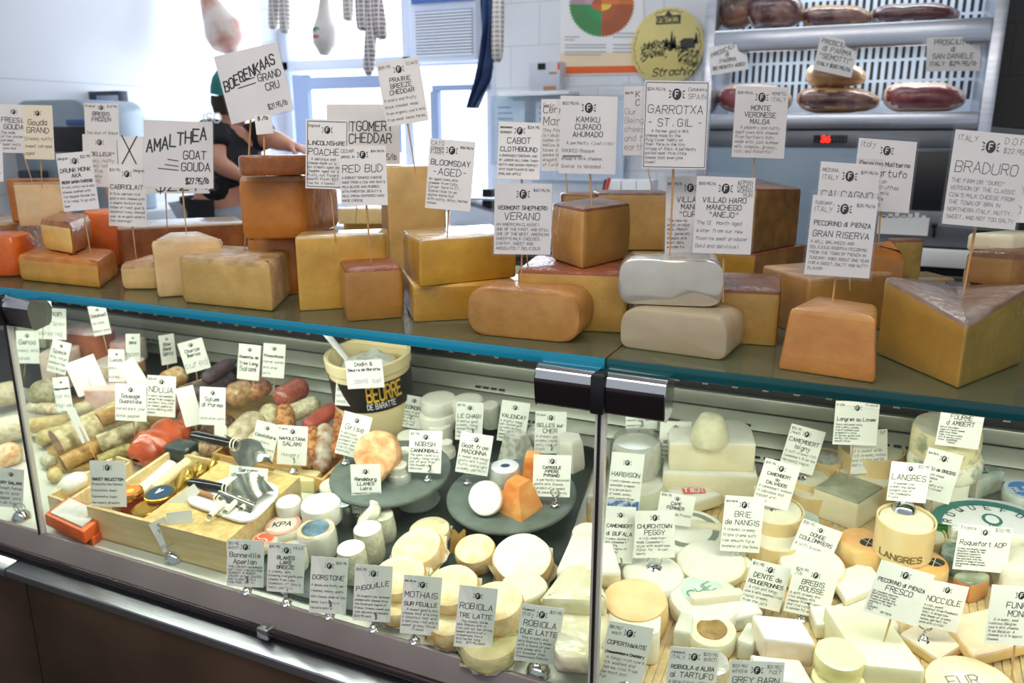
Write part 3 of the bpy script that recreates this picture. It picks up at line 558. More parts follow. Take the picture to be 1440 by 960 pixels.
sign('white bordered card on the square gold block, from England', 460, 217, 60, 95, -2, tp(471, 331, 'F12'), 'England', '', ('LINCOLNSHIRE', 'POACHER'), ('   A delicious and', 'cheese made w/ a', 'mix classic aged and', 'Cheddar aged for a', 'fruity, nut flavors', 'smooth finish! $27', 'like for a taste!'), under=((-.46, -.47, .46, -.47), (.46, -.47, .46, .47), (-.46, .47, .46, .47), (-.46, .47, -.46, -.47)))
sign('wide white card with CHEDDAR in large letters behind others', 511, 189, 102, 82, 0, tp(500, 311, 'F14b'), free=(('MONTGOMERY', -.44, .06, .125, 2.2, 0, .78), ('CHEDDAR', -.2, -.14, .125, 2.2, 0, .78), ('$29.95/lb', .12, -.42, .07, 1.3, 0, .7)), em=False, big=1)
sign('white card on the small smoked cube, dense block lettering', 511, 247, 66, 82, 1, tp(522, 370, 'F13'), 'CEDAR\nGROVE, IN', '$34.95/lb', ('RED BUD',), ('A ROBUST SMOKED CHEESE', 'MADE FROM A COW AND GOATS', 'MILK BLEND AND RUBBED', 'WITH PIMENTON. BEAUTY &', 'MILD. FRESH PEPPERED HAND-', 'MADE CHEESE'))
sign('tilted cheddar card from Iowa standing above the tall slab', 566, 129, 60, 88, 9, tp(583, 235, 'F14'), '$18.95', 'Iowa', ('PRAIRIE', 'BREEZE', 'CHEDDAR'), ('A sharp and fruity', 'block cheddar made', "from organic cow's milk", 'from small Amish farms.'))
sign('white card on the upper yellow block, from a Connecticut farm', 633, 246, 64, 96, -5, tp(629, 333, 'F15'), 'CATO\nCORNER\nFARM', '$36.95/lb', ('BLOOMSDAY', '-AGED-'), ('An aged cows milk', 'cheese from Cato', 'Corner farm in CT.', 'Similarities to an', 'alpine swiss but', 'with nutty, milky, herbal', 'notes.'))
sign('white card in front of the long tan block, priced $42.95', 735, 308, 80, 98, -1, tp(733, 396, 'F17'), '', '$42.95/lb', ('VERMONT SHEPHERD', 'VERANO'), ('AN AMERICAN CLASSIC!', 'ONE OF THE FIRST, AND STILL', 'ONE OF THE BEST, AMERICAN', "SHEEP'S MILK CHEESES.", 'EARTHY, SWEET AND', 'ABSOLUTELY DELICIOUS'), sleeve=3)
sign('white card above the $42.95 card, for clothbound cheddar', 730, 212, 60, 78, -2, tp(742, 372, 'F18'), 'GREENSBORO\nVERMONT', '$24.95', ('CABOT', 'CLOTHBOUND'), ('A BANDAGED CHEDDAR, AND', 'BY JASPER HILL FARM. TANGY', 'NUTTY AND SAVORY PERFECT', 'WITH YOUR FAVORITE NEW', 'ENGLAND APPLE'))
sign('card half hidden behind the smoked Basque card, from Spain', 790, 190, 58, 98, 0, tp(798, 270, 'F20c'), 'Spain', '', ('<Cerrato', '<Manch'), ('This fine', 'is robust', 'comes in', 'mellow sh', 'tones a', 'smoke m', 'elegant t', 'of rural'), em=False)
sign('sleeved card for smoked Basque sheep cheese above the brown cube', 827, 190, 80, 106, -1, tp(832, 291, 'F19'), '$22.95/lb', '', ('KAMIKU', 'CURADO', 'AHUMADO'), ('   A perfectly (just rite)', 'SMOKED Basque', "sheep's milk cheese.", 'Similar to Idiazabal.'), sleeve=5, under=((-.44, -.27, -.1, -.265), (-.44, -.285, -.1, -.28)))
sign('sleeved card mostly hidden behind the black-bordered Catalonia card', 897, 170, 40, 94, 0, tp(917, 268, 'F20'), '$20.95', '', ('K', 'C'), ('Our', 'Being t', 'cheese', 'and f', 'earthy'), em=False, sleeve=3)
sign('large sleeved black-bordered card from Catalonia, Spain', 950, 176, 90, 120, -1, tp(942, 357, 'F21'), '$24.95/lb', 'Catalonia\nSPAIN', ('GARROTXA', '- ST. GIL -'), ("    A farmer goat's Milk", 'cheese made by the', 'Puig Cover family on', 'their farm in the tiny', 'village of Albio. A perfectly', 'salted semi-firm little', 'tomme that everyone', 'loves!'), sleeve=4, under=((-.48, .48, .48, .48), (-.48, -.48, .48, -.48), (.48, -.48, .48, .48), (-.48, -.48, -.48, .48)))
sign('sleeved card for a Veneto cheese, over the gold-faced wedge', 1069, 172, 74, 97, -2, tp(1056, 262, 'F24'), '$25.95/lb', 'VENETO,\nITALY', ('MONTE', 'VERONESE', 'MALGA'), ('   A peppery and nutty', 'aged cows milk cheese', 'from Northern Italy', 'made with just summer', 'milk. complex, grassy,', 'rich, and flavorful!'), sleeve=2)
sign('sleeved manchego card partly behind the woman-owned manchego card', 970, 302, 68, 106, 0, tp(968, 394, SH + .09), '$33.95/lb', '', ('VILLADI', 'MANC', '"CURA'), ('The new se', 'small produc', 'milk. Manch', 'for generati', 'sheeps are', 'best able.', 'wonderful'), sleeve=3)
sign('sleeved manchego card lettered ANEJO with woman owned note', 1018, 303, 82, 106, -2, tp(1017, 414, SH + .085), '$33.95/lb', 'WOMAN\nOWNED\nWOMAN\nRUN', ('VILLAD HARO', 'MANCHEGO', '"ANEJO"'), ('The 12+ Month aged', 'sister from our new', 'favorite small producer.', 'Bold and delicious!'), sleeve=3)
sign('sleeved card from Tuscany behind the GRAN RISERVA card', 1190, 290, 84, 118, -4, tp(1195, 398, 'F25'), 'MEDINA,\nITALY', '$29.95/lb', ('CALCAGNO',), ('', '', '', ''), sleeve=4)
sign('sleeved card lettered PECORINO GRAN RISERVA on the orange-tan wedge', 1183, 333, 92, 110, -4, tp(1170, 431, 'F26'), 'TUSCANY,\nITALY', '$25.95/lb', ('PECORINO di PIENZA', 'GRAN RISERVA'), ('A WELL BALANCED AND', 'DELICIOUS RISERVA PECORINO', 'FROM THE TOWN OF PIENZA IN', 'TUSCANY. AGED ABOUT ONE YEAR', 'FOR A SWEET, SALTY AND NUTTY', 'FLAVOR'), sleeve=4)
sign('sleeved card for truffle pecorino, below the red display', 1243, 247, 82, 98, -4, tp(1235, 345, 'F28'), 'Italy', '', ('Pecorino Moliterno', 'al Tartufo'), ('   we have an', '   it with truffles', "   Sheep's milk", '   with black', ' $32.95/lb'), sleeve=3)
sign('largest sleeved card at the right edge, on the big corner-on wedge', 1386, 253, 104, 130, -5, tp(1352, 428, 'F29'), 'ITALY', 'D.O.P\n$22.95', ('BRADURO',), ('THE FIRM OR "DURO"', 'VERSION OF THE CLASSIC', "COW'S MILK CHEESE FROM", 'THE TOWN OF BRA IN', 'NORTHERN ITALY. NUTTY,', 'SWEET, AND NOT TOO SALTY'), sleeve=4)
sign('sliver of a white card behind the largest card at right', 1462, 268, 70, 90, -2, tp(1445, 345, 'F30'), b=('', 'h', 'a'), em=False)
# ================================================================== INSIDE THE CASE
GM, GC, GS = 'meats inside the case', 'cheeses inside the case', 'price cards inside the case'
def pos(x, y, h=0):
    p = deck(x, y, h); return p if p.y < 1.80 else atY(x, y, 1.80)
def soft(c):                                      # pale dairy tones: cream rather than yellow
    r = [int(c[i:i + 2], 16) for i in (1, 3, 5)]
    if .3 * r[0] + .59 * r[1] + .11 * r[2] < 175: return c
    return '#%02x%02x%02x' % tuple(int(a * .62 + b * .38) for a, b in zip(r, (240, 240, 230)))
def ins(c, c2=None, sc=30, rough=.55, bump=.25, bsc=90, film=0, k=.9, **kw): return mat(soft(c), soft(c2 or c), sc, rough, bump, bsc, film=film, k=k, **kw)
WHT = ins('#f3f0e2', '#e9e4d0'); CRM = ins('#f1e8c6', '#ebdfb2'); BRI = ins('#f4f1e6', '#e8e0c8', 50); PST = ins('#f2e6b8', '#ecdca2', film=.3); ORR = ins('#e8bd84', '#f0dcb4', 40)
BRIE = mat('#dfb066', '#f0dcae', 38, .6, .9, 55, k=.95); CROT = mat('#dcdcc8', '#b3b69c', 60, .6, .9, 70); ASH = ins('#a7a89c', '#d2d2c6', 60, bump=.5); SLATE = ins('#39453f', '#2c3733', 12, .45, .15, 60); STONE = mat('#66716a', '#566159', 25, .6, .3, 120)
BOXW = mat('#ecd6a4', '#e0c488', 20, .6, .15, 70, stretch=(1, 1, .2)); PAPER = mat('#f4efdc', '#ebe4cc', 30, .7, .3, 60); FOILP = mat('#e6e6de', '#cfcfc4', 30, .25, .8, 40, metal=.5)
FROST = clear('frosted_plastic_tub', (.9, .92, .9), .22, .15, .2); BAMB = mat('#d8b46c', '#c29a50', 90, .6, .3, 200, stretch=(1, .05, .05))
def disc(label, cx, cy, rpx, hpx, h0=0, mats=None, name='soft_cheese', tilt=None, edge=.3, paper=0, inner=0, seg=30, ribs=0, yaw=0, rough=.0012, group=GC, taper=1.0, cat='cheese', P=None):
    mats = mats or [WHT, WHT]; P = P or pos(cx, cy + hpx, h0); d = dep(P); r = rpx * d / FPX; h = hpx * d / FPX / .84; rt = r * taper
    pr = [(0, 0), (r * .94, 0), (r, h * .18), (r * .5 + rt * .5 + r * .012, h * .5), (rt, h * (1 - edge * .6)), (rt * (1 - .05 * edge / .3), h * (1 - edge * .15)), (rt * .86, h, 1), (rt * .62, h * .995, 1)] + ([(rt * .6, h * 1.03, 2), (rt * .3, h * 1.05, 2), (0, h * 1.04, 2)] if inner else [(0, h * .985, 1)])
    g = G().lathe(pr, seg, frame(P, yaw, DN, tilt), 0, rough=rough, ribs=ribs)
    o = solo(name, label, cat, g, mats, group, loc=P)
    if paper:
        g = G(); R = r * paper; n = 26; M = frame(P, yaw, DN, tilt)
        ring = [(R * .9 * (1 + .06 * math.sin(i * 2.4)), R * (1 + .09 * math.sin(i * 1.9)), .12 * h + .22 * h * abs(math.sin(i * 1.3))) for i in range(n)]
        V = [(0, 0, -.0012)] + [(a * math.cos(6.2832 * i / n), a * math.sin(6.2832 * i / n), -.001) for i, (a, b, z) in enumerate(ring)] + [(b * math.cos(6.2832 * i / n), b * math.sin(6.2832 * i / n), z) for i, (a, b, z) in enumerate(ring)]
        F = [(0, 1 + i, 1 + (i + 1) % n) for i in range(n)] + [(1 + i, 1 + n + i, 1 + n + (i + 1) % n, 1 + (i + 1) % n) for i in range(n)]
        g.add(V, F, 0, M); obj('paper_liner', g, PAPER, o)
    o_h[label] = (P, r, h, tilt, yaw); return o
o_h = {}
def face_label(o, label, ch, rr, col, ink=None, text='', ring=None, dx=0, dy=0, sz=None, oval=1.0, name='paper_label', rot=0):
    """round printed label on the top of a disc built before"""
    P, r, h, tilt, yaw = o_h[label]; M = frame(P, yaw, DN, tilt); R = r * rr
    c0 = M.inverted() @ (M @ V3((0, 0, h)) + RT * dx * r); e = (M.to_3x3().inverted() @ RT); e.z = 0; e.normalize(); e = Matrix.Rotation(rad(rot), 3, 'Z') @ e; f = V3((-e.y, e.x, 0)); c0 = c0 + f * dy * r; c0.z = h * .99
    def place(x, y, l=0): return M @ (c0 + e * x + f * y + V3((0, 0, .0008 + .0005 * l)))
    g = G(); n = 24
    def dsk(R_, m, l): g.add([place(R_ * math.cos(6.2832 * i / n), R_ * oval * math.sin(6.2832 * i / n), l) for i in range(n)], [tuple(range(n))], m)
    dsk(R, 2 if ring else 0, 0)
    if ring: dsk(R * .78, 0, 1)
    if text:
        s_ = sz * R if sz else R * 1.5 / max(1, twidth(text)); write(g, text, -twidth(text) * s_ / 2, -s_ * .5, s_, R * .07, lambda x, y, l: place(x, y, l + 1), 1)
    obj(name, g, [col, ink or INK, ring or col], o, label=ch)
def tubeD(label, a, b, rpx, mats, ends='rc', name='salami', group=GM, lump=.03, squash=1, bend=0, cat='salami', n=20, mid=0):
    """a, b: (px, py, height over deck) of the axis ends; ends: r rounded, c cut, t tapered"""
    A, B = pos(*a), pos(*b); r = rpx * dep(A) / FPX; pts = []; R = []
    L = (B - A).length
    for i in range(n + 1):
        t = i / n; pts.append(A.lerp(B, t) + V3((0, 0, 1)) * (bend * L * 4 * t * (1 - t)) + noise.noise_vector(A * 7 + V3((t * 4, 0, 0))) * r * lump); k = 1
        for q, e in ((t * L / r, ends[0]), ((1 - t) * L / r, ends[1])):
            if e == 'r' and q < .9: k = min(k, math.sqrt(max(.02, 1 - (1 - q / .9) ** 2)))
            if e == 't' and q < 2.2: k = min(k, .25 + .75 * math.sin(q / 2.2 * 1.5708))
        R.append(r * k * (1 + lump * noise.noise(A * 50 + V3((t * 6, 0, 0)))) * (1 + mid * 4 * t * (1 - t)))
    # refine the rounded ends
    g = G().tube(pts, R, 18, 0, True, capm=1 if ends[0] == 'c' else 0, squash=squash)
    return solo(name, label, cat, g, mats, group)
def sal(c1, c2, sc=60, film=0, bump=.5): return mat(c1, c2, sc, .55, bump, 110, film=film, lo=.4, hi=.6)
MLD = sal('#a2925c', '#cdbf94'); CUTR = sal('#8d5446', '#c59a88', 120); DRK = sal('#3c3236', '#57484c', film=.5); REDS = sal('#8c4432', '#a85a46', 150, .7); ORSP = sal('#8e5228', '#d29a5c', 90, .3); WHM = sal('#d7d2b4', '#b7ae88', 90); BRNS = sal('#8a6844', '#b59468', 80, .4); TANS = sal('#bf9654', '#a67a3c', 70)
# ---- back riser on the left that carries the rear meats
g = G().add([(-3.2, 1.62, sl(1.62)), (-1.82, 1.62, sl(1.62)), (-1.82, 1.862, sl(1.86)), (-3.2, 1.862, sl(1.86)), (-3.2, 1.62, .80), (-1.82, 1.62, .80), (-1.82, 1.862, .80), (-3.2, 1.862, .80)], [(3, 2, 1, 0), (4, 5, 6, 7), (0, 1, 5, 4), (1, 2, 6, 5), (2, 3, 7, 6), (3, 0, 4, 7)]); obj('rear_riser', g, BLACK, case, label='black rear riser')
RZ = .80
def rblk(label, pts, top, mats, depth, **k):
    k.setdefault('name', 'cured_meat'); return blk(label, label, pts, top, mats, depth, RZ, group=GM, cat='meat', **k)
rblk('pale yellow cheese block at the far left rear of the case', [(26, 488), (64, 490)], 440, (PST, PST, WHT), .1, fil=.01, name='cheese_block')
rblk('brown-sided cooked ham with grey-pink top, rear left', [(84, 513), (138, 520)], 462, (ins('#a8592c', '#8f4a24', film=.5), ins('#a8592c', '#8f4a24'), ins('#d0aea8', '#bd948e', film=.6)), .10, fil=.04, bev=.012, name='cooked_ham')
rblk('pink ham half with white fat edge, rear left', [(124, 510), (182, 516)], 477, (ins('#dda2a0', '#c9807e', 18, film=.6), ins('#f0dcca'), ins('#d9a09c', '#c47f7c', 18, film=.6)), .10, fil=.03, bev=.012, name='cooked_ham')
blk('h3', 'orange-rinded piece under the pink ham half', [(128, 552), (180, 560)], 512, (ins('#c98a48', '#e6cfae', 25), ins('#c98a48'), ins('#e8d3c0')), .09, DF + .03, DS, fil=.02, name='cured_meat', group=GM, cat='meat')
blk('h4', 'pale pink ham piece between cards at far left', [(56, 548), (98, 548)], 500, (ins('#e7c3ae', '#d6a98e'), ins('#e7c3ae'), ins('#e0b4a0')), .09, DF + .06, DS, fil=.03, name='cured_meat', group=GM, cat='meat')
blk('h5', 'pink mortadella piece behind the blank tilted card', [(120, 592), (172, 592)], 548, (ins('#dcb0a4', '#c98f88', 22, film=.5), ins('#dcb0a4'), ins('#dcb0a4')), .08, DF + .03, DS, fil=.02, name='cured_meat', group=GM, cat='meat')
tubeD('greyish mouldy sausage lying behind the leftmost cards', (40, 560, .09), (90, 545, .09), 20, [sal('#b3a987', '#8d815f')], 'rr')
tubeD('white-rinded flat sausage at far left above the large cut salami', (40, 572, .06), (98, 578, .06), 9, [sal('#e4dcc4', '#c9a878')], 'rr')
tubeD('pale tan sausage lying under the white-rinded sausage', (40, 598, .05), (100, 594, .05), 12, [sal('#d8bf88', '#c3a468')], 'rr')
tubeD('speckled pale sausage at the left frame edge behind the glass post', (-20, 560, .06), (34, 548, .06), 17, [sal('#ddd3b4', '#c6b68c')], 'rr')
tubeD('orange-speckled sausage at the left frame edge, low', (-30, 652, .03), (32, 632, .03), 17, [sal('#e3cfa6', '#d99e62')], 'rr')
tubeD('white dry sausage crossing the left frame edge, middle', (-30, 612, .05), (40, 596, .05), 18, [sal('#e6dfc4', '#cdc29c')], 'rr')
tubeD('large mouldy salami with a cut reddish end, left', (80, 625, .06), (192, 575, .07), 23, [MLD, CUTR], 'cr', mid=.05)
tubeD('small tan sausage with dark red cut end, above the grey salami', (139, 592, .09), (186, 573, .09), 12, [TANS, sal('#8c4228', '#a0583a')], 'cr')
tubeD('grey mouldy salami with a mottled cut end, left middle', (140, 625, .05), (212, 598, .06), 14, [sal('#8b7c50', '#c8bc98', 40), CUTR], 'cr')
tubeD('brown finger salami with a dark cut end, lower left', (88, 652, .03), (150, 622, .04), 12, [TANS, sal('#6e4526', '#80552f')], 'cr')
tubeD('short greenish sausage above the price card on the crate', (140, 650, .03), (190, 630, .04), 11, [sal('#a39a58', '#7e6c38'), sal('#5c3430', '#70443c')], 'cr')
tubeD('small cream sausage end left of the brown finger salami', (62, 645, .02), (74, 652, .02), 9, [WHM], 'rr')
tubeD('small speckled bread-like sausage below the brown finger salami', (66, 672, .02), (88, 664, .02), 10, [sal('#e0cf98', '#c8ad68')], 'rr')
def lumpy(label, a, b, rpx, mats, name, cat, amp=.1, freq=28, group=GM):
    A, B = pos(*a), pos(*b); r = rpx * dep(A) / FPX; x = (B - A); L_ = x.length; x.normalize(); y = V3((0, 0, 1)).cross(x).normalized(); z = x.cross(y); g = G(); nu, nv = 30, 22; V = []
    for j in range(nv + 1):
        s_ = -1 + 2 * j / nv; k = max(.02, 1 - abs(s_) ** 3.2) ** .5
        for i in range(nu):
            t = 6.2832 * i / nu; q = A.lerp(B, .5) + x * s_ * (L_ / 2 + r * .5) + (y * math.cos(t) + z * math.sin(t) * .85) * r * k * (1.06 - .1 * s_); V.append(q + noise.noise_vector(q * freq) * r * amp + noise.noise_vector(q * freq * 3) * r * amp * .35)
    g.add(V, [(j * nu + i, j * nu + (i + 1) % nu, (j + 1) * nu + (i + 1) % nu, (j + 1) * nu + i) for j in range(nv) for i in range(nu)], 0); return solo(name, label, cat, g, mats, group)
lumpy('orange-red cured pork roll, shiny, behind the crate of jars', (200, 640, .05), (252, 604, .06), 29, [mat('#cf5a24', '#a43c14', 16, .3, .9, 60, film=.8, mott=.2)], 'cured_pork_roll', 'meat', .2)
tubeD('tan knobbly sausage in the rear row', (226, 540, .11), (262, 524, .11), 15, [sal('#b98a50', '#e2c79c', 50)], 'rr')
tubeD('dark purple chorizo tilted up at the rear', (286, 534, .14), (332, 506, .15), 10, [sal('#4d3d42', '#5f4c52')], 'rt')
tubeD('black-wrapped sausage under the dark purple chorizo', (270, 560, .09), (330, 530, .10), 17, [DRK], 'rr')
tubeD('dark marbled sausage in front of the black-wrapped sausage', (246, 556, .08), (300, 536, .09), 10, [sal('#6d5c48', '#a28f70')], 'rr')
tubeD('plastic-wrapped tan sausage beside the lettered pointed card', (318, 562, .10), (358, 545, .10), 19, [sal('#9a7450', '#bf9a6c', 70, .7)], 'rr')
tubeD('brown wrapped sausage behind the big red salami', (350, 556, .10), (378, 540, .10), 13, [sal('#93563c', '#b98458', 70, .6)], 'rr')
tubeD('reddish sausage end near the brown speckled cards', (236, 580, .06), (262, 565, .07), 13, [sal('#8d5a48', '#b08a74', 60, .5)], 'rr')
g = G(); a_, b_, c_2, d_2 = deck(70, 668), deck(330, 640), deck(400, 560), deck(60, 560); up = V3((0, 0, .012))
g.add([a_, b_, c_2, d_2, a_ + up, b_ + up, c_2 + up, d_2 + up], [(3, 2, 1, 0), (4, 5, 6, 7), (0, 1, 5, 4), (1, 2, 6, 5), (2, 3, 7, 6), (3, 0, 4, 7)]); solo('wooden_board', 'wooden board under the heap of salami at left', 'board', g, mat('#b99a62', '#a3834c', 9, .55, .1, 40, stretch=(1, 8, 8)))
tubeD('brown sausage lying behind the orange-red pork roll', (230, 606, .03), (300, 588, .04), 13, [sal('#7f5a44', '#b08d74', 60, .4)], 'rr')
tubeD('pinkish marbled sausage right of the card above the pork roll', (252, 592, .05), (300, 566, .06), 12, [sal('#96625a', '#c9a398', 50, .5)], 'rr')
tubeD('dark brown sausage between the two blank card backs', (282, 610, .03), (330, 590, .04), 11, [sal('#5f4638', '#8d705a', 60, .4)], 'rr')
tubeD('tan wrapped sausage below the narrow edge-on card', (206, 566, .07), (250, 552, .08), 13, [sal('#a9825c', '#cfb08c', 50, .6)], 'rr')
tubeD('grey mouldy sausage at the left behind the dim white card', (88, 590, .06), (140, 570, .06), 15, [sal('#9c916c', '#c6bb98', 40)], 'rr')
tubeD('brown mottled sausage beside the salami crate corner', (296, 640, .02), (326, 616, .03), 12, [sal('#7a543a', '#ab8562', 60, .4)], 'rr')
tubeD('pale speckled sausage below the far left cards', (50, 620, .03), (92, 606, .03), 12, [sal('#d3c494', '#b09c64', 50)], 'rr')
tubeD('reddish sausage end under the tan wrapped sausage', (176, 590, .05), (206, 578, .06), 11, [sal('#8f5242', '#b27a66', 60)], 'rr')
tubeD('mottled sausage under the black knife handle', (262, 636, .03), (300, 630, .03), 10, [BRNS], 'rr')
# ---- wooden crate of salami
def crate(name, label, pts, top, m, th=.008, base=0, cat='crate', group=None):
    L, M_, R_ = [deck(x, y, base) for x, y in pts]; h = zfor(M_, top) - M_.z; Q = L + R_ - M_; root = thing(name, label, cat, M_, group)
    for q, (a, b) in enumerate(((L, M_), (M_, R_), (R_, Q), (Q, L))):
        t = (b - a); t.z = 0; t.normalize(); n = V3((-t.y, t.x, 0)) * th
        g = G(); V = [a, b, b + n, a + n]; up = V3((0, 0, h)); g.add(V + [v + up for v in V], [(3, 2, 1, 0), (4, 5, 6, 7), (0, 1, 5, 4), (1, 2, 6, 5), (2, 3, 7, 6), (3, 0, 4, 7)]); obj('side_board', g, m, root)
    g = G(); u = V3((0, 0, .004)); g.add([L, M_, R_, Q, L + u, M_ + u, R_ + u, Q + u], [(3, 2, 1, 0), (4, 5, 6, 7), (0, 1, 5, 4), (1, 2, 6, 5), (2, 3, 7, 6), (3, 0, 4, 7)]); obj('bottom_board', g, m, root)
    return (L, M_, R_, Q, h)
crate('wooden_crate', 'orange wooden crate packed with upright salami, centre left', [(300, 655), (455, 694), (512, 640)], 675, WOOD)
tubeD('big red shiny wrapped salami at the rear of the crate', (388, 566, .10), (430, 540, .11), 17, [REDS], 'rr')
tubeD('white-moulded salami under the big red salami', (400, 585, .07), (450, 565, .08), 13, [WHM], 'rr')
tubeD('plain red sausage leaning beside the white-moulded salami', (428, 604, .06), (472, 572, .08), 12, [sal('#a4463a', '#b35a48', 20, .4, .1)], 'rr')
tubeD('big wrapped salami with a cut face in the crate, left', (326, 628, .05), (368, 586, .08), 23, [sal('#a79474', '#cfc5a4', 40, .5), sal('#8a6040', '#a87c58')], 'cr')
tubeD('white-crusted salami standing at the left of the crate', (352, 640, .04), (362, 596, .07), 13, [WHM], 'rr')
tubeD('orange-speckled salami standing behind the pair of cards', (404, 622, .05), (400, 572, .09), 14, [ORSP], 'rr')
tubeD('white crusted thick salami behind the pair of cards', (372, 610, .05), (384, 572, .08), 17, [sal('#d2cca8', '#a89a70', 60)], 'rr')
tubeD('orange-brown salami standing at the front of the crate', (434, 660, .03), (440, 602, .08), 13, [ORSP], 'rr')
tubeD('half white-wrapped salami standing at the right of the crate', (452, 664, .03), (458, 598, .08), 13, [sal('#cfc6b4', '#a0684a', 30, .6)], 'rr')
tubeD('brown speckled salami at the right end of the crate', (470, 645, .04), (482, 568, .09), 10, [sal('#8a4a2a', '#c2844e', 90, .3)], 'rr')
tubeD('short brown salami behind the tilted white card', (492, 600, .06), (506, 566, .08), 10, [sal('#8f5a30', '#c99660', 90, .3)], 'rr')
# ---- crate with jars, mat, tray and knives
cr = crate('wooden_crate', 'pale wooden crate along the front glass holding jars and a mat', [(128, 754), (322, 808), (425, 712)], 762, PALEWOOD, .009)
cL, cM, cR, cQ, ch_ = cr
p0 = deck(72, 722); crate('wooden_crate', 'small pale wooden crate behind the grey menu card, lower left', [(70, 718), (96, 728), (190, 668)], 706, PALEWOOD, .007)
tubeD('white wrapped loaf in the small pale crate, lower left', (82, 690, .03), (122, 668, .04), 17, [mat('#f3f1e8', '#e8e4d4', 12, .5, .15, 40)], 'rr', 'wrapped_loaf', squash=.7, cat='food', lump=.02)
g = G(); e1 = (cM - cL); e2 = (cR - cM); up = V3((0, 0, ch_ + .001)); o_ = cL.lerp(cM, .42) + up
for i in range(46):
    t = i / 46; a = o_ + e1 * .58 * t; b = a + e2 * .98; c = a + e1 * .58 * .8 / 46
    n = (b - a).cross(c - a).normalized() * .0022; d2 = b + (c - a); g.add([a, b, d2, c, a + n, b + n, d2 + n, c + n], [(3, 2, 1, 0), (4, 5, 6, 7), (0, 1, 5, 4), (1, 2, 6, 5), (2, 3, 7, 6), (3, 0, 4, 7)])
solo('bamboo_mat', 'yellow bamboo slat mat lying across the pale crate', 'mat', g, mat('#e4cd8c', '#cfae62', 60, .5))
# white tray
tz = cM.z - DS * (cM.y - Y0) + ch_ + .0045
def atT(x, y, dz=0): return onP(x, y, tz + dz, DS)
pl = [atT(x, y) for x, y in ((252, 706), (352, 742), (402, 688), (330, 668))]
g = G().prism([(p.x, p.y) for p in pl], tz, tz + .008, .003, .05, [0] * 4, 0, None, 6, 0, lambda x, y: DS * (y - Y0))
o = solo('serving_tray', 'white oval tray with knives on the bamboo mat', 'tray', g, mat('#f4f3ee', rough=.2, film=.3))
SILV = mat('#b9bbb0', '#9c9f94', 10, .2, metal=.9, stretch=(1, 6, 6)); BLKH = mat('#17171a', rough=.15); TWINE = mat('#f0e8cf', rough=.8)
def knife(label, h0, h1, r, blade, hm, dz=.012, curl=.02, mm=None):
    A, B = atT(*h0, dz), atT(*h1, dz); root = thing('serving_knife', label, 'knife', A, 'knives on the serving tray'); d = dep(A); R = r * d / FPX
    g = G().tube([A, A.lerp(B, .08), A.lerp(B, .5), A.lerp(B, .92), B], [R * .8, R, R * .95, R * .8, R * .6], 12, squash=.75); obj('handle', g, hm, root, label=mm)
    P = [atT(x, y, z) for x, y, z in blade]; w_ = (P[1] - P[0])
    def fn(u, v):
        a = P[0].lerp(P[1], u); b = P[3].lerp(P[2], u); q = a.lerp(b, v); return q + V3((0, 0, curl * 4 * v * (1 - v))) - FW * 0
    g = G().sheet(fn, 8, 8); g2 = G(); g.add([p - V3((0, 0, .0015)) for p in g.v], [f[::-1] for f in g.f]); obj('blade', g, SILV, root)
    c = B; t = (B - A).normalized(); s = V3((0, 0, 1)).cross(t).normalized(); g = G().tube([c + s * R * 1.05 * math.cos(6.2832 * i / 10) + V3((0, 0, R * 1.0)) * math.sin(6.2832 * i / 10) + t * .001 * i for i in range(21)], .0016, 5); obj('twine', g, TWINE, root)
knife('black-handled cheese knife with a broad upturned blade', (271, 612), (328, 624), 9, ((322, 634, .03), (346, 668, .016), (384, 652, .03), (366, 622, .075)), BLKH, .05, .02, 'black handle')
knife('black-handled cheese knife lying across the middle of the tray', (268, 678), (316, 686), 9, ((316, 688, .016), (352, 716, .010), (386, 690, .02), (362, 664, .05)), BLKH, .016, .014, 'black handle')
knife('wooden-handled cheese knife at the near side of the tray', (276, 690), (303, 700), 5, ((304, 698, .014), (352, 722, .008), (362, 708, .018), (312, 690, .02)), mat('#b8844c', '#9c6a38', 30, .5), .012, .008, 'brown wooden handle')
for i, (x, y) in enumerate(((300, 722), (322, 716), (344, 712))):
    A, B = atT(x - 6, y + 8, .008), atT(x + 14, y - 12, .012); g = G()
    g.sheet(lambda u, v: A.lerp(B, u) + V3((math.cos(v * 5) * .008, math.sin(v * 5) * .004, math.sin(v * 5) * .007 + .004)), 6, 12); solo('curled_shaving', ['pale curled shaving nearest the front rim of the tray', 'pale curled shaving in the middle of the tray', 'pale curled shaving nearest the blades on the tray'][i], 'food', g, mat('#e6e2cc', '#d3ceb2', 20, .4), 'curled shavings on the tray')
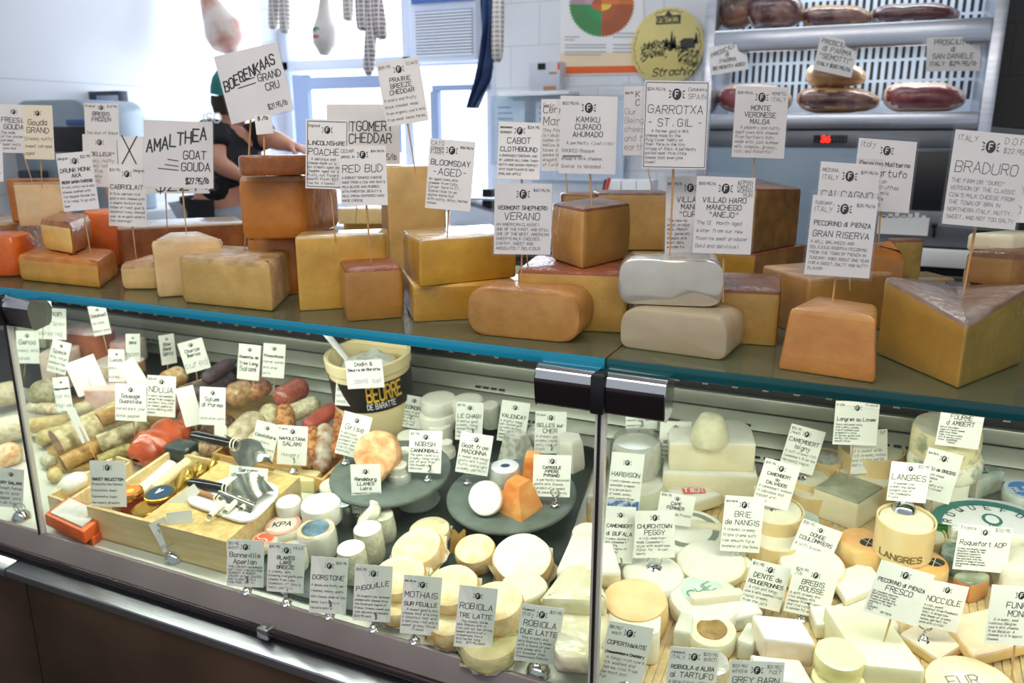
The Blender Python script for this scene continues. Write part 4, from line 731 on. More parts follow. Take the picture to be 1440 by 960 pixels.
# jars
def jar(label, cx, cy, rpx, hpx, h0, glass, lid, top, txt='', ring=None):
    P = deck(cx, cy + hpx, h0); d = dep(P); r = rpx * d / FPX; h = hpx * d / FPX / .84; root = thing('preserve_jar', label, 'jar', P, 'preserve jars in the pale crate'); M = frame(P, 0, DN)
    g = G().lathe([(0, 0), (r * .9, 0), (r * .96, h * .1), (r * .98, h * .6), (r * .86, h * .74), (0, h * .74)], 22, M); obj('glass_body', g, glass, root)
    g = G().lathe([(0, h * .72), (r, h * .72), (r * 1.02, h * .78), (r * 1.02, h * .95), (r * .96, h), (r * .86, h * .985), (0, h * .985)], 24, M); obj('lid', g, lid, root)
    g = G().lathe([(0, h * 1.0), (r * .84, h * 1.0)], 24, M); n = 12
    def place(x, y, l=0): return M @ V3((x, y, h * 1.0 + .0006 * (l + 1)))
    write(g, txt, -r * .3, -r * .2, r * .45, r * .12, place, 1) if txt else None
    if ring: g.add([place(r * .3 * math.cos(6.28 * i / n) + r * .1, r * .3 * math.sin(6.28 * i / n), .5) for i in range(n)], [tuple(range(n))], 1)
    obj('lid_label', g, [top, ring or WHITE], root)
GOLDM = mat('#cfa646', rough=.22, metal=.9); REDJ = mat('#8e1f16', rough=.15, film=.6)
jar('red preserve jar with an orange and yellow lid label', 190, 690, 17, 26, .012, REDJ, GOLDM, mat('#e87a3a', rough=.4), ring=mat('#efc94a', rough=.4))
jar('preserve jar with a gold rim and dark blue lid', 228, 692, 21, 12, .04, REDJ, GOLDM, mat('#1f4462', rough=.35), 'V')
jar('dark red preserve jar standing at the front board', 212, 712, 20, 20, .012, REDJ, GOLDM, mat('#c9a24a', rough=.3, metal=.8))
for i, (x, y) in enumerate(((262, 676), (280, 668), (298, 660))):
    P = deck(x, y, .05); r = 19 * dep(P) / FPX; g = G().lathe([(0, 0), (r, 0), (r * 1.02, .003), (r, .014), (r * .9, .016), (0, .015)], 24, frame(P, 0, DN, (38, -28))); solo('preserve_tin', ['gold round tin leaning nearest the jars', 'gold round tin leaning in the middle of three', 'gold round tin leaning nearest the twine-tied handle'][i], 'tin', g, mat('#c9a038', '#e2c468', 6, .25, metal=.85), 'leaning gold tins')
tubeD('long white paper-wrapped package slanting behind the jars', (186, 700, .035), (242, 652, .05), 10, [mat('#f6f3ea', '#ece6d6', 14, .5, .2, 40)], 'cc', 'wrapped_package', squash=.7, cat='package')
tubeD('cream wrapped stick slanting beside the gold tins', (214, 690, .05), (279, 638, .06), 8, [mat('#ece3bc', '#e0d4a0', 14, .5, .2, 40)], 'rr', 'wrapped_package', cat='package')
blk('bx', 'dark printed card box behind the paper-wrapped packages', [(231, 648), (262, 654)], 628, (mat('#2a3634', rough=.4), mat('#2a3634', rough=.4), mat('#35413e', '#c9cfc4', 12, .4, lo=.55, hi=.6)), .05, DF + .05, DS, name='card_box', group=None, cat='box')
# two orange boxes
for i, (pts, top, z0, lb) in enumerate((([(84, 745), (131, 768), (165, 742)], 757, DF + .0005, 'orange flat box at the bottom of the pair by the glass'), ([(65, 738), (120, 764), (153, 737)], 748, DF + .019, 'orange flat box with clear lid, topmost of the pair by the glass'))):
    o = blk('ob%d' % i, lb, pts, top, (mat('#ee6a22', rough=.4), mat('#e8641f', rough=.4), mat('#ee6a22', rough=.4)), .05, z0, DS, fil=.001, bev=.001, rough=0, lev=1, name='card_box', group='orange boxes by the glass', cat='box')
    if i:
        L, M_, R_ = [onP(x, y, z0, DS) for x, y in pts]; hh = KZ['ob1'] - z0 + .001; q = L + R_ - M_; c = (L + R_) / 2
        g = G(); V = [c + (p - c) * .8 + V3((0, 0, hh)) for p in (L, M_, R_, q)]; g.add([*V, *[v + V3((0, 0, .004)) for v in V]], [(4, 5, 6, 7), (0, 1, 5, 4), (1, 2, 6, 5), (2, 3, 7, 6), (3, 0, 4, 7)]); obj('clear_window', g, mat('#eeebe2', '#c9c4ba', 14, .2, .6, 30, film=.6), o, label='silvery clear lid')
# ---- slate board, cake stands
pts = [deck(x, y) for x, y in ((322, 818), (744, 935), (842, 636), (560, 584))]
g = G().prism([(p.x, p.y) for p in pts], DF + .0006, DF + .0125, .002, .03, [0] * 4, 0, None, 6, 0, lambda x, y: DS * (y - Y0)); solo('slate_board', 'large dark slate board under the soft cheese rounds', 'board', g, SLATE)
HS = .0125
def cake(label, cx, cy, rpx, h, feet=((0, 0, .55),)):
    P = deck(cx, cy, HS + h); d = dep(P); r = rpx * d / FPX; B = P - V3((0, 0, h)); root = thing('cake_stand', label, 'cake stand', B, 'slate cake stands'); M = frame(B, 0, DN); k = h
    g = G().lathe([(0, k - .014), (r * .93, k - .014), (r, k - .008), (r, k - .003), (r * .98, k), (0, k)], 48, M); obj('stone_plate', g, STONE, root)
    for fx, fy, fr_ in feet:
        q = r * fr_; g = G().lathe([(0, 0), (q, 0), (q * 1.03, .004), (q, .008), (q * .86, k * .45), (q * .8, k - .0145), (0, k - .0145)], 32, frame(B + V3((RT.x * fx * r, RT.y * fx * r + fy * r, DS * (RT.y * fx * r + fy * r))), 0, DN)); obj('glass_foot', g, mat('#b4c2bc', '#a2b0aa', 5, .08, film=.8), root, label='pale glass foot')
    return HS + h
H1 = cake('stone cake stand under the orange-crusted cheese, behind', 553, 658, 85, .078, ((.45, -.1, .36),))
H2 = cake('stone cake stand under the small orange pyramid cheese', 721, 690, 91, .055)
ORC = mat('#d99055', '#eec496', 40, .6, .8, 60)
disc('large orange-crusted round standing on edge on the rear cake stand', 533, 632, 32, 22, H1, [ORC, ORC], tilt=(62, 12), P=deck(536, 637, H1 + .052))
disc('smaller orange-crusted round leaning in front of the large one', 526, 648, 22, 14, H1, [ORC, ORC], tilt=(66, 8), P=deck(527, 658, H1 + .034))
disc('white wrapped ball cheese on the rear cake stand', 563, 654, 17, 20, H1, [FOILP, WHT], edge=.9, taper=.8, rough=.003)
disc('white cheese ball behind the clipped card on the rear stand', 570, 634, 15, 22, H1, [WHT, WHT], edge=.9, taper=.85)
disc('white cheese disc standing on edge on the front cake stand', 684, 683, 24, 15, H2, [WHT, mat('#f6f6f2', rough=.5)], tilt=(58, 10), P=deck(686, 700, H2 + .026))
disc('white paper-wrapped cheese with a dark blue star', 712, 655, 24, 20, H2, [FOILP, mat('#f2f3f5', '#e2e5ea', 20, .5, .5, 30)], taper=.85, rough=.003)
face_label(COL.objects[-1] if False else bpy.context.scene.collection.objects['soft_cheese.005'] if False else [o for o in COL.objects if o.get('label') == 'white paper-wrapped cheese with a dark blue star'][0], 'white paper-wrapped cheese with a dark blue star', 'dark blue star mark', .28, mat('#2c3c64', rough=.5), oval=.7)
PYR = mat('#e08038', '#f0b066', 22, .5, .6, 50)
def pyr(label, pts, top, k, mats, z0): return blk(label, label, pts, top, mats, .05, DF + z0, DS, fil=.006, bev=.006, name='pyramid_cheese', group=GC)
def pyramid(label, cx, cy, wpx, hpx, h0, m, yaw=20, tp_=.55):
    P = deck(cx, cy, h0); d = dep(P); r = wpx * d / FPX / 2 * 1.3; h = hpx * d / FPX / .84
    g = G().lathe([(0, 0), (r, 0), (r * .98, h * .06), (r * tp_ * 1.04, h * .92), (r * tp_ * .9, h), (0, h)], 4, frame(P, yaw, DN), rough=.003); return solo('pyramid_cheese', label, 'cheese', g, m, GC, loc=P)
pyramid('orange pyramid-shaped cheese at the front of the cake stand', 731, 716, 50, 40, H2, PYR, 28)
pyramid('orange pyramid cheese partly behind the PYRAMID card', 752, 684, 40, 44, H2, PYR, 60)
# ---- white cheeses behind the stands
disc('upper white round with a dark line, stacked behind the stands', 618, 560, 25, 17, .11, [WHT, WHT], P=deck(618, 577, .09))
disc('lower white round of the stack behind the stands', 618, 582, 26, 20, .03, [WHT, WHT], P=deck(618, 600, .045))
disc('white cylinder cheese in front of the white stack', 620, 598, 18, 26, HS, [WHT, WHT], P=deck(621, 622, HS))
disc('bright white small cheese ball beside the white cylinder', 629, 622, 13, 18, HS, [WHT, WHT], edge=.9, taper=.8)
disc('white drum cheese behind the middle rear card', 660, 562, 22, 26, .08, [WHT, WHT], P=deck(660, 588, .07))
disc('pale drum with bluish specks between two rear cards', 691, 570, 13, 28, .06, [ins('#ece8d2', '#a9bfa8', 30), WHT], P=deck(691, 598, .055))
pyramid('ash-grey pyramid cheese behind the front cake stand', 728, 652, 44, 40, HS, ASH, 20, .6)
pyramid('ash-grey pyramid cheese second in the rear row', 757, 640, 40, 36, HS, ASH, 50, .6)
disc('white six-sided cheese at the right of the rear row', 803, 618, 21, 40, HS, [WHT, WHT], seg=6, taper=.9, name='six_sided_cheese', P=deck(803, 656, HS))
disc('small white round near the rear bucket', 575, 612, 16, 14, .02, [CRM, WHT], P=deck(576, 625, .02))
# ---- bucket of butter
P = atY(532, 596, 1.74); P.z = sl(1.74); d = dep(P); r = 54 * d / FPX
root = thing('butter_bucket', 'cream wooden butter bucket with a black lettered band at the rear', 'bucket', P); M = frame(P, 0, DN); hb = zfor(P, 489) - P.z
BUCK = mat('#efe0b4', '#e6d29c', 9, .5, .1, 40, stretch=(1, 1, .1))
g = G().lathe([(0, 0), (r * .93, 0), (r * .95, .004), (r * 1.0, hb * .5), (r * 1.03, hb), (r * .98, hb), (r * .93, hb * .7), (0, hb * .7)], 40, M); obj('tub', g, BUCK, root)
g = G().lathe([(r * 1.03, hb * .86), (r * 1.07, hb * .88), (r * 1.08, hb * 1.0), (r * 1.03, hb * 1.01)], 40, M); obj('rim', g, BUCK, root)
g = G(); z0_, z1_ = hb * .46, hb * .80
g.lathe([(r * 1.005 + .0012, z0_), (r * 1.022 + .0012, z1_)], 48, M, 0)
th0 = math.atan2(-1, .5)
def bplace(x, y, l=0):
    q = (M.to_3x3().inverted() @ (CAM - P)); a0 = math.atan2(q.y, q.x); a = a0 + x / r; rr = r * 1.016 + .0014 + .0006 * l; return M @ V3((rr * math.cos(a), rr * math.sin(a), y))
write(g, 'BEURRE', -r * .35, z0_ + (z1_ - z0_) * .40, .040, .007, lambda x, y, l: bplace(x * .46 , y, l), 1, jit=0, slant=0); write(g, 'DE BARATTE', -r * .30, z0_ + (z1_ - z0_) * .12, .015, .0022, lambda x, y, l: bplace(x * .6, y, l), 2, jit=0, slant=0)
obj('label_band', g, [BLACK, mat('#e3b23c', rough=.5), WHITE], root, label='black band with yellow lettering')
g = G().lathe([(0, hb * .93), (r * .3, hb * .97), (r * .6, hb * .9), (r * .9, hb * .74)], 24, M, rough=.012); obj('butter_wrap', g, mat('#d9dbd2', '#b9bdb2', 20, .2, .9, 30, film=.6), root, label='crumpled clear wrap over butter')
A = atY(458, 468, 1.70); B = atY(492, 510, 1.70); g = G().tube([A, A.lerp(B, .5), B], [.014, .013, .011], 8, squash=.35); solo('white_paddle', 'white plastic paddle standing in the butter bucket', 'paddle', g, WHITE)
sign('white card clipped to the front of the butter bucket', 513, 526, 52, 40, 3, M @ V3((0, -r * 1.1, hb * .5)), t=('Dodin &', 'Beurre de Baratte'), b=('  demi sel',), em=False, footless=True, Y=P.y - r * 1.03 - .05, group=GS, tilt=1)
# ---- soft rounds on the slate
BR2 = [BRIE, mat('#f4e9c4', '#e3c284', 26, .6, 1.0, 60, k=.9, lo=.40, hi=.70)]
disc('rear cream round half under another, near the grey cylinders', 606, 742, 29, 14, HS, BR2, paper=1.12)
disc('cream round with an orange edge on white paper, nearest the cylinders', 592, 764, 37, 20, .03, BR2, paper=1.15, tilt=(14, -6))
disc('small cream round with a leaf behind it, middle of the slate', 672, 766, 29, 24, HS, BR2, tilt=(10, 0))
g = G(); P = deck(642, 765, HS + .02); g.sheet(lambda u, v: P + RT * (u - .5) * .03 + V3((0, .01 * v, (v - .5) * .05 + .006 * math.sin(u * 9))), 6, 6); solo('dried_leaf', 'brown dried leaf beside the small cream round', 'leaf', g, mat('#b08a44', '#94702f', 30, .7))
disc('wide floury white round on paper at the right of the slate', 736, 775, 42, 26, HS + .01, [BRIE, ins('#f5f3e4', '#e2dcc0', 30)], paper=1.12, tilt=(14, 6))
disc('lower round of the stack behind the fourth front card', 564, 838, 38, 18, HS, BR2, paper=1.1)
disc('upper cream round of the stack behind the fourth front card', 565, 803, 38, 22, .035, BR2, paper=1.1, tilt=(8, 0))
disc('lower round of the stack behind the fifth front card', 636, 866, 36, 22, HS, BR2, paper=1.15)
disc('upper cream round of the stack behind the fifth front card', 640, 816, 38, 26, .04, BR2, paper=1.12, tilt=(10, 0))
LEAFY = ins('#e6d98a', '#c9b75c', 18, bump=.6)
disc('lowest leaf-wrapped round behind the TRE LATTE card', 690, 895, 42, 22, HS, [LEAFY, LEAFY], paper=1.1)
disc('top cream round behind the TRE LATTE card', 702, 838, 38, 34, .04, BR2, paper=1.08, tilt=(6, 0))
disc('yellow leaf-wrapped round right of the cream stack', 738, 822, 34, 34, HS, [LEAFY, CRM], rough=.004)
disc('small yellow round tucked between the stacks, middle', 596, 802, 15, 18, HS, [LEAFY, CRM])
# ---- grey-white cylinders
disc('grey-white cylinder cheese nearest the front cards', 500, 768, 21, 42, HS, [CROT, WHT], name='cylinder_cheese', taper=.92, edge=.15)
disc('grey-white cylinder cheese behind the nearest one', 523, 741, 21, 42, HS, [CROT, WHT], name='cylinder_cheese', taper=.92, edge=.15)
disc('grey-white cylinder cheese third from the front', 541, 722, 18, 32, HS, [CROT, CROT], name='cylinder_cheese', taper=.92, edge=.15)
disc('mould-rinded half disc leaning on the cylinder cheeses', 524, 712, 22, 12, .06, [CROT, WHT], tilt=(35, -40), name='cylinder_cheese', P=deck(525, 728, .06))
# ---- tubs and wrapped small cheeses left of the slate
LBL = mat('#e7ddd0', rough=.5)
def lab(label, *a, **k):
    o = [o for o in COL.objects if o.get('label') == label][0]; face_label(o, label, *a, **k)
n_ = 'wrapped round with a pinkish ring label, left of the slate'
disc(n_, 402, 737, 27, 18, HS, [PAPER, PAPER], taper=.95); lab(n_, 'pinkish ring label', .9, mat('#cfc9bc', rough=.4), INK, 'KPA', sz=.42, ring=mat('#d9a08c', rough=.5))
n_ = 'tall wrapped round with a grey-blue picture label'
disc(n_, 450, 742, 27, 34, HS, [mat('#e8e6da', '#d8d5c6', 14, .4, .2, 40, film=.4), PAPER]); lab(n_, 'grey-blue ring label', .92, mat('#7597a8', '#39494f', 30, .4), INK, '', mat('#cdb08c', rough=.5))
n_ = 'small wrapped round with a red-orange label at the mat edge'
disc(n_, 374, 757, 19, 12, .02, [PAPER, PAPER]); lab(n_, 'red-orange label', .92, mat('#e5673c', rough=.4), WHITE, 'S', mat('#f0b090', rough=.5))
n_ = 'wrapped round with a gold-ringed pale blue label, front left'
disc(n_, 416, 770, 20, 26, HS, [PAPER, PAPER]); lab(n_, 'gold-ringed pale blue label', .92, mat('#aebcc4', '#7b8a90', 30, .4), INK, '', mat('#cfae74', rough=.5))
disc('half white bloomy wheel on top of the labelled rounds', 453, 703, 28, 24, .05, [BRI, WHT], P=deck(455, 730, .045))
disc('small white round beside the half white wheel', 409, 702, 18, 20, .045, [BRI, WHT], P=deck(409, 724, .035))
n_ = 'clear tub with a blue picture lid beside the rounds'
disc(n_, 489, 706, 13, 36, HS, [FROST, FROST], name='plastic_tub', cat='tub', taper=1.05); lab(n_, 'blue picture label', .95, mat('#9fb7cc', '#5a7896', 18, .4), INK, '', mat('#e9e4d8', rough=.5))
disc('flat yellow wrapped round behind the card over the cylinders', 472, 679, 21, 10, .02, [CRM, CRM], P=deck(472, 690, .015))
blk('tetra', 'pale yellow paper-wrapped block beside the salami crate', [(376, 690), (442, 694)], 672, (mat('#ece2ac', '#dfd294', 14, .5, .3, 40),) * 3, .05, DF, DS, fil=.003, name='wrapped_block', group=GC)
# ---- wrapped wedges left of the right-hand post
W2 = mat('#e6e2c8', '#d6cca0', 14, .3, .9, 26, film=.9, bd=.012)
for i, (y, lb) in enumerate(((940, 'bottom wrapped wedge of the stack beside the glass post'), (918, 'second lowest wrapped wedge of the stack beside the glass post'), (896, 'third lowest wrapped wedge of the stack beside the glass post'))):
    blk('sw%d' % i, lb, [(776, 944), (846, 952)], 944 - 24, (W2, W2, W2), .12, DF + .001 + i * .0225, DS, name='wrapped_wedge', group=GC, fil=.02, bev=.007, rough=.004)
blk('sw4', 'white wrapped wedge with a crinkled film front, by the post', [(757, 868), (858, 872)], 842, (W2, W2, W2), .1, DF + .07, DS, name='wrapped_wedge', group=GC, taper=.4, fil=.02, bev=.012, rough=.005)
blk('sw5', 'white wrapped wedge behind the crinkled one, by the post', [(782, 830), (874, 832)], 802, (W2, W2, WHT), .12, DF + .05, DS, name='wrapped_wedge', group=GC, taper=.6, fil=.014, bev=.008, rough=.003)
disc('white round tied with orange string at the slate edge', 826, 744, 22, 20, .03, [CRM, WHT], P=deck(827, 766, .03))
disc('grey plastic tub partly behind the glass post', 838, 700, 13, 34, .02, [FROST, FROST], name='plastic_tub', cat='tub')
g = G(); a, b = deck(848, 652), deck(766, 925); t = (a - b).normalized(); s_ = V3((t.y, -t.x, 0)) * .012; u_ = V3((0, 0, .02)); g.add([a, b, b + s_, a + s_, a + u_, b + u_, b + s_ + u_, a + s_ + u_], [(0, 1, 2, 3), (7, 6, 5, 4), (0, 4, 5, 1), (1, 5, 6, 2), (2, 6, 7, 3), (3, 7, 4, 0)]); solo('wooden_batten', 'narrow wooden strip along the right edge of the slate', 'strip', g, WOOD)
# ---- right-hand section
g = G(); M0 = V3((-.30, 1.12, 0))
for i in range(90):
    x = -.325 + i * .0135; V = [(x, 1.10, sl(1.10) + .0006), (x + .0115, 1.10, sl(1.10) + .0006), (x + .0115, 1.84, sl(1.84) + .0006), (x, 1.84, sl(1.84) + .0006)]; g.add([V3(v) for v in V] + [V3(v) + V3((0, 0, .0024)) for v in V], [(4, 5, 6, 7), (0, 1, 5, 4), (1, 2, 6, 5), (3, 0, 4, 7)])
solo('bamboo_mat', 'tan bamboo slat mat under the right-hand cheeses', 'mat', g, mat('#d8c090', '#c2a66e', 60, .5))
HM = .0032
n_ = 'white cheese in a clear domed tub at the rear by the post'
disc('pale drum cheese under the clear domed tub', 897, 676, 37, 24, HM, [ins('#d9dcb8', '#c9cda4', 20, film=.4), WHT])
o = disc(n_, 894, 622, 33, 36, .065, [WHT, WHT], P=deck(895, 660, .05))
P, r, h, _, _ = o_h[n_]; g = G().lathe([(r * 1.1, 0), (r * 1.1, h * .9), (r * .95, h * 1.18), (r * .5, h * 1.24), (0, h * 1.25)], 30, frame(P, 0, DN)); obj('domed_lid', g, FROST, o, label='clear plastic dome')
blk('b2', 'lower thick brie half with rounded back, rear right section', [(930, 706), (1062, 712)], 664, (PST, BRI, WHT), .13, DF + HM, DS, name='brie_half', group=GC, fil=[.004, .004, .06, .06])
blk('b1', 'upper thick brie half stacked on the lower one, rear', [(940, 662), (1060, 664)], 622, (PST, BRI, WHT), .11, KZ['b2'] + DS * .0, DS, name='brie_half', group=GC, fil=[.004, .004, .055, .055])
P = onP(998, 620, KZ['b1'], DS); g = G().lathe([(0, 0), (.039, 0), (.042, .006), (.038, .03), (.026, .058), (.019, .063), (0, .064)], 20, frame(P, 0, DN), rough=.003); solo('cone_cheese', 'pale blunt cone cheese on top of the stacked brie halves', 'cheese', g, ins('#e6dfae', '#d8cf98', 70), GC)
blk('w3', 'white-topped brie wedge with a red printed label', [(937, 704), (972, 724), (1014, 712)], 706, (PST, PST, WHT), .06, DF + .012, DS, name='brie_wedge', group=GC, fil=.004)
L_, M_, R_ = [onP(x, y, DF + .012, DS) for x, y in ((937, 704), (972, 724), (1014, 712))]; hh = KZ['w3'] - DF - .012 + .001
c_ = (L_ + R_) / 2 + V3((0, 0, hh)); ob = [o for o in COL.objects if o.get('label') == 'white-topped brie wedge with a red printed label'][0]
def fplace(c, sx=1): return lambda x, y, l=0: c + RT * x + V3((-RT.y, RT.x, 0)) * y + V3((0, 0, DS * (RT.x * y) + .0006 * (l + 1)))
g = G(); f_ = fplace(c_); g.add([f_(-.026, -.012), f_(.026, -.012), f_(.026, .012), f_(-.026, .012)], [(0, 1, 2, 3)]); write(g, 'TIER', -.024, -.008, .015, .0026, lambda x, y, l: f_(x, y, 2), 1, jit=0); obj('paper_label', g, [mat('#e2685c', rough=.5), WHITE], ob, label='red printed label')
blk('w3b', 'small brie wedge left of the red-labelled wedge', [(898, 708), (915, 716), (948, 702)], 703, (PST, PST, WHT), .06, DF + .01, DS, name='brie_wedge', group=GC, fil=.004)
n_ = 'wide white brie wheel with a thin black ring print'
disc(n_, 968, 744, 52, 20, HM, [BRI, WHT], name='brie_round'); lab(n_, 'thin printed ring', .8, WHT, INK, '', mat('#7f8a7c', rough=.5))
blk('w4', 'thin yellow slab lying on the wide white brie wheel', [(970, 742), (1014, 750)], 736, (PST, PST, PST), .02, DF + .035, DS, group=GC, fil=.002)
disc('pale round under the ring-topped card stand, left of right section', 918, 803, 43, 26, HM, [BRI, WHT])
disc('tan round with ribbed sides behind the front left card', 893, 838, 45, 40, .01, [mat('#e6c68e', '#dcb678', 30, .6, .3, 60), mat('#f0cf9e', '#e9be88', 20, .6, .4, 50)], ribs=.012, seg=80, rough=.0004, name='ribbed_cheese')
blk('cw', 'white card-wrapped round behind the tilted card at the right-hand post', [(850, 930), (926, 938)], 885, (PAPER, PAPER, WHT), .08, DF + HM, DS, group=GC, fil=.02, name='wrapped_block')
disc('flat pale brie half left of the blue-corner card', 1000, 786, 47, 14, .02, [PST, WHT])
n_ = 'white brie with a pale green printed label, middle right section'
disc(n_, 992, 838, 50, 24, HM, [BRI, WHT], name='brie_round'); lab(n_, 'pale green printed label', .6, mat('#cfe0d2', '#b9d0c2', 30, .5), mat('#7fa090', rough=.5), 'CHE', dx=.1, dy=.3, rot=30)
blk('w5', 'yellow crescent slab in front of the green-labelled brie', [(972, 860), (1046, 852)], 842, (PST, PST, CRM), .02, DF + .03, DS, group=GC, fil=.006)
n_ = 'cream round topped with brown walnut pieces'
disc(n_, 1000, 882, 34, 24, HM, [CRM, ins('#f0e6b4', '#e8dca4'), ins('#8a6c3a', '#b09258', 50, bump=.9, bsc=60)], inner=1, name='walnut_topped_cheese')
disc('foil-wrapped small round behind the ALBA card', 998, 928, 27, 18, HM, [FOILP, FOILP], rough=.003)
blk('wb', 'plastic-wrapped pinkish white block near the front glass', [(1054, 896), (1072, 932), (1144, 940)], 897, (mat('#f0e2cc', '#e2cbb0', 14, .4, .3, 40, film=.7), mat('#f0e2cc', '#e0bf9c', 14, .4, .3, 40, film=.7), mat('#f6f1e8', '#ebe2d2', 14, .3, .4, 40, film=.8)), .06, DF + .03, DS, group=GC, fil=.006, name='wrapped_block')
blk('wb2', 'white printed box under the plastic-wrapped block', [(1052, 948), (1070, 985), (1142, 992)], 955, (PAPER, PAPER, WHT), .06, DF + HM, DS, group=GC, fil=.003, name='card_box', cat='box')
def wbox(label, cx, cy, rpx, hpx, h0, topm=None, txt='', P=None, side='', group='round wooden cheese boxes', name='wooden_cheese_box'):
    P = P or deck(cx, cy + hpx, h0); d = dep(P); r = rpx * d / FPX; h = hpx * d / FPX / .84; root = thing(name, label, 'cheese box', P, group); M = frame(P, 0, DN)
    g = G().lathe([(0, 0), (r, 0), (r, h), (r * .94, h), (r * .94, h * .8), (0, h * .8)], 36, M)
    if side:
        q = M.to_3x3().inverted() @ (CAM - P); a0 = math.atan2(q.y, q.x); sz = min(h * .36, r * 1.55 / twidth(side))
        write(g, side, -twidth(side) * sz / 2, h * .14, sz, sz * .17, lambda x, y, l: M @ V3(((r + .001) * math.cos(a0 + x / r), (r + .0006) * math.sin(a0 + x / r), y)), 1, jit=0, slant=0)
    obj('box_wall', g, [BOXW, mat('#7d6530', rough=.6)], root)
    g = G().lathe([(0, h * .6), (r * .9, h * .6), (r * .93, h * .8), (r * .9, h * .93), (0, h * .95)], 30, M, rough=.001); obj('cheese', g, topm or CRM, root); return P, r, h
wbox('lower round wooden box of the stack left of centre', 1090, 752, 37, 30, HM); wbox('upper round wooden box of the stack left of centre', 1090, 714, 37, 26, .036, P=deck(1090, 742, .037))
wbox('lower wooden box of the rear stack behind a wire ring stand', 1138, 688, 27, 24, HM); wbox('upper wooden box of the rear stack behind a wire ring stand', 1138, 668, 27, 16, .03, P=deck(1138, 686, .03))
wbox('wooden box with a grey-topped cheese at the rear', 1160, 640, 24, 20, .03, ASH, P=deck(1160, 662, .03)); wbox('large round wooden box behind the two overlapping rear cards', 1221, 628, 43, 40, .02, P=deck(1221, 668, .02))
wbox('round wooden box printed with a ring, under a small chrome clip', 1214, 666, 38, 28, HM, WHT)
CW = mat('#e4e4d4', '#c9ccb8', 16, .18, .9, 30, film=1.0, bd=.012)
for i, (lb, pts, top, dp, z0, mm) in enumerate((
    ('pale brie wedge beside the post under the BUFALA card', [(852, 812), (884, 818)], 798, .05, HM, (PST, PST, WHT)),
    ('white block low beside the ribbed tan round', [(850, 862), (868, 868)], 836, .05, HM, (CRM, CRM, WHT)),
    ('clear crumpled wrapped piece between the walnut round and pinkish block', [(1034, 926), (1058, 934)], 898, .05, HM, (CW, CW, CW)),
    ('clear wrapped piece behind the walnut-topped round', [(1030, 890), (1072, 884)], 866, .05, HM, (CW, CW, WHT)),
    ('clear crumpled wrapped piece left of the walnut-topped round', [(944, 912), (972, 918)], 884, .05, HM, (CW, CW, CW)),
    ('pale wedge between the pinkish block and the green-yellow wedge', [(1146, 900), (1186, 896)], 878, .05, HM, (PST, PST, WHT)),
    ('brie wedge right of the large green-yellow wedge', [(1228, 902), (1264, 900)], 882, .05, HM, (PNF, PNF, PNK) if False else (PST, PST, WHT)),
    ('pale wedge behind the two orange rounds', [(1180, 812), (1226, 826)], 806, .06, HM, (PST, PST, WHT)),
    ('clear-wrapped wedge at the rear right beside the blue wheels', [(1372, 672), (1424, 664)], 640, .06, .05, (CW, CW, CW)),
    ('white soft cheese block under the ROQUEFORT AOP card', [(1398, 812), (1450, 818)], 786, .06, HM, (CRM, CRM, WHT)),
    ('pale block at the right frame edge behind the largest grey card', [(1404, 880), (1460, 876)], 852, .05, HM, (PST, PST, WHT)),
    ('cream wedge behind the white brie with the green label', [(1030, 822), (1062, 816)], 800, .05, HM, (PST, PST, WHT)))):
    blk('x%d' % i, lb, pts, top, mm, dp, DF + z0, DS, fil=.007, bev=.005, rough=.002, name='cheese_wedge', group=GC, taper=.7)
GREYT = mat('#8f9478', '#b0b294', 25, .4, .5, 70, film=.5)
blk('gw', 'pale yellow wedge with greyish rind top, centre right', [(1140, 724), (1202, 748), (1238, 724)], 706, (PST, PST, GREYT), .07, DF + HM, DS, group=GC, fil=.006, name='cheese_wedge')
P, r, h = wbox('tall round wooden box lettered LANGRES', 1269, 714, 38, 46, HM + .02, side='LANGRES', P=deck(1268, 774, .060))
wbox('round wooden box half hidden behind the LANGRES box', 1296, 748, 28, 26, HM)
ORD = [mat('#e9c88e', '#dfb874', 30, .6, .3, 60), mat('#eeba74', '#e29c4c', 20, .5, .4, 50, film=.5)]
for lb, cx, cy in (('orange round with a black oval label left of the LANGRES box', 1212, 760), ('orange round with a black oval label below the LANGRES box', 1291, 788)):
    disc(lb, cx, cy, 34, 34, HM, ORD, edge=.2, name='washed_rind_cheese'); lab(lb, 'black oval label', .36, mat('#2b2a24', rough=.4), mat('#d8d2b8', rough=.5), 'X', dx=(.12 if cx < 1250 else .5), dy=-.1, oval=.75)
# roquefort and neighbours
VEIN = mat('#f2eed4', '#8f9c86', 26, .45, .2, 60, film=.4, lo=.56, hi=.68)
blk('rq', 'large half wheel of ROQUEFORT with a teal and white label', [(1334, 776), (1460, 792)], 742, (VEIN, VEIN, mat('#eef0ee', rough=.4)), .12, DF + HM + .02, DS, group=GC, fil=[.006, .006, .05, .05], name='blue_cheese_half')
ob = [o for o in COL.objects if o.get('label') == 'large half wheel of ROQUEFORT with a teal and white label'][0]
a_, b_ = onP(1334, 776, DF + HM + .02, DS), onP(1460, 792, DF + HM + .02, DS); t_ = (b_ - a_).normalized(); n_2 = V3((-t_.y, t_.x, 0)).normalized(); hh = KZ['rq'] - (DF + HM + .02); c_ = (a_ + b_) / 2 + n_2 * .008 + V3((0, 0, hh))
TEAL = mat('#3f7f78', rough=.45)
def rplace(x, y, l=0): q = c_ + t_ * x + n_2 * y; q.z += DS * 0 + .0008 + .0006 * l; q.z = sl(q.y) - DF + KZ['rq'] + .0008 + .0006 * l; return q
g = G(); n = 20
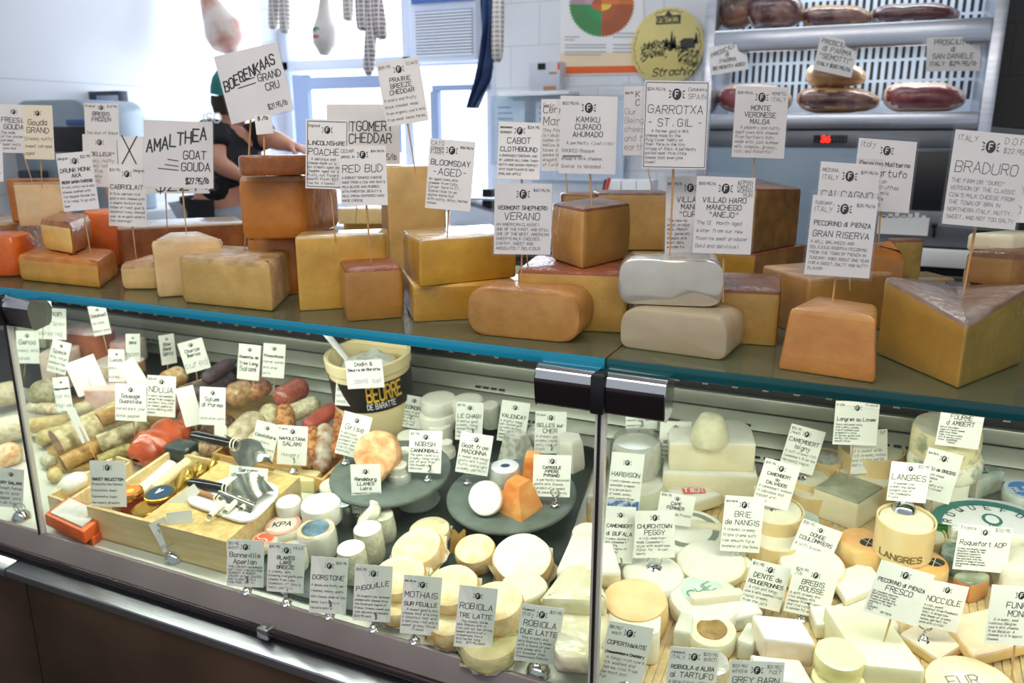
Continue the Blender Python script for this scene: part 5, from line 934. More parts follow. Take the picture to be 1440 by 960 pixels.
def arcband(r0, r1, m, l): 
    g.add([rplace(rr * math.cos(math.pi * i / n) * 1.15, rr * math.sin(math.pi * i / n), l) for i in range(n + 1) for rr in (r0, r1)], [(2 * i, 2 * i + 1, 2 * i + 3, 2 * i + 2) for i in range(n)], m)
arcband(.0, .098, 0, 0); arcband(.080, .098, 1, 1)
for i, c in enumerate('ROQUEFORT'):
    a = math.pi * (1 - (i + .5) / 9); cx_, cy2 = .066 * math.cos(a) * 1.15, .066 * math.sin(a); ct, st_ = math.cos(a - math.pi / 2), math.sin(a - math.pi / 2)
    write(g, c, -.006, 0, .014, .0022, lambda x, y, l: rplace(cx_ + x * ct - y * st_, cy2 + x * st_ + y * ct, 2), 2, jit=0, slant=0)
nn = 16; g.add([rplace(.018 * math.cos(6.2832 * i / nn), .034 + .02 * math.sin(6.2832 * i / nn), 1) for i in range(nn)], [tuple(range(nn))], 1); g.add([rplace(.012 * math.cos(6.2832 * i / nn), .034 + .014 * math.sin(6.2832 * i / nn), 2) for i in range(nn)], [tuple(range(nn))], 0)
write(g, 'AOP', -.012, .004, .009, .0016, lambda x, y, l: rplace(x, y, 2), 2, jit=0); obj('paper_label', g, [WHITE, TEAL, mat('#3a5a58', rough=.5)], ob, label='teal and white arched label')
WRAPB = mat('#dfe5d8', '#a8bcae', 20, .25, .5, 40, film=.8)
blk('el', 'clear-wrapped blue cheese wedge with a teal label, rear right', [(1346, 690), (1372, 704), (1410, 690)], 676, (VEIN, WRAPB, WRAPB), .06, DF + HM + .03, DS, group=GC, fil=.005, name='wrapped_wedge')
ob = [o for o in COL.objects if o.get('label') == 'clear-wrapped blue cheese wedge with a teal label, rear right'][0]
p_ = [onP(x, y, DF + HM + .03, DS) for x, y in ((1346, 690), (1410, 690))]; c_ = (p_[0] + p_[1]) / 2 + V3((0, 0, KZ['el'] - DF - HM - .03)); f_ = fplace(c_)
g = G(); g.add([f_(-.035, -.008), f_(.03, -.010), f_(.035, .01), f_(-.03, .014)], [(0, 1, 2, 3)]); write(g, 'BLEU', -.024, -.003, .010, .002, lambda x, y, l: f_(x, y, 2), 1, jit=0); obj('paper_label', g, [TEAL, WHITE], ob, label='teal label')
blk('bb', 'white blue-flecked cheese behind the BREBIS card, right', [(1306, 728), (1364, 730)], 678, (VEIN, WRAPB, VEIN), .07, DF + HM + .03, DS, group=GC, fil=.03)
blk('gp', 'green packaged cheese between the LANGRES box and the half wheel', [(1306, 772), (1338, 776)], 738, (mat('#2f8a4c', '#256e3c', 12, .35, film=.5), mat('#2f8a4c', rough=.35), mat('#3c9858', rough=.35)), .05, DF + HM, DS, group=GC, fil=.006, name='wrapped_block')
disc('lower blue-veined wheel at the rear right', 1326, 640, 47, 24, .03, [VEIN, VEIN], name='blue_cheese_round', P=atY(1326, 660, 1.78))
disc('upper blue-veined wheel under the AMBERT card', 1326, 604, 44, 42, .06, [mat('#ece2b4', '#9aa084', 30, .5, .3, 60, lo=.56, hi=.68), ins('#d9cfa4', '#b9b48c', 30)], name='blue_cheese_round', P=atY(1326, 641, 1.78))
n_ = 'round tin with a bright blue label at the right frame edge'
disc(n_, 1432, 690, 26, 18, .05, [WRAPB, WRAPB], P=deck(1436, 706, .05)); lab(n_, 'bright blue label', .95, mat('#5b8fcf', rough=.4), WHITE, 'BLEU', mat('#cfdcec', rough=.5))
blk('rc', 'dark-wrapped blue cheese wedge with an orange rind, right', [(1330, 838), (1362, 852), (1394, 838)], 822, (ins('#c9764e', '#b8643c', film=.5), ins('#d89a5c'), mat('#6d7a5e', '#b9bd9c', 16, .25, .5, 40, film=.8)), .05, DF + HM, DS, group=GC, fil=.02, name='wrapped_wedge')
blk('fl', 'teal floral-wrapped cheese under the ROQUEFORT AOP card', [(1318, 806), (1356, 816)], 778, (mat('#5f8a84', '#c9d6cc', 40, .35, .3, 60, film=.5),) * 3, .06, DF + HM, DS, group=GC, fil=.008, name='wrapped_block')
blk('wr', 'white crumpled paper-wrapped cheese at the right frame edge', [(1404, 842), (1470, 850)], 800, (PAPER, PAPER, PAPER), .08, DF + HM, DS, group=GC, fil=.02, rough=.004, name='wrapped_block')
PNK = mat('#f2d6b8', '#ecc6a2', 30, .6, .4, 60); PNF = mat('#ecd08e', '#e4c078', 30, .6, .3, 60)
blk('p1', 'large flat pink-rinded brie wedge at the right frame edge', [(1322, 886), (1368, 940), (1470, 915)], 922, (PNF, PNF, PNK), .1, DF + .012, DS, group=GC, fil=.006, name='brie_wedge')
blk('p2', 'flat pale wedge under the NOCCIOLE card stand', [(1262, 905), (1318, 942), (1366, 912)], 926, (PNF, PNF, ins('#f6e6cc', '#f0d8b4', 30)), .1, DF + HM, DS, group=GC, fil=.006, name='brie_wedge')
n_ = 'yellow printed wheel at the bottom right front'
disc(n_, 1362, 962, 62, 30, HM, [ins('#f2d68c', '#ecc874'), ins('#f4e2a8', '#eed694')]); lab(n_, 'printed oval', .5, ins('#f6eccc'), mat('#8a8468', rough=.5), 'FUR', mat('#e0d8b4', rough=.5), dx=-.1, dy=.15, oval=.7)
blk('v1', 'large pale green-yellow wedge near the front glass, right', [(1206, 980), (1297, 990)], 934, (ins('#f0ecb4', '#e8e2a0', 10, film=.4), ins('#f2eebc'), ins('#f2efc4', '#ebe7b0', 10, film=.4)), .14, DF + HM, DS, group=GC, fil=.01, name='cheese_wedge', skew=-.3)
disc('upper small wrapped pale round left of the green-yellow wedge', 1178, 912, 33, 24, .05, [mat('#ece6a8', '#e0d890', 14, .35, .3, 40, film=.7), mat('#f0eebc', '#e6e2a8', 14, .3, .4, 40, film=.8)], P=deck(1178, 940, .04))
disc('lower small wrapped pale round left of the green-yellow wedge', 1176, 950, 36, 26, HM, [mat('#e2dc9c', '#d6ce84', 14, .35, .3, 40, film=.7), mat('#f0eebc', rough=.4)], P=deck(1176, 976, HM))
blk('bw1', 'long white-topped brie wedge between the two middle right cards', [(1164, 818), (1188, 854), (1244, 832)], 842, (PST, PST, WHT), .1, DF + .02, DS, group=GC, fil=.005, name='brie_wedge')
blk('bw2', 'white brie wedge below the BREBIS ROUSSE card', [(1158, 866), (1192, 900), (1254, 876)], 888, (PST, PST, WHT), .1, DF + HM, DS, group=GC, fil=.005, name='brie_wedge')
disc('cream wrapped round behind the BREBIS ROUSSE card', 1140, 790, 44, 22, .01, [mat('#f2e6b8', '#ecd8a0', 14, .4, .3, 40, film=.6), WHT])
blk('bw3', 'square cream soft cheese at the bottom beside the yellow wheel', [(1215, 985), (1262, 992)], 965, (CRM, CRM, WHT), .04, DF + HM - .0, DS, group=GC, fil=.006)
disc('wrapped greenish round behind the grey-topped wedge', 1122, 726, 26, 20, .01, [WRAPB, WRAPB], P=deck(1124, 748, HM))
disc('pale drum at the far rear behind the front-most brie halves', 1080, 682, 24, 26, HM, [CRM, WHT], P=deck(1080, 706, HM))
# ================================================================== PRICE CARDS INSIDE THE CASE
def ic(label, cx, cy, w_, h_, roll, foot, kind='clip', h=0.0, tl='', tr='', t=(), b=(), yaw=0, back=False, **k):
    k.setdefault('card', CARDG); k.setdefault('group', GS); p = pos(foot[0], foot[1], h)
    if kind == 'none': return sign(label, cx, cy, w_, h_, roll, p, tl, tr, t, b, 'pick', yaw, back=back, footless=True, **k)
    return sign(label, cx, cy, w_, h_, roll, p, tl, tr, t, b, kind, yaw, back=back, **k)
ic('grey menu card on a long pin at the pale crate', 152, 680, 50, 66, -1, (169, 750), 'pin', .002, t=('SWEET SELECTION',), b=('Prosciutto San Daniele', '', 'Finocchiona, Speck', '', 'Sopressata, Coppa', '', 'Mortadella, Bresaola'))
ic('grey card on a chrome dome at the left frame edge', 15, 686, 36, 56, -6, (31, 728), 'dome', 0, t=('DRY SALAMI',), b=('Sweet fennel', 'garlic wine', 'pepper pork', 'from Italy'))
ic('small tilted grey card beside a folded blank one on a dome', 231, 752, 26, 46, 25, (246, 786), 'dome', 0, t=('1 X',), b=('', 'each'))
ic('blank white folded card behind the small tilted grey card', 256, 744, 36, 52, 8, (256, 780), 'pin', .0, back=True)
ic('leftmost of the front row of grey cards, dense block lettering', 345, 792, 52, 68, -3, (347, 834), 'clip', HS, '$11.95\neach', '', ('Bonneville', 'Aperlan'), ('THIS CREAMY HANDMADE', 'SOFT GOAT CHEESE FROM', 'VERMONT IS BRIGHT', 'CREAMY IN THE CENTER', 'AND FLORAL WITH A', 'FINE RIND. TRY IT!'))
ic('second from the left in the front row of grey cards', 402, 798, 52, 72, -4, (403, 850), 'clip', HS, '$15.95', 'VILLE', ('BLAKES', 'LAKE', 'BREEZE'), ('A creamy, ashy', 'blooming rind goats milk', 'cheese from Lake', 'Champlain, VT, this is', 'tasty, yes! Try!'))
ic('third from the left in the front row of grey cards', 462, 823, 52, 82, -4, (463, 868), 'clip', HS, '', '$22.95', ('DORSTONE',), ('A dense and fluffy ash-', 'ripened, lemony goats', 'milk cheese made at the', 'Neals Yard dairy in', 'Herefordshire!'))
ic('fourth from the left in the front row of grey cards', 524, 834, 53, 82, -4, (526, 886), 'clip', HS, '$15.95', '', ('^PIGOUILLE',), ('', '  An organic raw-pressed', 'sheeps milk cheese from', 'the Auvergne region of', 'France. Creamy, sweet and', 'just delicate spreadable', '$23.95 each'))
ic('fifth from the left in the front row, chestnut leaf goat cheese', 592, 851, 54, 86, -5, (583, 903), 'clip', HS, '$16.95 ea', '', ('MOTHAIS', 'SUR FEUILLE'), ("   A sweet goat's milk", 'cheese that sits atop', 'a chestnut leaf with', 'a delicate rind and a', 'sweet grassy flavor', '        France'))
ic('grey card lettered ROBIOLA TRE LATTE in the front row', 669, 868, 54, 90, -6, (666, 928), 'clip', HS, '', '', ('ROBIOLA', 'TRE LATTE'), ('   The classic three', 'milk Robiola with a', 'rich, but not too strong', 'sweet mixture of a', 'creaminess like a', 'mild herbal tang', 'Italy   $19.95/each'))
ic('grey card lettered ROBIOLA DUE LATTE on a chrome dome', 758, 892, 60, 84, -8, (757, 946), 'dome', 0, 'Piedmont\nItaly', '$17.95', ('ROBIOLA', 'DUE LATTE'), ('  This creamy and', 'mild Robiola is made', 'with a blend of cow', 'and sheep milk. A', 'bit bloomier than', 'Piemontese Robiola'))
ic('grey tilted card at the foot of the right-hand post', 879, 920, 64, 90, -11, (878, 968), 'dome', 0, '$8.95/\n  each', '', ('COPERTHWAITE', 'Cheesemakers Cheddary'), ("  A tangy-rich cow's", 'milk washed and', 'charms rind from', 'Vermont and', 'full'))
ic('grey card lettered ROBIOLA ALBA TARTUFO at the bottom edge', 973, 952, 70, 86, -5, (968, 990), 'dome', 0, 'PIEMONTE,\nITALY', '$20.95\neach', ('ROBIOLA d ALBA', 'al TARTUFO'), ('A BEAUTIFUL CREAMY', 'ROBIOLA WITH TRUFFLE', 'FLAVOR', ''))
ic('grey card with whole and half prices at the bottom edge', 1062, 972, 76, 90, -3, (1060, 1010), 'dome', 0, '$22.95/\nwhole', '$11.95/\nhalf', ('GREY BARN', 'PRUFROCK'), ('A washed rind soft', 'square from the', 'Vineyard', ''))
ic('grey card on a pick at the right frame edge, Belgian cheese', 1432, 866, 86, 86, -4, (1420, 975), 'pick', .0, '', '', ('FUNKY', 'MONK'), ('   A creamy, semi', 'luscious Belgian', "cow's milk cheese", 'from Belgium. A', 'cheese in a trappist', 'cheese'))
ic('dark grey tilted card lettered PECORINO FRESCO on a pick', 1264, 834, 80, 78, -17, (1240, 912), 'pick', .05, '', '', ('PECORINO di PIENZA', 'FRESCO'), ('Our youngest pecorino.', 'Soft and milky-fresh,', 'Aromas of butter and', 'freshly bread. Good for', 'snacking or to cook', 'with', 'TUSCANY,', 'ITALY         $17.95/lb'))
ic('pale card on a chrome clip right of the PECORINO FRESCO card', 1326, 852, 58, 68, -12, (1298, 902), 'clip', .02, '', '', ('NOCCIOLE',), ('A rich, sweet', 'hazelnut from Piedmont', 'Italy. A mixed cow', 'and sheep of creamy', 'notes, perfect for', 'wine with a rind!'), em=True)
ic('pale grey tilted card lettered BREBIS ROUSSE', 1141, 832, 64, 70, -12, (1128, 872), 'clip', .0, '$24.95\n/lb', '', ('BREBIS', 'ROUSSE'), ('A soft creamy and', 'rich sheeps milk', 'cheese from France', 'and rind rated for', 'a wonderful pairing'))
ic('grey tilted card with a blue corner left of BREBIS ROUSSE', 1077, 823, 58, 66, -14, (1056, 866), 'dome', .0, '$17.95', '', ('DENTE de', 'ROUGERONNES'), ('  A rich and tangy', "cow's milk washed rind", 'round, creamy', 'from the Jura'))
ic('white card lettered ROQUEFORT AOP on a pick', 1382, 771, 76, 66, -5, (1370, 822), 'pick', .02, 'France', '$32.95', ('Roquefort AOP',), ('Creamy and slightly sweet', "Roquefort named for the", 'penicillium roqueforti', 'pleasant of blue notes', 'has contrasts with the', 'smooth of sheep of butter', 'and granular sheep present', 'finish'))
ic('white tilted card lettered COULOMMIERS half buried between cheeses', 1147, 763, 60, 54, -20, (1140, 792), 'none', .02, '$18.95', '', ('DONGE', 'COULOMMIERS'), ('A soft bloomy rind', ''))
ic('white card lettered BRIE de NANGIS on a chrome ring stand', 1044, 737, 56, 80, -4, (1036, 796), 'dome', .02, '$20.95/lb', '', ('BRIE', 'de NANGIS'), ('A classic creamy', 'triple creme soft', 'raw smooth farm', 'example of the Rome'))
ic('pale grey card on a chrome dome, right of the BUFALA card', 921, 751, 56, 68, 1, (920, 806), 'dome', .03, '', '', ('CHURCHTOWN', 'PEGGY'), ('  A rich American-', "made Camembert-", 'style with mushroom', 'flavor for - brown', 'spots'))
ic('pale narrow card beside the post, lettered BUFALA', 871, 752, 42, 82, -3, (868, 808), 'clip', .02, '', '', ('CAMEMBERT', 'di BUFALA'), ('Creamy, buttery', 'milk camembert', 'from the', 'sunny region of', 'soft baby', '', ''))
ic('white card with a blue picture at its foot, beside the post', 879, 682, 46, 92, -5, (880, 728), 'clip', .01, '', '', ('HARBISON',), pic=(mat('#4f74b0', '#c9d4e4', 60, .5, lo=.5, hi=.6), (-.48, -.47, .48, -.24)), b=('A soft-ripened, velvety', 'spoonable wrapped', 'in a spruce bark', 'of sweet, woody,', 'salty smooth flavor', '', '', ''))
ic('white card lettered DELICE de BOURGOGNE on the brie halves', 949, 622, 44, 60, -2, (950, 662), 'pick', .04, '', '', ('DELICE', 'de', 'BOURGOGNE'), ('A creamy, buttery', 'triple creme from', 'Burgundy, France', 'fresh with champagne'))
ic('small card on a chrome clip over the clear domed tub', 902, 586, 44, 34, 1, (898, 614), 'clip', .10, b=('from the wooded hills', 'of the Northeast', 'smooth goat milk', 'ashed rind'), em=False)
ic('tilted white card lettered CAMEMBERT over a chrome dome, rear', 1128, 632, 50, 64, -15, (1126, 682), 'dome', .04, '$15.95\n/each', '', ('CAMEMBERT', 'Isigny'), ('A soft creamy rich', 'Camembert from the', 'Normandy region', 'of France'))
ic('tilted white card lettered CAMEMBERT CALVADOS on a wire ring', 1092, 681, 52, 66, -15, (1086, 728), 'dome', .06, '$14.95', '', ('CAMEMBERT', 'au', 'CALVADOS'), ('A camembert soaked', 'in calvados and', 'topped with', 'crumbs'))
ic('small tan tilted card on the printed brie wheel', 950, 716, 50, 44, -9, (945, 745), 'none', .04, '$26.95', '', ('CAPE', 'FERMIER'), ('FROMAGE de France', ''))
ic('white card hanging highest over the right-hand boxes, on a pick', 1204, 595, 62, 62, -2, (1192, 688), 'pick', .05, 'raw', 'France', ('Langres au Lavee',), ('Sunny and sweet nutty', 'with a milky, creamy', 'rind of washed cows', 'wrapped in a strip', 'of spruce, great with', 'earthy, full flavors', 'smooth finish'))
ic('pale card behind the highest card over the right-hand boxes', 1222, 635, 52, 62, 3, (1218, 680), 'clip', .03, '', 'NY', ('', ''), ('of a sweet with', 'rich creamy notes', 'and of the north', 'dairy country soft', ''), em=False)
ic('white card lettered LANGRES on the tall round box', 1278, 678, 56, 56, -5, (1271, 718), 'dome', .128, '', '$12.95', ('LANGRES',), ('   A washed rind', 'creamy and dense', 'pungent cow of', 'the Champagne', 'France'))
ic('tilted white card lettered BLEU de BREBIS on a pick', 1320, 669, 52, 72, -14, (1301, 736), 'pick', .05, '$25.95/lb', '', ('BLEU de BREBIS',), ('A smooth sheep', 'blue cheese', 'raw milk', 'fudgy, salty with', 'a sweet rounded', 'finish', 'FRANCE'))
ic('white card lettered FOURME d AMBERT at the rear right', 1351, 598, 62, 62, -7, (1344, 612), 'pick', .17, '', '', ('FOURME', 'd AMBERT'), ('One of the oldest', 'types of French cheese', 'made since Roman', 'times, rich and creamy', 'with an earthy, nutty', 'flavor. AUVERGNE,', '            FRANCE'), Y=1.67)
ic('white card clipped on the rear cake stand by the white ball', 598, 635, 46, 60, -3, (602, 676), 'clip', H1, '$11.95', '', ('NOBISH', 'CANNONBALL'), ('The goat round is a', 'creamy, tangy bright', 'ball of goat from', 'the bloomy rind', 'delicious'))
ic('tilted white card right of the butter bucket', 580, 579, 33, 46, -11, (576, 602), 'clip', .03, t=('LEONORA',), b=('creamy bright', 'spanish goats', 'milk with a', 'lemony rind', 'full of salt'))
ic('tilted white card clipped at the rear rim of the cake stand', 497, 612, 40, 62, -15, (486, 652), 'clip', H1, t=('Grise',), b=('A delicious', 'washed rind', 'pungent with a', 'creamy texture', 'rich in flavor', 'Kentucky'))
ic('grey card standing over the grey cylinder cheeses', 515, 687, 42, 70, 1, (508, 728), 'clip', .03, t=('Rendsburg', 'LLANES', 'Loira'), b=('A beautifully balanced', 'goats milk cheese with', 'clean rind and bright', 'citrus flavor', 'tasty finish'))
ic('white tilted card at the left of the front cake stand', 667, 638, 46, 58, -9, (657, 680), 'clip', H2, t=('Goat from', 'MADONNA'), b=('A sweet and tangy', 'goats milk round', 'fluffy and bright', 'creamy, perfect!'))
ic('white card in the rear row, left of the VALENCAY card', 660, 592, 38, 54, -3, (662, 622), 'clip', .05, '$15.95', '', ('LE CHABI',), ('A mellow goat', 'creamy, tangy', 'ashed rind of', 'the Loire', 'valley'))
ic('white tilted card lettered VALENCAY in the rear row', 722, 593, 40, 58, -8, (714, 632), 'clip', .03, t=('VALENCAY',), b=('A slightly tangy', 'ash coated goat', 'pyramid made in', 'the Loire valley', 'smooth and rich', 'lemony'))
ic('white card at the right end of the rear row, left section', 774, 608, 44, 60, -2, (772, 646), 'clip', .02, 'France', '', ('SELLES sur', 'CHER'), ('A classic goat', 'creamy inside and', 'salty rind of ash', 'fresh'))
ic('grey card lettered PYRAMID on the front cake stand', 776, 669, 53, 60, -2, (781, 712), 'clip', H2, '', '', ('CAPRIOLE', 'PIPERS', 'PYRAMID'), ('  A perfectly balanced', 'goats milk cheese', 'pyramid of a sweet', 'with smoked paprika'))
ic('small tilted card at the left of the butter bucket', 491, 552, 38, 38, -5, (480, 602), 'pick', .06, t=('Sopressata',), b=('spicy sweet', 'smoky pork'))
ic('white card on a pick in the salami row, near the bucket', 385, 507, 31, 48, -5, (386, 550), 'pick', .11, t=('Finocchiona',), b=('fennel pollen', 'and wine', 'pork'))
ic('pointed-bottom white card beside the dark chorizo', 350, 509, 31, 50, -6, (358, 548), 'pick', .12, t=('Rosette de', 'Tres Long', 'Salami'))
ic('tilted white card standing over the tan knobbly sausage', 273, 500, 36, 44, 15, (278, 538), 'pick', .10, t=('Chorizo', 'Iberico'), b=('cured',))
ic('narrow white card turned nearly edge-on at the rear', 236, 491, 14, 42, -2, (236, 522), 'pick', .12, t=('Raw', 'Bear', 'Spicy'), yaw=52)
ic('white lettered card above the orange-red pork roll', 227, 557, 40, 58, -4, (240, 600), 'pick', .06, '$22.95', '', ('NDUJA',), ('A spicy spreadable', 'salami from Calabria,', 'southern Italy. Eat', 'on toast, pasta or', 'pizza, melting with', 'sauce'))
ic('pale grey card left of the card above the pork roll', 184, 566, 44, 52, -3, (190, 618), 'pick', .07, t=('Sausage', 'Guanciale'), b=('cured pork jowl', 'black pepper'))
ic('blank back of a tilted white card, largest at left', 121, 528, 44, 50, 20, (142, 575), 'pick', .06, back=True)
ic('tilted card near the rear wall, highest at left', 140, 450, 25, 42, 10, (150, 490), 'pick', .18, t=('Smoked',), b=('loin ham', 'beech wood'))
ic('pale card back standing behind the far left cards', 73, 455, 40, 44, -3, (70, 495), 'pick', .16, t=('Jamon',), b=('from Spain', 'cured leg'), em=False)
ic('white card second from the left frame edge, rear', 39, 488, 32, 46, -1, (34, 525), 'pick', .10, t=('Genoa',), b=('sweet mild', 'salami'))
ic('tilted white card overlapping the pale pink ham piece', 83, 502, 27, 46, -15, (78, 540), 'pick', .09, t=('Speck',), b=('Alto Adige', 'smoked ham', 'thin sliced'))
ic('small card corner just under the shelf edge, far left', 61, 426, 22, 26, 1, (60, 470), 'pick', .24, t=('Pate',), em=False)
ic('pale grey card in front of the pink ham half', 164, 514, 23, 46, -2, (160, 565), 'pick', .06, t=('Lonza',), b=('pork loin', 'cured'))
ic('small dim card right of the pink ham half', 187, 489, 16, 40, -6, (184, 530), 'pick', .12, t=('Mild',), b=('ham',), yaw=30)
ic('tilted white card crossing the card above the pork roll', 188, 528, 27, 46, 30, (200, 575), 'pick', .08, back=True)
ic('dim white card left of the blank tilted card', 88, 554, 23, 48, 5, (96, 606), 'pick', .06, t=('Soppressata',), b=('cured', 'Molise'))
ic('blank card back leaning right of the lettered pork card', 266, 571, 26, 56, 13, (276, 604), 'pick', .07, back=True)
ic('white card with faint lettering behind the knife handle', 299, 571, 36, 54, -3, (302, 622), 'pick', .05, t=('Salumi', 'di Parma'), b=('nice slow cure',))
ic('narrow white card below the faintly lettered card', 310, 612, 17, 28, -3, (312, 632), 'none', .05, back=True)
ic('white card leaning left in the pair on the salami crate', 372, 620, 34, 54, -15, (386, 660), 'none', .05, t=('Cacciatore',), b=('A hunters', 'salami of pork', 'garlic, pepper'))
ic('white card with a chrome clip, right of the pair on the crate', 411, 626, 42, 56, -4, (413, 664), 'clip', .04, 'France', '', ('NAPOLETANA', 'SALAMI'), ('', '  Hungary', ''))
ic('small wide card propped on the tray of knives', 349, 671, 54, 30, -6, (350, 690), 'none', .06, t=('Serrano', 'cheese knives'), em=False)
ic('white paper strip slanting across the jars', 250, 706, 70, 15, 36, (250, 716), 'none', .06, back=True)
ic('bent card edge on a pick over the large cut salami', 110, 598, 12, 52, 22, (132, 640), 'pick', .05, back=True)
# ================================================================== BEHIND THE COUNTER
def rbox(g, x0, y0, x1, y1, Y, t, mi=0, b=0):     # box whose front face fills a picture rectangle at depth Y
    a = atY((x0 + x1) / 2, y1, Y); c = atY((x0 + x1) / 2, y0, Y); l = atY(x0, (y0 + y1) / 2, Y).x; r = atY(x1, (y0 + y1) / 2, Y).x
    return g.box(r - l, t, c.z - a.z, Matrix.Translation(((l + r) / 2, Y + t / 2, a.z)), mi, b)
FY, FB = 3.55, 3.98
BRS = mat('#c6cbd8', '#b4bac8', 5, .26, metal=.8, stretch=(1, 20, 20)); SLOT = mat('#1d2026', rough=.6); LTS = mat('#cdd8e2', '#c0ccd8', 6, .4, metal=.15); DKS = mat('#7d818a', '#70747c', 5, .4, metal=.5)
xl, xr = atY(1003, 100, FY).x, atY(1386, 100, FY).x; zt, zs1, zs0, zl1, zl0, zc0 = atY(1200, -90, FY).z, atY(1200, 34, FY).z, atY(1200, 68, FY).z, atY(1250, 158, FY).z, atY(1250, 183, FY).z, atY(1250, 208, FY).z
fr = thing('refrigerated_cabinet', 'tall stainless open cabinet with slotted back and red temperature display', 'fridge', V3(((xl + xr) / 2, FY, 0)))
g = G(); pw = .045
for x in (xl - pw / 2, xr + pw / 2): g.box(pw, .46, zt, Matrix.Translation((x, FY + .22, 0)), 0, .005)
g.box(xr - xl + 2 * pw, .46, .05, Matrix.Translation(((xl + xr) / 2, FY + .22, zt)), 0, .005); obj('steel_frame', g, BRS, fr)
g = G(); g.box(xr - xl, .02, zt - zl0, Matrix.Translation(((xl + xr) / 2, FB, zl0)))
n = 34
for row in range(9):
    z = zl1 + .06 + row * .086
    for i in range(n):
        x = xl + (xr - xl) * (i + .5) / n; g.box(.0125, .004, .074, Matrix.Translation((x, FB - .011, z)), 1)
obj('slotted_back_panel', g, [LTS, SLOT], fr)
g = G(); rbx = lambda z0, z1, y, t, m, b=.004: g.box(xr - xl, t, z1 - z0, Matrix.Translation(((xl + xr) / 2, y + t / 2, z0)), m, b)
rbx(zs0, zs1, FY - .02, .04, 0, .008); rbx(zs1 - .012, zs1, FY + .0, FB - FY - .02, 0, .002); obj('upper_shelf', g, BRS, fr)
g = G(); rbx(zl0 + .004, zl1, FY - .02, .04, 0, .008); rbx(zl1 - .012, zl1, FY, FB - FY - .02, 0, .002); obj('lower_shelf', g, BRS, fr)
g = G(); rbx(zc0, zl0, FY - .005, .03, 0); pn = obj('control_strip', g, DKS, fr)
g = G(); rbox(g, 1144, 190, 1191, 200, FY - .012, .008); LED = mat('#ff2a1a', rough=.5, emit=3.0)
c_ = atY(1156, 199, FY - .0125); write(g, '36', c_.x - .004, c_.z - .0, .021, .0045, lambda x, y, l: V3((x, FY - .0125 - .0005 * l, y)), 1, jit=0)
for i in range(5):
    for j in range(2): rbox(g, 1167 + i * 4.8, 191 + j * 4.2, 1170 + i * 4.8, 194 + j * 4.2, FY - .014, .003, 2)
obj('temperature_display', g, [BLACK, LED, mat('#4a4a50', rough=.4)], pn, label='black display with red digits')
g = G(); g.box(xr - xl, .03, zc0, Matrix.Translation(((xl + xr) / 2, FY + .015, 0))); obj('lower_door', g, mat('#a9bccd', '#98adc2', 3, .4, metal=.25), fr, label='bluish steel lower door')
# dark drawer unit in front of the lower right of the cabinet
g = G(); rbox(g, 1248, 212, 1362, 296, 3.3, .22, 0, .004); dr = thing('drawer_unit', 'dark drawer unit with a torn white paper strip, behind the right cards', 'drawer unit', atY(1300, 296, 3.3)); obj('drawer', g, mat('#26272b', rough=.4), dr)
g = G(); rbox(g, 1200, 296, 1372, 346, 3.28, .24, 0, .003); dp = obj('drawer_front', g, DKS, dr)
g = G(); rbox(g, 1234, 305, 1306, 330, 3.276, .003)
for i in range(7): rbox(g, 1240 + i * 9.3, 303 - (i % 3) * 2, 1246 + i * 9.3, 306, 3.276, .003)
obj('torn_paper', g, WHITE, dp, label='torn white paper'); g = G(); rbox(g, 1312, 316, 1316, 334, 3.262, .018, 0, .002); rbox(g, 1310, 314, 1318, 320, 3.25, .02, 0, .003); obj('latch', g, BLACK, dp)
g = G(); zb = atY(1300, 346, 3.3).z; a = atY(1200, 340, 3.3).x; b = atY(1372, 340, 3.3).x; g.box(b - a, .22, zb, Matrix.Translation(((a + b) / 2, 3.41, 0))); obj('base_cabinet', g, mat('#1f2023', rough=.5), dr)
g = G(); rbox(g, 1200, 350, 1376, 374, 3.22, .05, 0, .004); g.box(.02, .3, .01, Matrix.Translation((atY(1290, 360, 3.22).x, 3.3, atY(1290, 374, 3.22).z - .01))); obj('white_ledge', g, WHITE, dr)
area('cabinet_fill_light', ((xl + xr) / 2, FY + .12, zs0 - .01), (rad(25), 0, 0), xr - xl - .1, .03, 2.2, (.86, .93, 1)); area('cabinet_fill_light', ((xl + xr) / 2, FY + .12, zt - .02), (rad(25), 0, 0), xr - xl - .1, .03, 2.6, (.86, .93, 1))  # added unseen lamps that brighten the slotted back
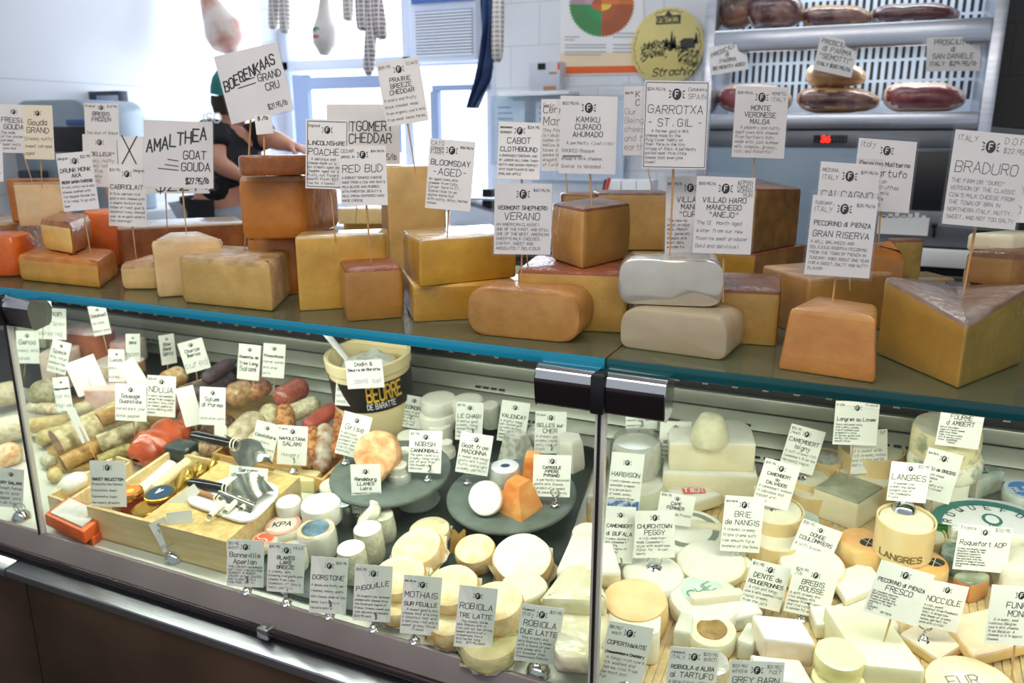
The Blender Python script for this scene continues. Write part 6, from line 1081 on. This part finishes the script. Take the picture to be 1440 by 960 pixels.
# hams
def ham(label, x0, y0, x1, y1, Y, mats, yaw=0, group='hams in the steel cabinet', cut=.55, pw_=2.6, name='ham', lift=0):
    a = atY((x0 + x1) / 2, y1, Y); c = atY((x0 + x1) / 2, y0, Y); W = abs(atY(x1, y1, Y).x - atY(x0, y1, Y).x); H = c.z - a.z
    g = G(); nu, nv = 28, 14; V = []; F = []; ms = []
    for j in range(nv + 1):
        p = -math.pi / 2 + math.pi * j / nv
        for i in range(nu):
            t = 2 * math.pi * i / nu; e = 2 / pw_; f = lambda v: math.copysign(abs(v) ** e, v)
            q = V3((W / 2 * f(math.cos(t)) * f(math.cos(p)), W * .36 * f(math.sin(t)) * f(math.cos(p)), H / 2 * f(math.sin(p)) + H / 2)); k = q.x / (W / 2); q.z *= 1 - .16 * k * abs(k) - .0; q += noise.noise_vector(q * 18 + a) * .006; q.z = max(q.z, 0)
            V.append(q)
    for j in range(nv):
        for i in range(nu):
            i2 = (i + 1) % nu; F.append((j * nu + i, j * nu + i2, (j + 1) * nu + i2, (j + 1) * nu + i)); m = (V[F[-1][0]] + V[F[-1][2]]) / 2
            nrm = (V[F[-1][1]] - V[F[-1][0]]).cross(V[F[-1][3]] - V[F[-1][0]]); nrm = nrm.normalized() if nrm.length > 1e-9 else nrm; ms.append(1 if nrm.y < -cut else 0)
    g.add(V, F, ms, Matrix.Translation(V3((a.x, Y + W * .36, a.z + lift))) @ Matrix.Rotation(rad(yaw), 4, 'Z')); return solo(name, label, 'ham', g, mats, group)
SKN = mat('#caa070', '#b0845a', 12, .4, .2, 40, film=.7); FAT = mat('#e2c9b4', '#caa890', 10, .4, .15, 40, film=.7); RED1 = mat('#6c2028', '#8f4a4a', 14, .35, .2, 40, film=.8, lo=.45, hi=.7); RED2 = mat('#4a2226', '#a07a6c', 13, .35, .3, 30, film=.8, lo=.45, hi=.75); RED3 = mat('#8c3038', '#b0686a', 10, .35, .2, 40, film=.8)
ham('cut red ham with pale fat rind, left on the lower shelf', 1000, 117, 1108, 158, FY + .03, [FAT, RED3]); ham('dark mottled ham in the middle of the lower shelf', 1114, 121, 1234, 158, FY + .03, [SKN, RED2]); ham('long dark red ham half at the right of the lower shelf', 1238, 114, 1358, 158, FY + .03, [FAT, RED1])
ham('film-wrapped tan ham piece lying on the middle ham', 1128, 88, 1216, 122, FY + .07, [mat('#d6c6b0', '#b48c64', 9, .25, .5, 25, film=1), mat('#c9a57c', '#b48c64', 9, .3, .4, 25, film=1)])
ham('wrapped ham with tan skin, left on the upper shelf', 1004, -22, 1058, 38, FY + .05, [SKN, mat('#3b2420', '#8a5a40', 9, .3, film=.7)]); ham('wrapped mottled ham second on the upper shelf', 1044, -12, 1126, 39, FY + .02, [mat('#cbbfae', '#8a6a58', 9, .25, .4, 25, film=1), RED2])
ham('tan-skinned ham with a dark cut face, upper shelf middle', 1122, 4, 1222, 37, FY + .03, [SKN, RED2]); ham('long dark ham with white fat edge, upper shelf right', 1219, 0, 1350, 34, FY + .03, [mat('#b8b4ac', '#8a6a5c', 9, .3, film=.9), mat('#3f1c20', '#5c2a2c', 10, .35, film=.8)])
for lb, cx, cy, w_, h_, ro, ft, tt in (('small card on the left ham lettered PROSCIUTTO PARMA', 1024, 82, 54, 38, 9, (1030, 122), ('^PROSCIUTTO', 'di', 'PARMA', '30 MONTH AGED')), ('tilted card on the middle ham lettered SEMOTTI', 1176, 79, 56, 48, -12, (1166, 124), ('PROSCIUTTO', 'di PARMA', '"SEMOTTI"', 'ITALY $30.95/lb')), ('card on the right ham lettered SAN DANIELE', 1341, 76, 76, 46, 1, (1332, 120), ('PROSCIUTTO', 'di', 'SAN DANIELE', 'ITALY  $29.95/lb'))):
    sign(lb, cx, cy, w_, h_, ro, atY(*ft, FY + .03), t=tt, em=False, group='cards in the steel cabinet', Y=FY - .04)
# poster, round sign, box, holders on the back wall
PY_ = YB - .006
def wp(x, y, l=0): q = atY(x, y, PY_ - .0012 * l); return q
g = G(); g.quad(wp(788, 106), wp(906, 104), wp(904, -70), wp(788, -66)); cx, cy, R = 846, 6, 44; n = 60
cols = ['#3f9a5a', '#b8603a', '#e8803c', '#c9a0b0']
for q in range(4):
    a0 = [90, 0, -90, 180][q]
    pts = [wp(cx, cy, 1)] + [wp(cx + R * (1 + .06 * (i % 2)) * math.cos(rad(a0 + 90 * i / 30)), cy + R * (1 + .06 * (i % 2)) * math.sin(rad(a0 + 90 * i / 30)), 1) for i in range(31)]; g.add(pts, [tuple(range(len(pts)))[::-1]], 1 + q)
for q in range(4):
    pts = [wp(cx, cy, 2)] + [wp(cx + 14 * math.cos(rad([90, 0, -90, 180][q] + 9 * i)), cy + 9 * math.sin(rad([90, 0, -90, 180][q] + 9 * i)), 2) for i in range(11)]; g.add(pts, [tuple(range(12))[::-1]], [7, 6, 3, 2][q])
for i in range(72):
    a = rad(i * 5 + 2); g.add([wp(cx + r_ * math.cos(a + s), cy + r_ * math.sin(a + s), 2) for r_, s in ((24, -.008), (R * 1.02, -.006), (R * 1.02, .006), (24, .008))], [(0, 1, 2, 3)], 5)
g.add([wp(788, 104, 1), wp(905, 102, 1), wp(905, 92, 1), wp(788, 94, 1)], [(0, 1, 2, 3)], 8)
g.add([wp(788, 94, .5), wp(905, 92, .5), wp(905, 74, .5), wp(788, 74, .5)], [(0, 1, 2, 3)], 9)
for i, (x0, x1, y) in enumerate(((794, 815, 52), (794, 808, 56), (794, 852, 63), (794, 852, 67), (794, 852, 73), (794, 845, 77), (862, 900, 52), (866, 900, 47), (862, 900, 63), (862, 898, 68), (862, 900, 73))): g.add([wp(x0, y + .7, 1.5), wp(x1, y + .7, 1.5), wp(x1, y - .7, 1.5), wp(x0, y - .7, 1.5)], [(0, 1, 2, 3)], 10)
g.box(abs(wp(905, 0).x - wp(788, 0).x) * .98, .003, .6, Matrix.Translation(((wp(905, 0).x + wp(788, 0).x) / 2, PY_ + .003, wp(846, 103).z)), 0)
solo('wall_poster', 'white wall poster with a colour wheel and an orange bottom strip', 'poster', g, [mat('#f4f1ee', rough=.5)] + [mat(c, rough=.5) for c in cols] + [mat('#7a5038', rough=.5), mat('#f2d24a', rough=.5), mat('#d8643c', rough=.5), mat('#ef6a2c', rough=.5), mat('#f6ddb8', rough=.5), mat('#a9a9ae', rough=.6)], loc=wp(846, 103))
PY_ = YB - .03; g = G(); cx, cy, R = 938, 66, 52; n = 48
cen = wp(cx, cy); rw = abs(wp(cx + R, cy).x - cen.x); YEL0 = mat('#e6d488', '#dcc878', 5, .45)
g.lathe([(0, -.006), (rw, -.006), (rw, .0), (rw * .985, .001), (0, .001)], 48, Matrix.Translation(cen) @ Matrix.Rotation(rad(90), 4, 'X'))
sc_ = rw / R
def sp(x, y, l=0): return cen + V3((x, -.0015 - .0006 * l, y))
def rect(x0, y0, x1, y1, m, l=1): g.add([sp(x0, y0, l), sp(x1, y0, l), sp(x1, y1, l), sp(x0, y1, l)], [(0, 1, 2, 3)], m)
rect(-.33 * rw, .58 * rw, .34 * rw, .80 * rw, 1); write(g, 'CASTAGNA', -.30 * rw, .625 * rw, .13 * rw, .026 * rw, lambda x, y, l: sp(x, y, 3), 0, jit=0, xs=.64)
g.add([sp(-.1 * rw, .8 * rw, 1), sp(.1 * rw, .8 * rw, 1), sp(0, .93 * rw, 1)], [(0, 1, 2)], 1)
write(g, 'Strachin', -.38 * rw, -.74 * rw, .20 * rw, .028 * rw, lambda x, y, l: sp(x, y, 1), 1, slant=.3)
random.seed(11)
for i in range(420):                                 # ink landscape: hill, firs, hut, path
    x = random.uniform(-.74, .86); base = -.02 + .16 * math.sin(x * 2.6 + 2.2); y = base - random.random() ** 1.4 * .42
    if -.05 < x < .22 and y < -.12: continue
    L_ = random.uniform(.03, .09); a = random.choice((.5, .9, 1.5)); write_line(g, x * rw, y * rw, (x + L_ * math.cos(a)) * rw, (y + L_ * math.sin(a)) * rw, random.uniform(.012, .026) * rw, lambda u, v, l: sp(u, v, 1))
for tx, ty, th_ in ((.12, -.05, .42), (.2, -.05, .3), (.78, .05, .26), (-.02, 0, .22)):
    for k in range(6): z = ty + th_ * k / 6; w2 = .09 * (1 - k / 7); g.add([sp((tx - w2) * rw, z * rw, 1), sp((tx + w2) * rw, z * rw, 1), sp(tx * rw, (z + th_ * .3) * rw, 1)], [(0, 1, 2)], 1)
rect(.36 * rw, -.06 * rw, .76 * rw, .1 * rw, 1); g.add([sp(.3 * rw, .1 * rw, 1), sp(.82 * rw, .1 * rw, 1), sp(.68 * rw, .2 * rw, 1), sp(.44 * rw, .2 * rw, 1)], [(0, 1, 2, 3)], 1)
for s in (-1, 1):
    for k in range(16): a = rad(60 + k * 10); b = rad(68 + k * 10); rr = .92 + .03 * (k % 2); write_line(g, s * abs(math.sin(a)) * rr * rw * .97 if k < 12 else 0, math.cos(a) * rr * rw, s * abs(math.sin(b)) * (.92 + .03 * ((k + 1) % 2)) * rw * .97 if k < 12 else .001, math.cos(b) * (.92 + .03 * ((k + 1) % 2)) * rw, .016 * rw, lambda u, v, l: sp(u, v, 1)) if k < 8 else None
for k in range(9): a = rad(-24 + k * 5.3); b = rad(-24 + (k + 1) * 5.3); write_line(g, math.sin(a) * (.9 + .04 * (k % 2)) * rw, math.cos(a) * (.9 + .04 * (k % 2)) * rw, math.sin(b) * (.9 + .04 * ((k + 1) % 2)) * rw, math.cos(b) * (.9 + .04 * ((k + 1) % 2)) * rw, .016 * rw, lambda u, v, l: sp(u, v, 1))
solo('round_wall_sign', 'round cream-yellow wall sign with an ink landscape and script', 'sign', g, [YEL0, mat('#3a4034', rough=.6)], loc=cen)
random.seed(5)
g = G(); rbox(g, 700, 128, 800, 133, YB - .16, .16, 0, .002); solo('wall_shelf', 'thin white wall shelf holding the grey carton', 'shelf', g, WHITE)
cb = thing('carton', 'small grey printed carton standing on the white wall shelf', 'box', atY(766, 128, YB - .15)); g = G(); rbox(g, 744, 87, 787, 128, YB - .15, .09, 0, .002); obj('carton_body', g, mat('#c9cbd4', '#d7d8de', 6, .4), cb)
g = G(); rbox(g, 756, 89, 767, 98, YB - .152, .002, 0); rbox(g, 764, 121, 782, 127, YB - .152, .002, 1); rbox(g, 772, 101, 783, 104, YB - .152, .002, 1); rbox(g, 784, 88, 787, 98, YB - .152, .002, 2); obj('printed_label', g, [BLACK, mat('#b98a68', rough=.5), mat('#e0562c', rough=.4)], cb)
for lb, x0, x1, y1 in (('clear document holder with papers, left under the wall shelf', 690, 744, 232), ('clear document holder with papers, right under the wall shelf', 748, 884, 258)):
    h = thing('document_holder', lb, 'document holder', atY((x0 + x1) / 2, y1, YB - .12), 'document holders under the wall shelf'); g = G(); rbox(g, x0, 134, x1, y1, YB - .12, .05, 0); obj('clear_sleeve', g, clear('acrylic', (.9, .94, .97), .14, .05), h)
    g = G(); rbox(g, x0 + 5, 142, x1 - 6, y1 - 4, YB - .085, .002, 0)
    for k in range(9): rbox(g, x0 + 10, 150 + k * 8, x0 + 10 + random.uniform(.3, .8) * (x1 - x0 - 24), 152 + k * 8, YB - .087, .001, 1)
    obj('paper', g, [mat('#dfe6f0', rough=.6), mat('#a9b2c2', rough=.6)], h)
# back counter and things on it
CY = 3.35; zc = atY(560, 322, CY).z; xc0, xc1 = XL + .02, xl - pw - .02
bc = thing('back_counter', 'long white work counter along the back wall', 'counter', V3(((xc0 + xc1) / 2, CY, 0))); g = G().box(xc1 - xc0, .88, .04, Matrix.Translation(((xc0 + xc1) / 2, CY + .445, zc - .04)), b=.006); obj('worktop', g, mat('#e9edf4', rough=.3), bc); g = G().box(xc1 - xc0 - .06, .8, zc - .04, Matrix.Translation(((xc0 + xc1) / 2, CY + .46, 0))); obj('cupboard', g, mat('#dfe3ea', rough=.5), bc)
def onc(x, y): return atZ(x, y, zc)
sl_ = thing('countertop_scale', 'pale grey scale with a sloped platform on the back counter', 'scale', onc(668, 318)); P = onc(668, 318); g = G().prism([(-.16, 0), (.16, 0), (.16, .05), (-.13, .12)], 0, .24, .004, .01, None, 0, Matrix(((1, 0, 0, P.x), (0, 0, 1, P.y), (0, 1, 0, P.z + .002), (0, 0, 0, 1)))); obj('scale_body', g, mat('#c3cbd8', rough=.4), sl_); g = G().box(.30, .22, .012, Matrix.Translation((P.x + .02, P.y + .12, P.z + .13)), b=.004); obj('weighing_plate', g, STEEL, sl_)
g = G().box(.05, .05, .13, Matrix.Translation((P.x + .02, P.y + .12, P.z + .05))); obj('plate_post', g, BLACK, sl_)
for i, x in enumerate((862, 884, 905)):
    p = atY(x, 262, 3.75); zt_ = atY(x, 254, 3.75).z; p.z = zc + .001; f = thing('paper_carton', ['white carton with blue lettering, leftmost behind the brown-topped block', 'white carton with blue lettering, middle behind the brown-topped block', 'white carton with blue lettering, rightmost behind the brown-topped block'][i], 'box', p, 'white cartons on the back counter'); d_ = dep(p); w_ = 20 * d_ / FPX; hh = zt_ - zc
    g = G().box(w_, .14, hh, Matrix.Translation((p.x, p.y + .07, zc + .001)), b=.002); write(g, 'IL', p.x - .01, zc + hh * .6, .04, .006, lambda x, y, l: V3((x, p.y - .0005 * l, y)), 1); obj('carton_body', g, [WHITE, mat('#2d4c9c', rough=.5)], f)
p = atY(840, 276, 3.6); p.z = zc; kn = thing('red_handled_tool', 'red-handled tool leaning behind the brown-topped block', 'tool', p); zq = atY(850, 250, 3.6).z - zc; g = G().tube([p + V3((0, 0, .012)), p + V3((.055, .0, zq))], [.012, .016], 8, squash=.6); obj('handle', g, mat('#e0442e', rough=.4), kn); g = G().tube([p + V3((-.02, .06, .012)), p + V3((.02, .08, zq * .95))], [.012, .014], 8); obj('black_grip', g, BLACK, kn)
# slicer on the left, dark box, white tubs
P = atY(70, 300, 2.35); zc2 = P.z
g = G().box(.56, .62, zc2, Matrix.Translation((XL + .29, 2.68, 0)), b=.01); solo('side_counter', 'white side counter under the grey slicer at far left', 'counter', g, mat('#dfe4ec', rough=.4))
s_ = thing('meat_slicer', 'rounded grey slicing machine behind the far left cards', 'slicer', V3((P.x, 2.5, zc2))); a, b = atY(34, 300, 2.42), atY(124, 145, 2.42); W, H = b.x - a.x, b.z - a.z
g = G().prism([(0, 0), (W, 0), (W, H * .62), (W * .96, H), (W * .12, H), (0, H * .8)], 0, .3, .012, [.01, .01, .05, .10, .06, .05], None, 0, Matrix(((1, 0, 0, a.x), (0, 0, 1, 2.42), (0, 1, 0, zc2 + .001), (0, 0, 0, 1))), 5); g.f = [f[::-1] for f in g.f]; obj('housing', g, mat('#aab8c4', '#98a8b6', 5, .3, metal=.3), s_)
g = G(); rbox(g, 74, 178, 122, 214, 2.41, .02, 0, .004); obj('black_panel', g, BLACK, s_); g = G(); rbox(g, 92, 168, 122, 176, 2.405, .02, 0, .004); obj('blue_trim', g, mat('#3c62a0', rough=.4), s_); g = G(); rbox(g, 28, 240, 60, 300, 2.38, .05, 0, .01); obj('base_foot', g, mat('#3a4450', rough=.4), s_)
g = G(); rbox(g, 122, 128, 168, 150, 2.84, .05, 0, .003); rbox(g, 136, 134, 166, 147, 2.836, .004, 1); q = atY(145, 150, 2.84); g.box(.02, .02, q.z - zc2, Matrix.Translation((q.x, 2.87, zc2))); solo('small_monitor', 'small dark screen on a post behind the highest left card', 'monitor', g, [mat('#2c3444', rough=.4), mat('#c9cede', '#77809a', 8, .5)])
# hanging things
HY = 3.45; zr = atY(480, -34, HY).z; x0, x1 = atY(255, -34, HY).x, atY(740, -34, HY).x
rl = thing('hanging_rail', 'steel rail above the window that sausages hang from', 'rail', V3(((x0 + x1) / 2, HY, zr))); g = G().tube([(x0, HY, zr), (x1, HY, zr)], .012, 10); obj('bar', g, CHROME, rl)
for x in (x0 + .1, x1 - .1): g = G().tube([(x, HY, zr), (x, HY, 2.995)], .008, 8); obj('ceiling_rod', g, CHROME, rl)
def hang(label, pts, rs, mats, name='hanging_salami', cat='salami', group='sausages on the rail', seg=14, sq=1, extra=None):
    Pp = [atY(x, y, HY) for x, y in pts]; k = dep(Pp[0]) / FPX; g = G().tube(Pp, [r * k for r in rs], seg, squash=sq); root = thing(name, label, cat, Pp[-1], group); obj('body', g, mats, root)
    g = G().tube([V3((Pp[0].x, HY, zr)), Pp[0] + V3((0, 0, -.01))], .004, 6); obj('string', g, TWINE, root)
    if extra: extra(root, Pp, k)
def netmat(c1, c2):
    m = mat(c1, c2, 11, .6, .2, 30).copy(); nt = m.node_tree; b = nt.nodes['Principled BSDF']; N = nt.nodes.new; L = nt.links.new; tc = N('ShaderNodeTexCoord'); ck = N('ShaderNodeTexBrick'); mp = N('ShaderNodeMapping'); mp.inputs['Rotation'].default_value = (rad(90), 0, 0); L(tc.outputs['Object'], mp.inputs[0]); L(mp.outputs[0], ck.inputs['Vector']); ck.inputs['Scale'].default_value = 1; ck.inputs['Brick Width'].default_value = .024; ck.inputs['Row Height'].default_value = .02; ck.inputs['Mortar Size'].default_value = .003; ck.offset = 0
    ck.inputs['Color1'].default_value = lin(c1); ck.inputs['Color2'].default_value = lin(c2); ck.inputs['Mortar'].default_value = lin('#efeae8'); L(ck.outputs['Color'], b.inputs['Base Color']); return m
NET = netmat('#8f8088', '#a5969c'); NET2 = netmat('#a8a29c', '#bab2a8')
def caps(r): return [r * .5, r * .9, r, r, r * .9, r * .45]
def line(x0, y0, x1, y1): return [(x0 + (x1 - x0) * t, y0 + (y1 - y0) * t) for t in (0, .06, .3, .7, .93, 1)]
hang('greyish netted sausage, left of the first pair under the rail', line(386, -14, 385, 42), caps(8), NET2); hang('greyish netted sausage, right of the first pair under the rail', line(400, -14, 401, 48), caps(8), NET2); hang('short beige netted sausage beside the dark netted group', line(489, -14, 490, 30), caps(8), NET2)
hang('dark netted sausage, leftmost of the dark group', line(508, -14, 511, 44), caps(10), NET); hang('long dark netted sausage hanging lowest in the group', line(526, -14, 518, 106), caps(9), NET); hang('dark netted sausage, rightmost of the dark group', line(528, -14, 538, 56), caps(9), NET); hang('grey netted sausage right of the dark blue cloth', line(701, -14, 699, 88), caps(9), NET2)
CLO = mat('#e8e4e2', '#d6cec8', 10, .6, .3, 30); HAMP = mat('#e9d6cc', '#c98a76', 7, .5, .4, 18, film=.5, lo=.42, hi=.62)
hang('pinkish cured ham leg in white netting, hanging at upper left', [(292, -22), (294, 0), (304, 22), (316, 44), (324, 64), (326, 76)], [7, 13, 20, 29, 25, 8], HAMP, 'hanging_ham', 'ham', 'hams on the rail')
def stamp(root, Pp, k):
    g = G()
    for (x, y, w_, h_, m) in ((455, 43, 12, 6, 0), (455, 53, 11, 5, 1)):
        Vv = []
        c = atY(x, y, HY); c.y -= 17.5 * k; n = 10; g.add([c + V3((w_ * k * .5 * math.cos(6.28 * i / n), 0, h_ * k * .5 * math.sin(6.28 * i / n))) for i in range(n)], [tuple(range(n))], m)
    obj('stamp', g, [mat('#5f9a74', rough=.6), mat('#d8646a', rough=.6)], root, label='green and red stamp')
hang('cloth-wrapped ham leg with green and red stamp, under the rail', [(456, -22), (456, 2), (456, 22), (457, 44), (457, 62), (456, 78)], [6, 7, 10, 18, 17, 6], CLO, 'hanging_ham', 'ham', 'hams on the rail', extra=stamp)
def cloth(label, pts, mats, dy=0, name='hanging_cloth'):
    root = thing(name, label, 'cloth', atY(pts[-1][0], pts[-1][2], HY)); rows = []
    g = G(); n = 16
    def fn(u, v):
        i = v * (len(pts) - 1); a = int(min(i, len(pts) - 2)); t = i - a; L_, R_, y = [pts[a][q] * (1 - t) + pts[a + 1][q] * t for q in range(3)]; q = atY(L_ + (R_ - L_) * u, y, HY); return q + V3((0, dy + .03 * math.sin(u * 13 + v * 3) * (.4 + v), 0))
    g.sheet(fn, n, 18); h = len(g.v); g.add([v + V3((0, .004, 0)) for v in g.v[:h]], [f[::-1] for f in g.f], 0); obj('fabric', g, mats, root); A = atY((pts[0][0] + pts[0][1]) / 2, pts[0][2], HY); g = G().tube([V3((A.x, HY, zr)), V3((A.x, HY + dy, zr - .03)), A + V3((0, dy, 0))], .005, 6); obj('hook', g, CHROME, root)
cloth('dark blue cloth hanging beside the air conditioner', [(674, 692, -20), (676, 694, 40), (672, 690, 85), (668, 688, 112), (660, 668, 152)], mat('#3f5a8c', '#24365e', 8, .7, .3, 30)); cloth('white cloth hanging left of the dark blue cloth', [(668, 678, -20), (664, 678, 40), (656, 674, 78), (664, 674, 96)], mat('#eceaee', '#dcd9e0', 8, .7), .12)
# ================================================================== THE PERSON AT WORK BEHIND THE COUNTER
QY = 2.72
def J(x, y, dy=0):
    p = atY(x, y, QY); k = (QY + dy) / QY; return CAM + (p - CAM) * k
def skin(name, verts, edges, radii, m, parent=None, root=0, sub=2, label=None, loc=None):
    me = bpy.data.meshes.new(name); base = V3((0, 0, 0)) if not parent else parent.location; L0 = loc if loc is not None else base
    me.from_pydata([V3(v) - L0 for v in verts], edges, []); o = bpy.data.objects.new(name, me); COL.objects.link(o); o.parent = parent; o.location = L0 - base
    me.materials.append(m); md = o.modifiers.new('skin', 'SKIN'); md.use_smooth_shade = True; md.branch_smoothing = .6
    for i, s in enumerate(me.skin_vertices[0].data): r = radii[i]; s.radius = r if isinstance(r, tuple) else (r, r); s.use_root = (i == root)
    s2 = o.modifiers.new('subdivision', 'SUBSURF'); s2.levels = sub; s2.render_levels = sub
    if label: o['label'] = label
    return o
class SK:
    def __init__(s): s.v = []; s.e = []; s.r = []
    def chain(s, start, pts):
        p = start
        for q, r in pts:
            s.v.append(V3(q)); s.r.append(r); i = len(s.v) - 1
            if p is not None: s.e.append((p, i))
            p = i
        return p
pel = J(318, 292, .02); k_ = dep(pel) / FPX
chest = J(322, 205, .02); neck = J(326, 176, .03); headc = J(334, 142, .05); sh_l = J(301, 180, -.07); sh_r = J(362, 188, .14)
elb = J(306, 230, -.10); wri = J(342, 250, -.02); elb2 = J(384, 196, .12); wri2 = J(414, 206, .10)
floor = lambda p, dx, dy: V3((p.x + dx, p.y + dy, 0))
hipl, hipr = pel + V3((-.09, -.03, -.06)), pel + V3((.09, .05, -.06))
b = SK()
i0 = b.chain(None, [(pel, (.14, .11))]); i1 = b.chain(i0, [(pel.lerp(chest, .5), (.125, .10)), (chest, (.145, .105))]); i2 = b.chain(i1, [(neck, .058), (neck.lerp(headc, .55), .062), (headc, (.078, .088)), (headc + V3((.0, .01, .07)), (.066, .078))])
fwd = V3((.75, .62, -.25)).normalized()
def hand(b, w_, wrist, d, glove=1):
    d = d.normalized(); side = V3((0, 0, 1)).cross(d).normalized(); up = d.cross(side); palm = wrist + d * .05
    ip = b.chain(w_, [(palm, (.032, .018))])
    for f, (sx, L_) in enumerate(((-.026, .062), (-.009, .075), (.009, .07), (.026, .056))):
        r0 = palm + side * sx + d * .02; b.chain(ip, [(r0, .0095), (r0 + d * L_ * .5 - up * .008, .0085), (r0 + d * L_ * .9 - up * .030, .0078)])
    t0 = wrist + d * .02 - side * .03; b.chain(w_, [(t0, .012), (t0 + d * .03 - side * .018 - up * .008, .0105), (t0 + d * .055 - side * .018 - up * .022, .009)])
def arm(b, j, S, E, W_):
    js = b.chain(j, [(S, .062), (S.lerp(E, .5), .052), (E, .043)]); jw = b.chain(js, [(E.lerp(W_, .35), .044), (E.lerp(W_, .75), .034), (W_, .027)]); hand(b, jw, W_, (W_ - E)); return jw
arm(b, i1, sh_l, elb, wri); arm(b, i1, sh_r, elb2, wri2)
for h, dx in ((hipl, -.02), (hipr, .03)):
    kn_ = V3((h.x + dx, h.y + .03, .50)); an = V3((h.x + dx, h.y - .01, .09)); b.chain(i0, [(h, .095), (h.lerp(kn_, .5), .082), (kn_, .06), (kn_.lerp(an, .35), .062), (an, .042), (an + V3((.06, .09, -.05)), (.042, .034))])
SKIN = mat('#e2a890', '#d69a84', 12, .5, sss=.1)
man = skin('person', b.v, b.e, b.r, SKIN, None, 0, 2, None, V3((pel.x, pel.y, 0)))
tag(man, 'person in a teal cap, dark shirt and apron working behind the counter', 'person')
bk = mat('#15161b', '#1e2026', 20, .8); c = SK(); j0 = c.chain(None, [(pel + V3((0, 0, .0)), (.165, .13))]); j1 = c.chain(j0, [(pel.lerp(chest, .5), (.15, .122)), (chest, (.165, .125))]); c.chain(j1, [(neck + V3((-.03, 0, .01)), .085)])
for S, E in ((sh_l, elb), (sh_r, elb2)): c.chain(j1, [(S, .085), (S.lerp(E, .28), .078), (S.lerp(E, .6), .07)])
sh = skin('shirt', c.v, c.e, c.r, bk, man, 0, 2, 'black short-sleeved shirt')
t = SK(); q0 = t.chain(None, [(pel + V3((0, 0, -.01)), (.16, .125))])
for h, dx in ((hipl, -.02), (hipr, .03)): kn_ = V3((h.x + dx, h.y + .03, .50)); an = V3((h.x + dx, h.y - .01, .12)); t.chain(q0, [(h, .112), (h.lerp(kn_, .5), .1), (kn_, .082), (an, .072)])
skin('trousers', t.v, t.e, t.r, mat('#a9b0c0', '#98a0b2', 20, .8), man, 0, 2, 'pale grey trousers')
g = G()
def apf(u, v):
    a = rad(-215 + 150 * u); p = pel + V3((0, 0, .05 - .62 * v)); rr = .185 + .05 * v; return p + V3((rr * math.cos(a) * 1.1, rr * math.sin(a) * .95 + .0, 0)) + V3((.01 * math.sin(u * 18) * v, 0, 0))
g.sheet(apf, 20, 10); h_ = len(g.v); g.add([v + V3((0, .004, 0)) for v in g.v[:h_]], [f[::-1] for f in g.f], 0); obj('apron', g, bk, man, label='black apron')
cap = G(); M = Matrix.Translation(headc + V3((0, .005, .02))) @ Matrix.Rotation(rad(35), 4, 'Z') @ Matrix.Rotation(rad(10), 4, 'Y'); R = .112
cap.lathe([(R, -.01), (R * 1.02, .02), (R * .97, .06), (R * .78, .10), (R * .45, .122), (.008, .13), (.008, .136), (0, .137)], 28, M)
cap.sheet(lambda u, v: M @ V3(((R * .98 + .07 * v) * math.cos(rad(-55 + 110 * u)), R * .98 * math.sin(rad(-55 + 110 * u)) * (1 - .12 * v), -.006 - .012 * v)), 14, 5); obj('cap', cap, mat('#1f8f86', '#187a74', 20, .7), man, label='teal cap')
hr = G().lathe([(.04, -.06), (.084, -.05), (.092, -.01), (.092, .02)], 24, Matrix.Translation(headc + V3((-.012, -.012, .0))), rough=.004); obj('hair', hr, mat('#2a211c', '#3a2d26', 60, .7), man)
fc = G(); sd = V3((0, 0, 1)).cross(fwd).normalized(); f0 = headc + fwd * .088
fc.tube([f0 + V3((0, 0, .025)), f0 + fwd * .014 - V3((0, 0, .01)), f0 + fwd * .004 - V3((0, 0, .022))], [.008, .014, .008], 8); obj('nose', fc, SKIN, man)
for s in (-1, 1):
    e = G().lathe([(0, -.011), (.008, -.008), (.011, 0), (.008, .008), (0, .011)], 10, Matrix.Translation(f0 + sd * .032 * s + V3((0, 0, .022)) - fwd * .014)); obj('eye', e, WHITE, man)
    e = G().lathe([(0, -.03), (.012, -.02), (.016, .005), (.012, .024), (0, .03)], 10, Matrix.Translation(headc + sd * .082 * s - fwd * .01)); obj('ear', e, SKIN, man)
e = G().tube([f0 - V3((0, 0, .05)) + sd * .022 - fwd * .008, f0 - V3((0, 0, .048)), f0 - V3((0, 0, .05)) - sd * .022 - fwd * .008], [.003, .005, .003], 6); obj('mouth', e, mat('#b5645c', rough=.5), man)
lp = J(311, 176, -.09); lg = G(); lr = RT; write(lg, 'ISO', -.045, -.012, .036, .006, lambda x, y, l: lp + RT * x + UP * y - FW * (.088 + .0006 * l), 0, jit=0); write(lg, 'BAKERY'[:0] or '-----', -.045, -.028, .010, .003, lambda x, y, l: lp + RT * x + UP * y - FW * (.088 + .0006 * l), 0, jit=0)
obj('shirt_logo', lg, WHITE, man, label='white printed shirt lettering')
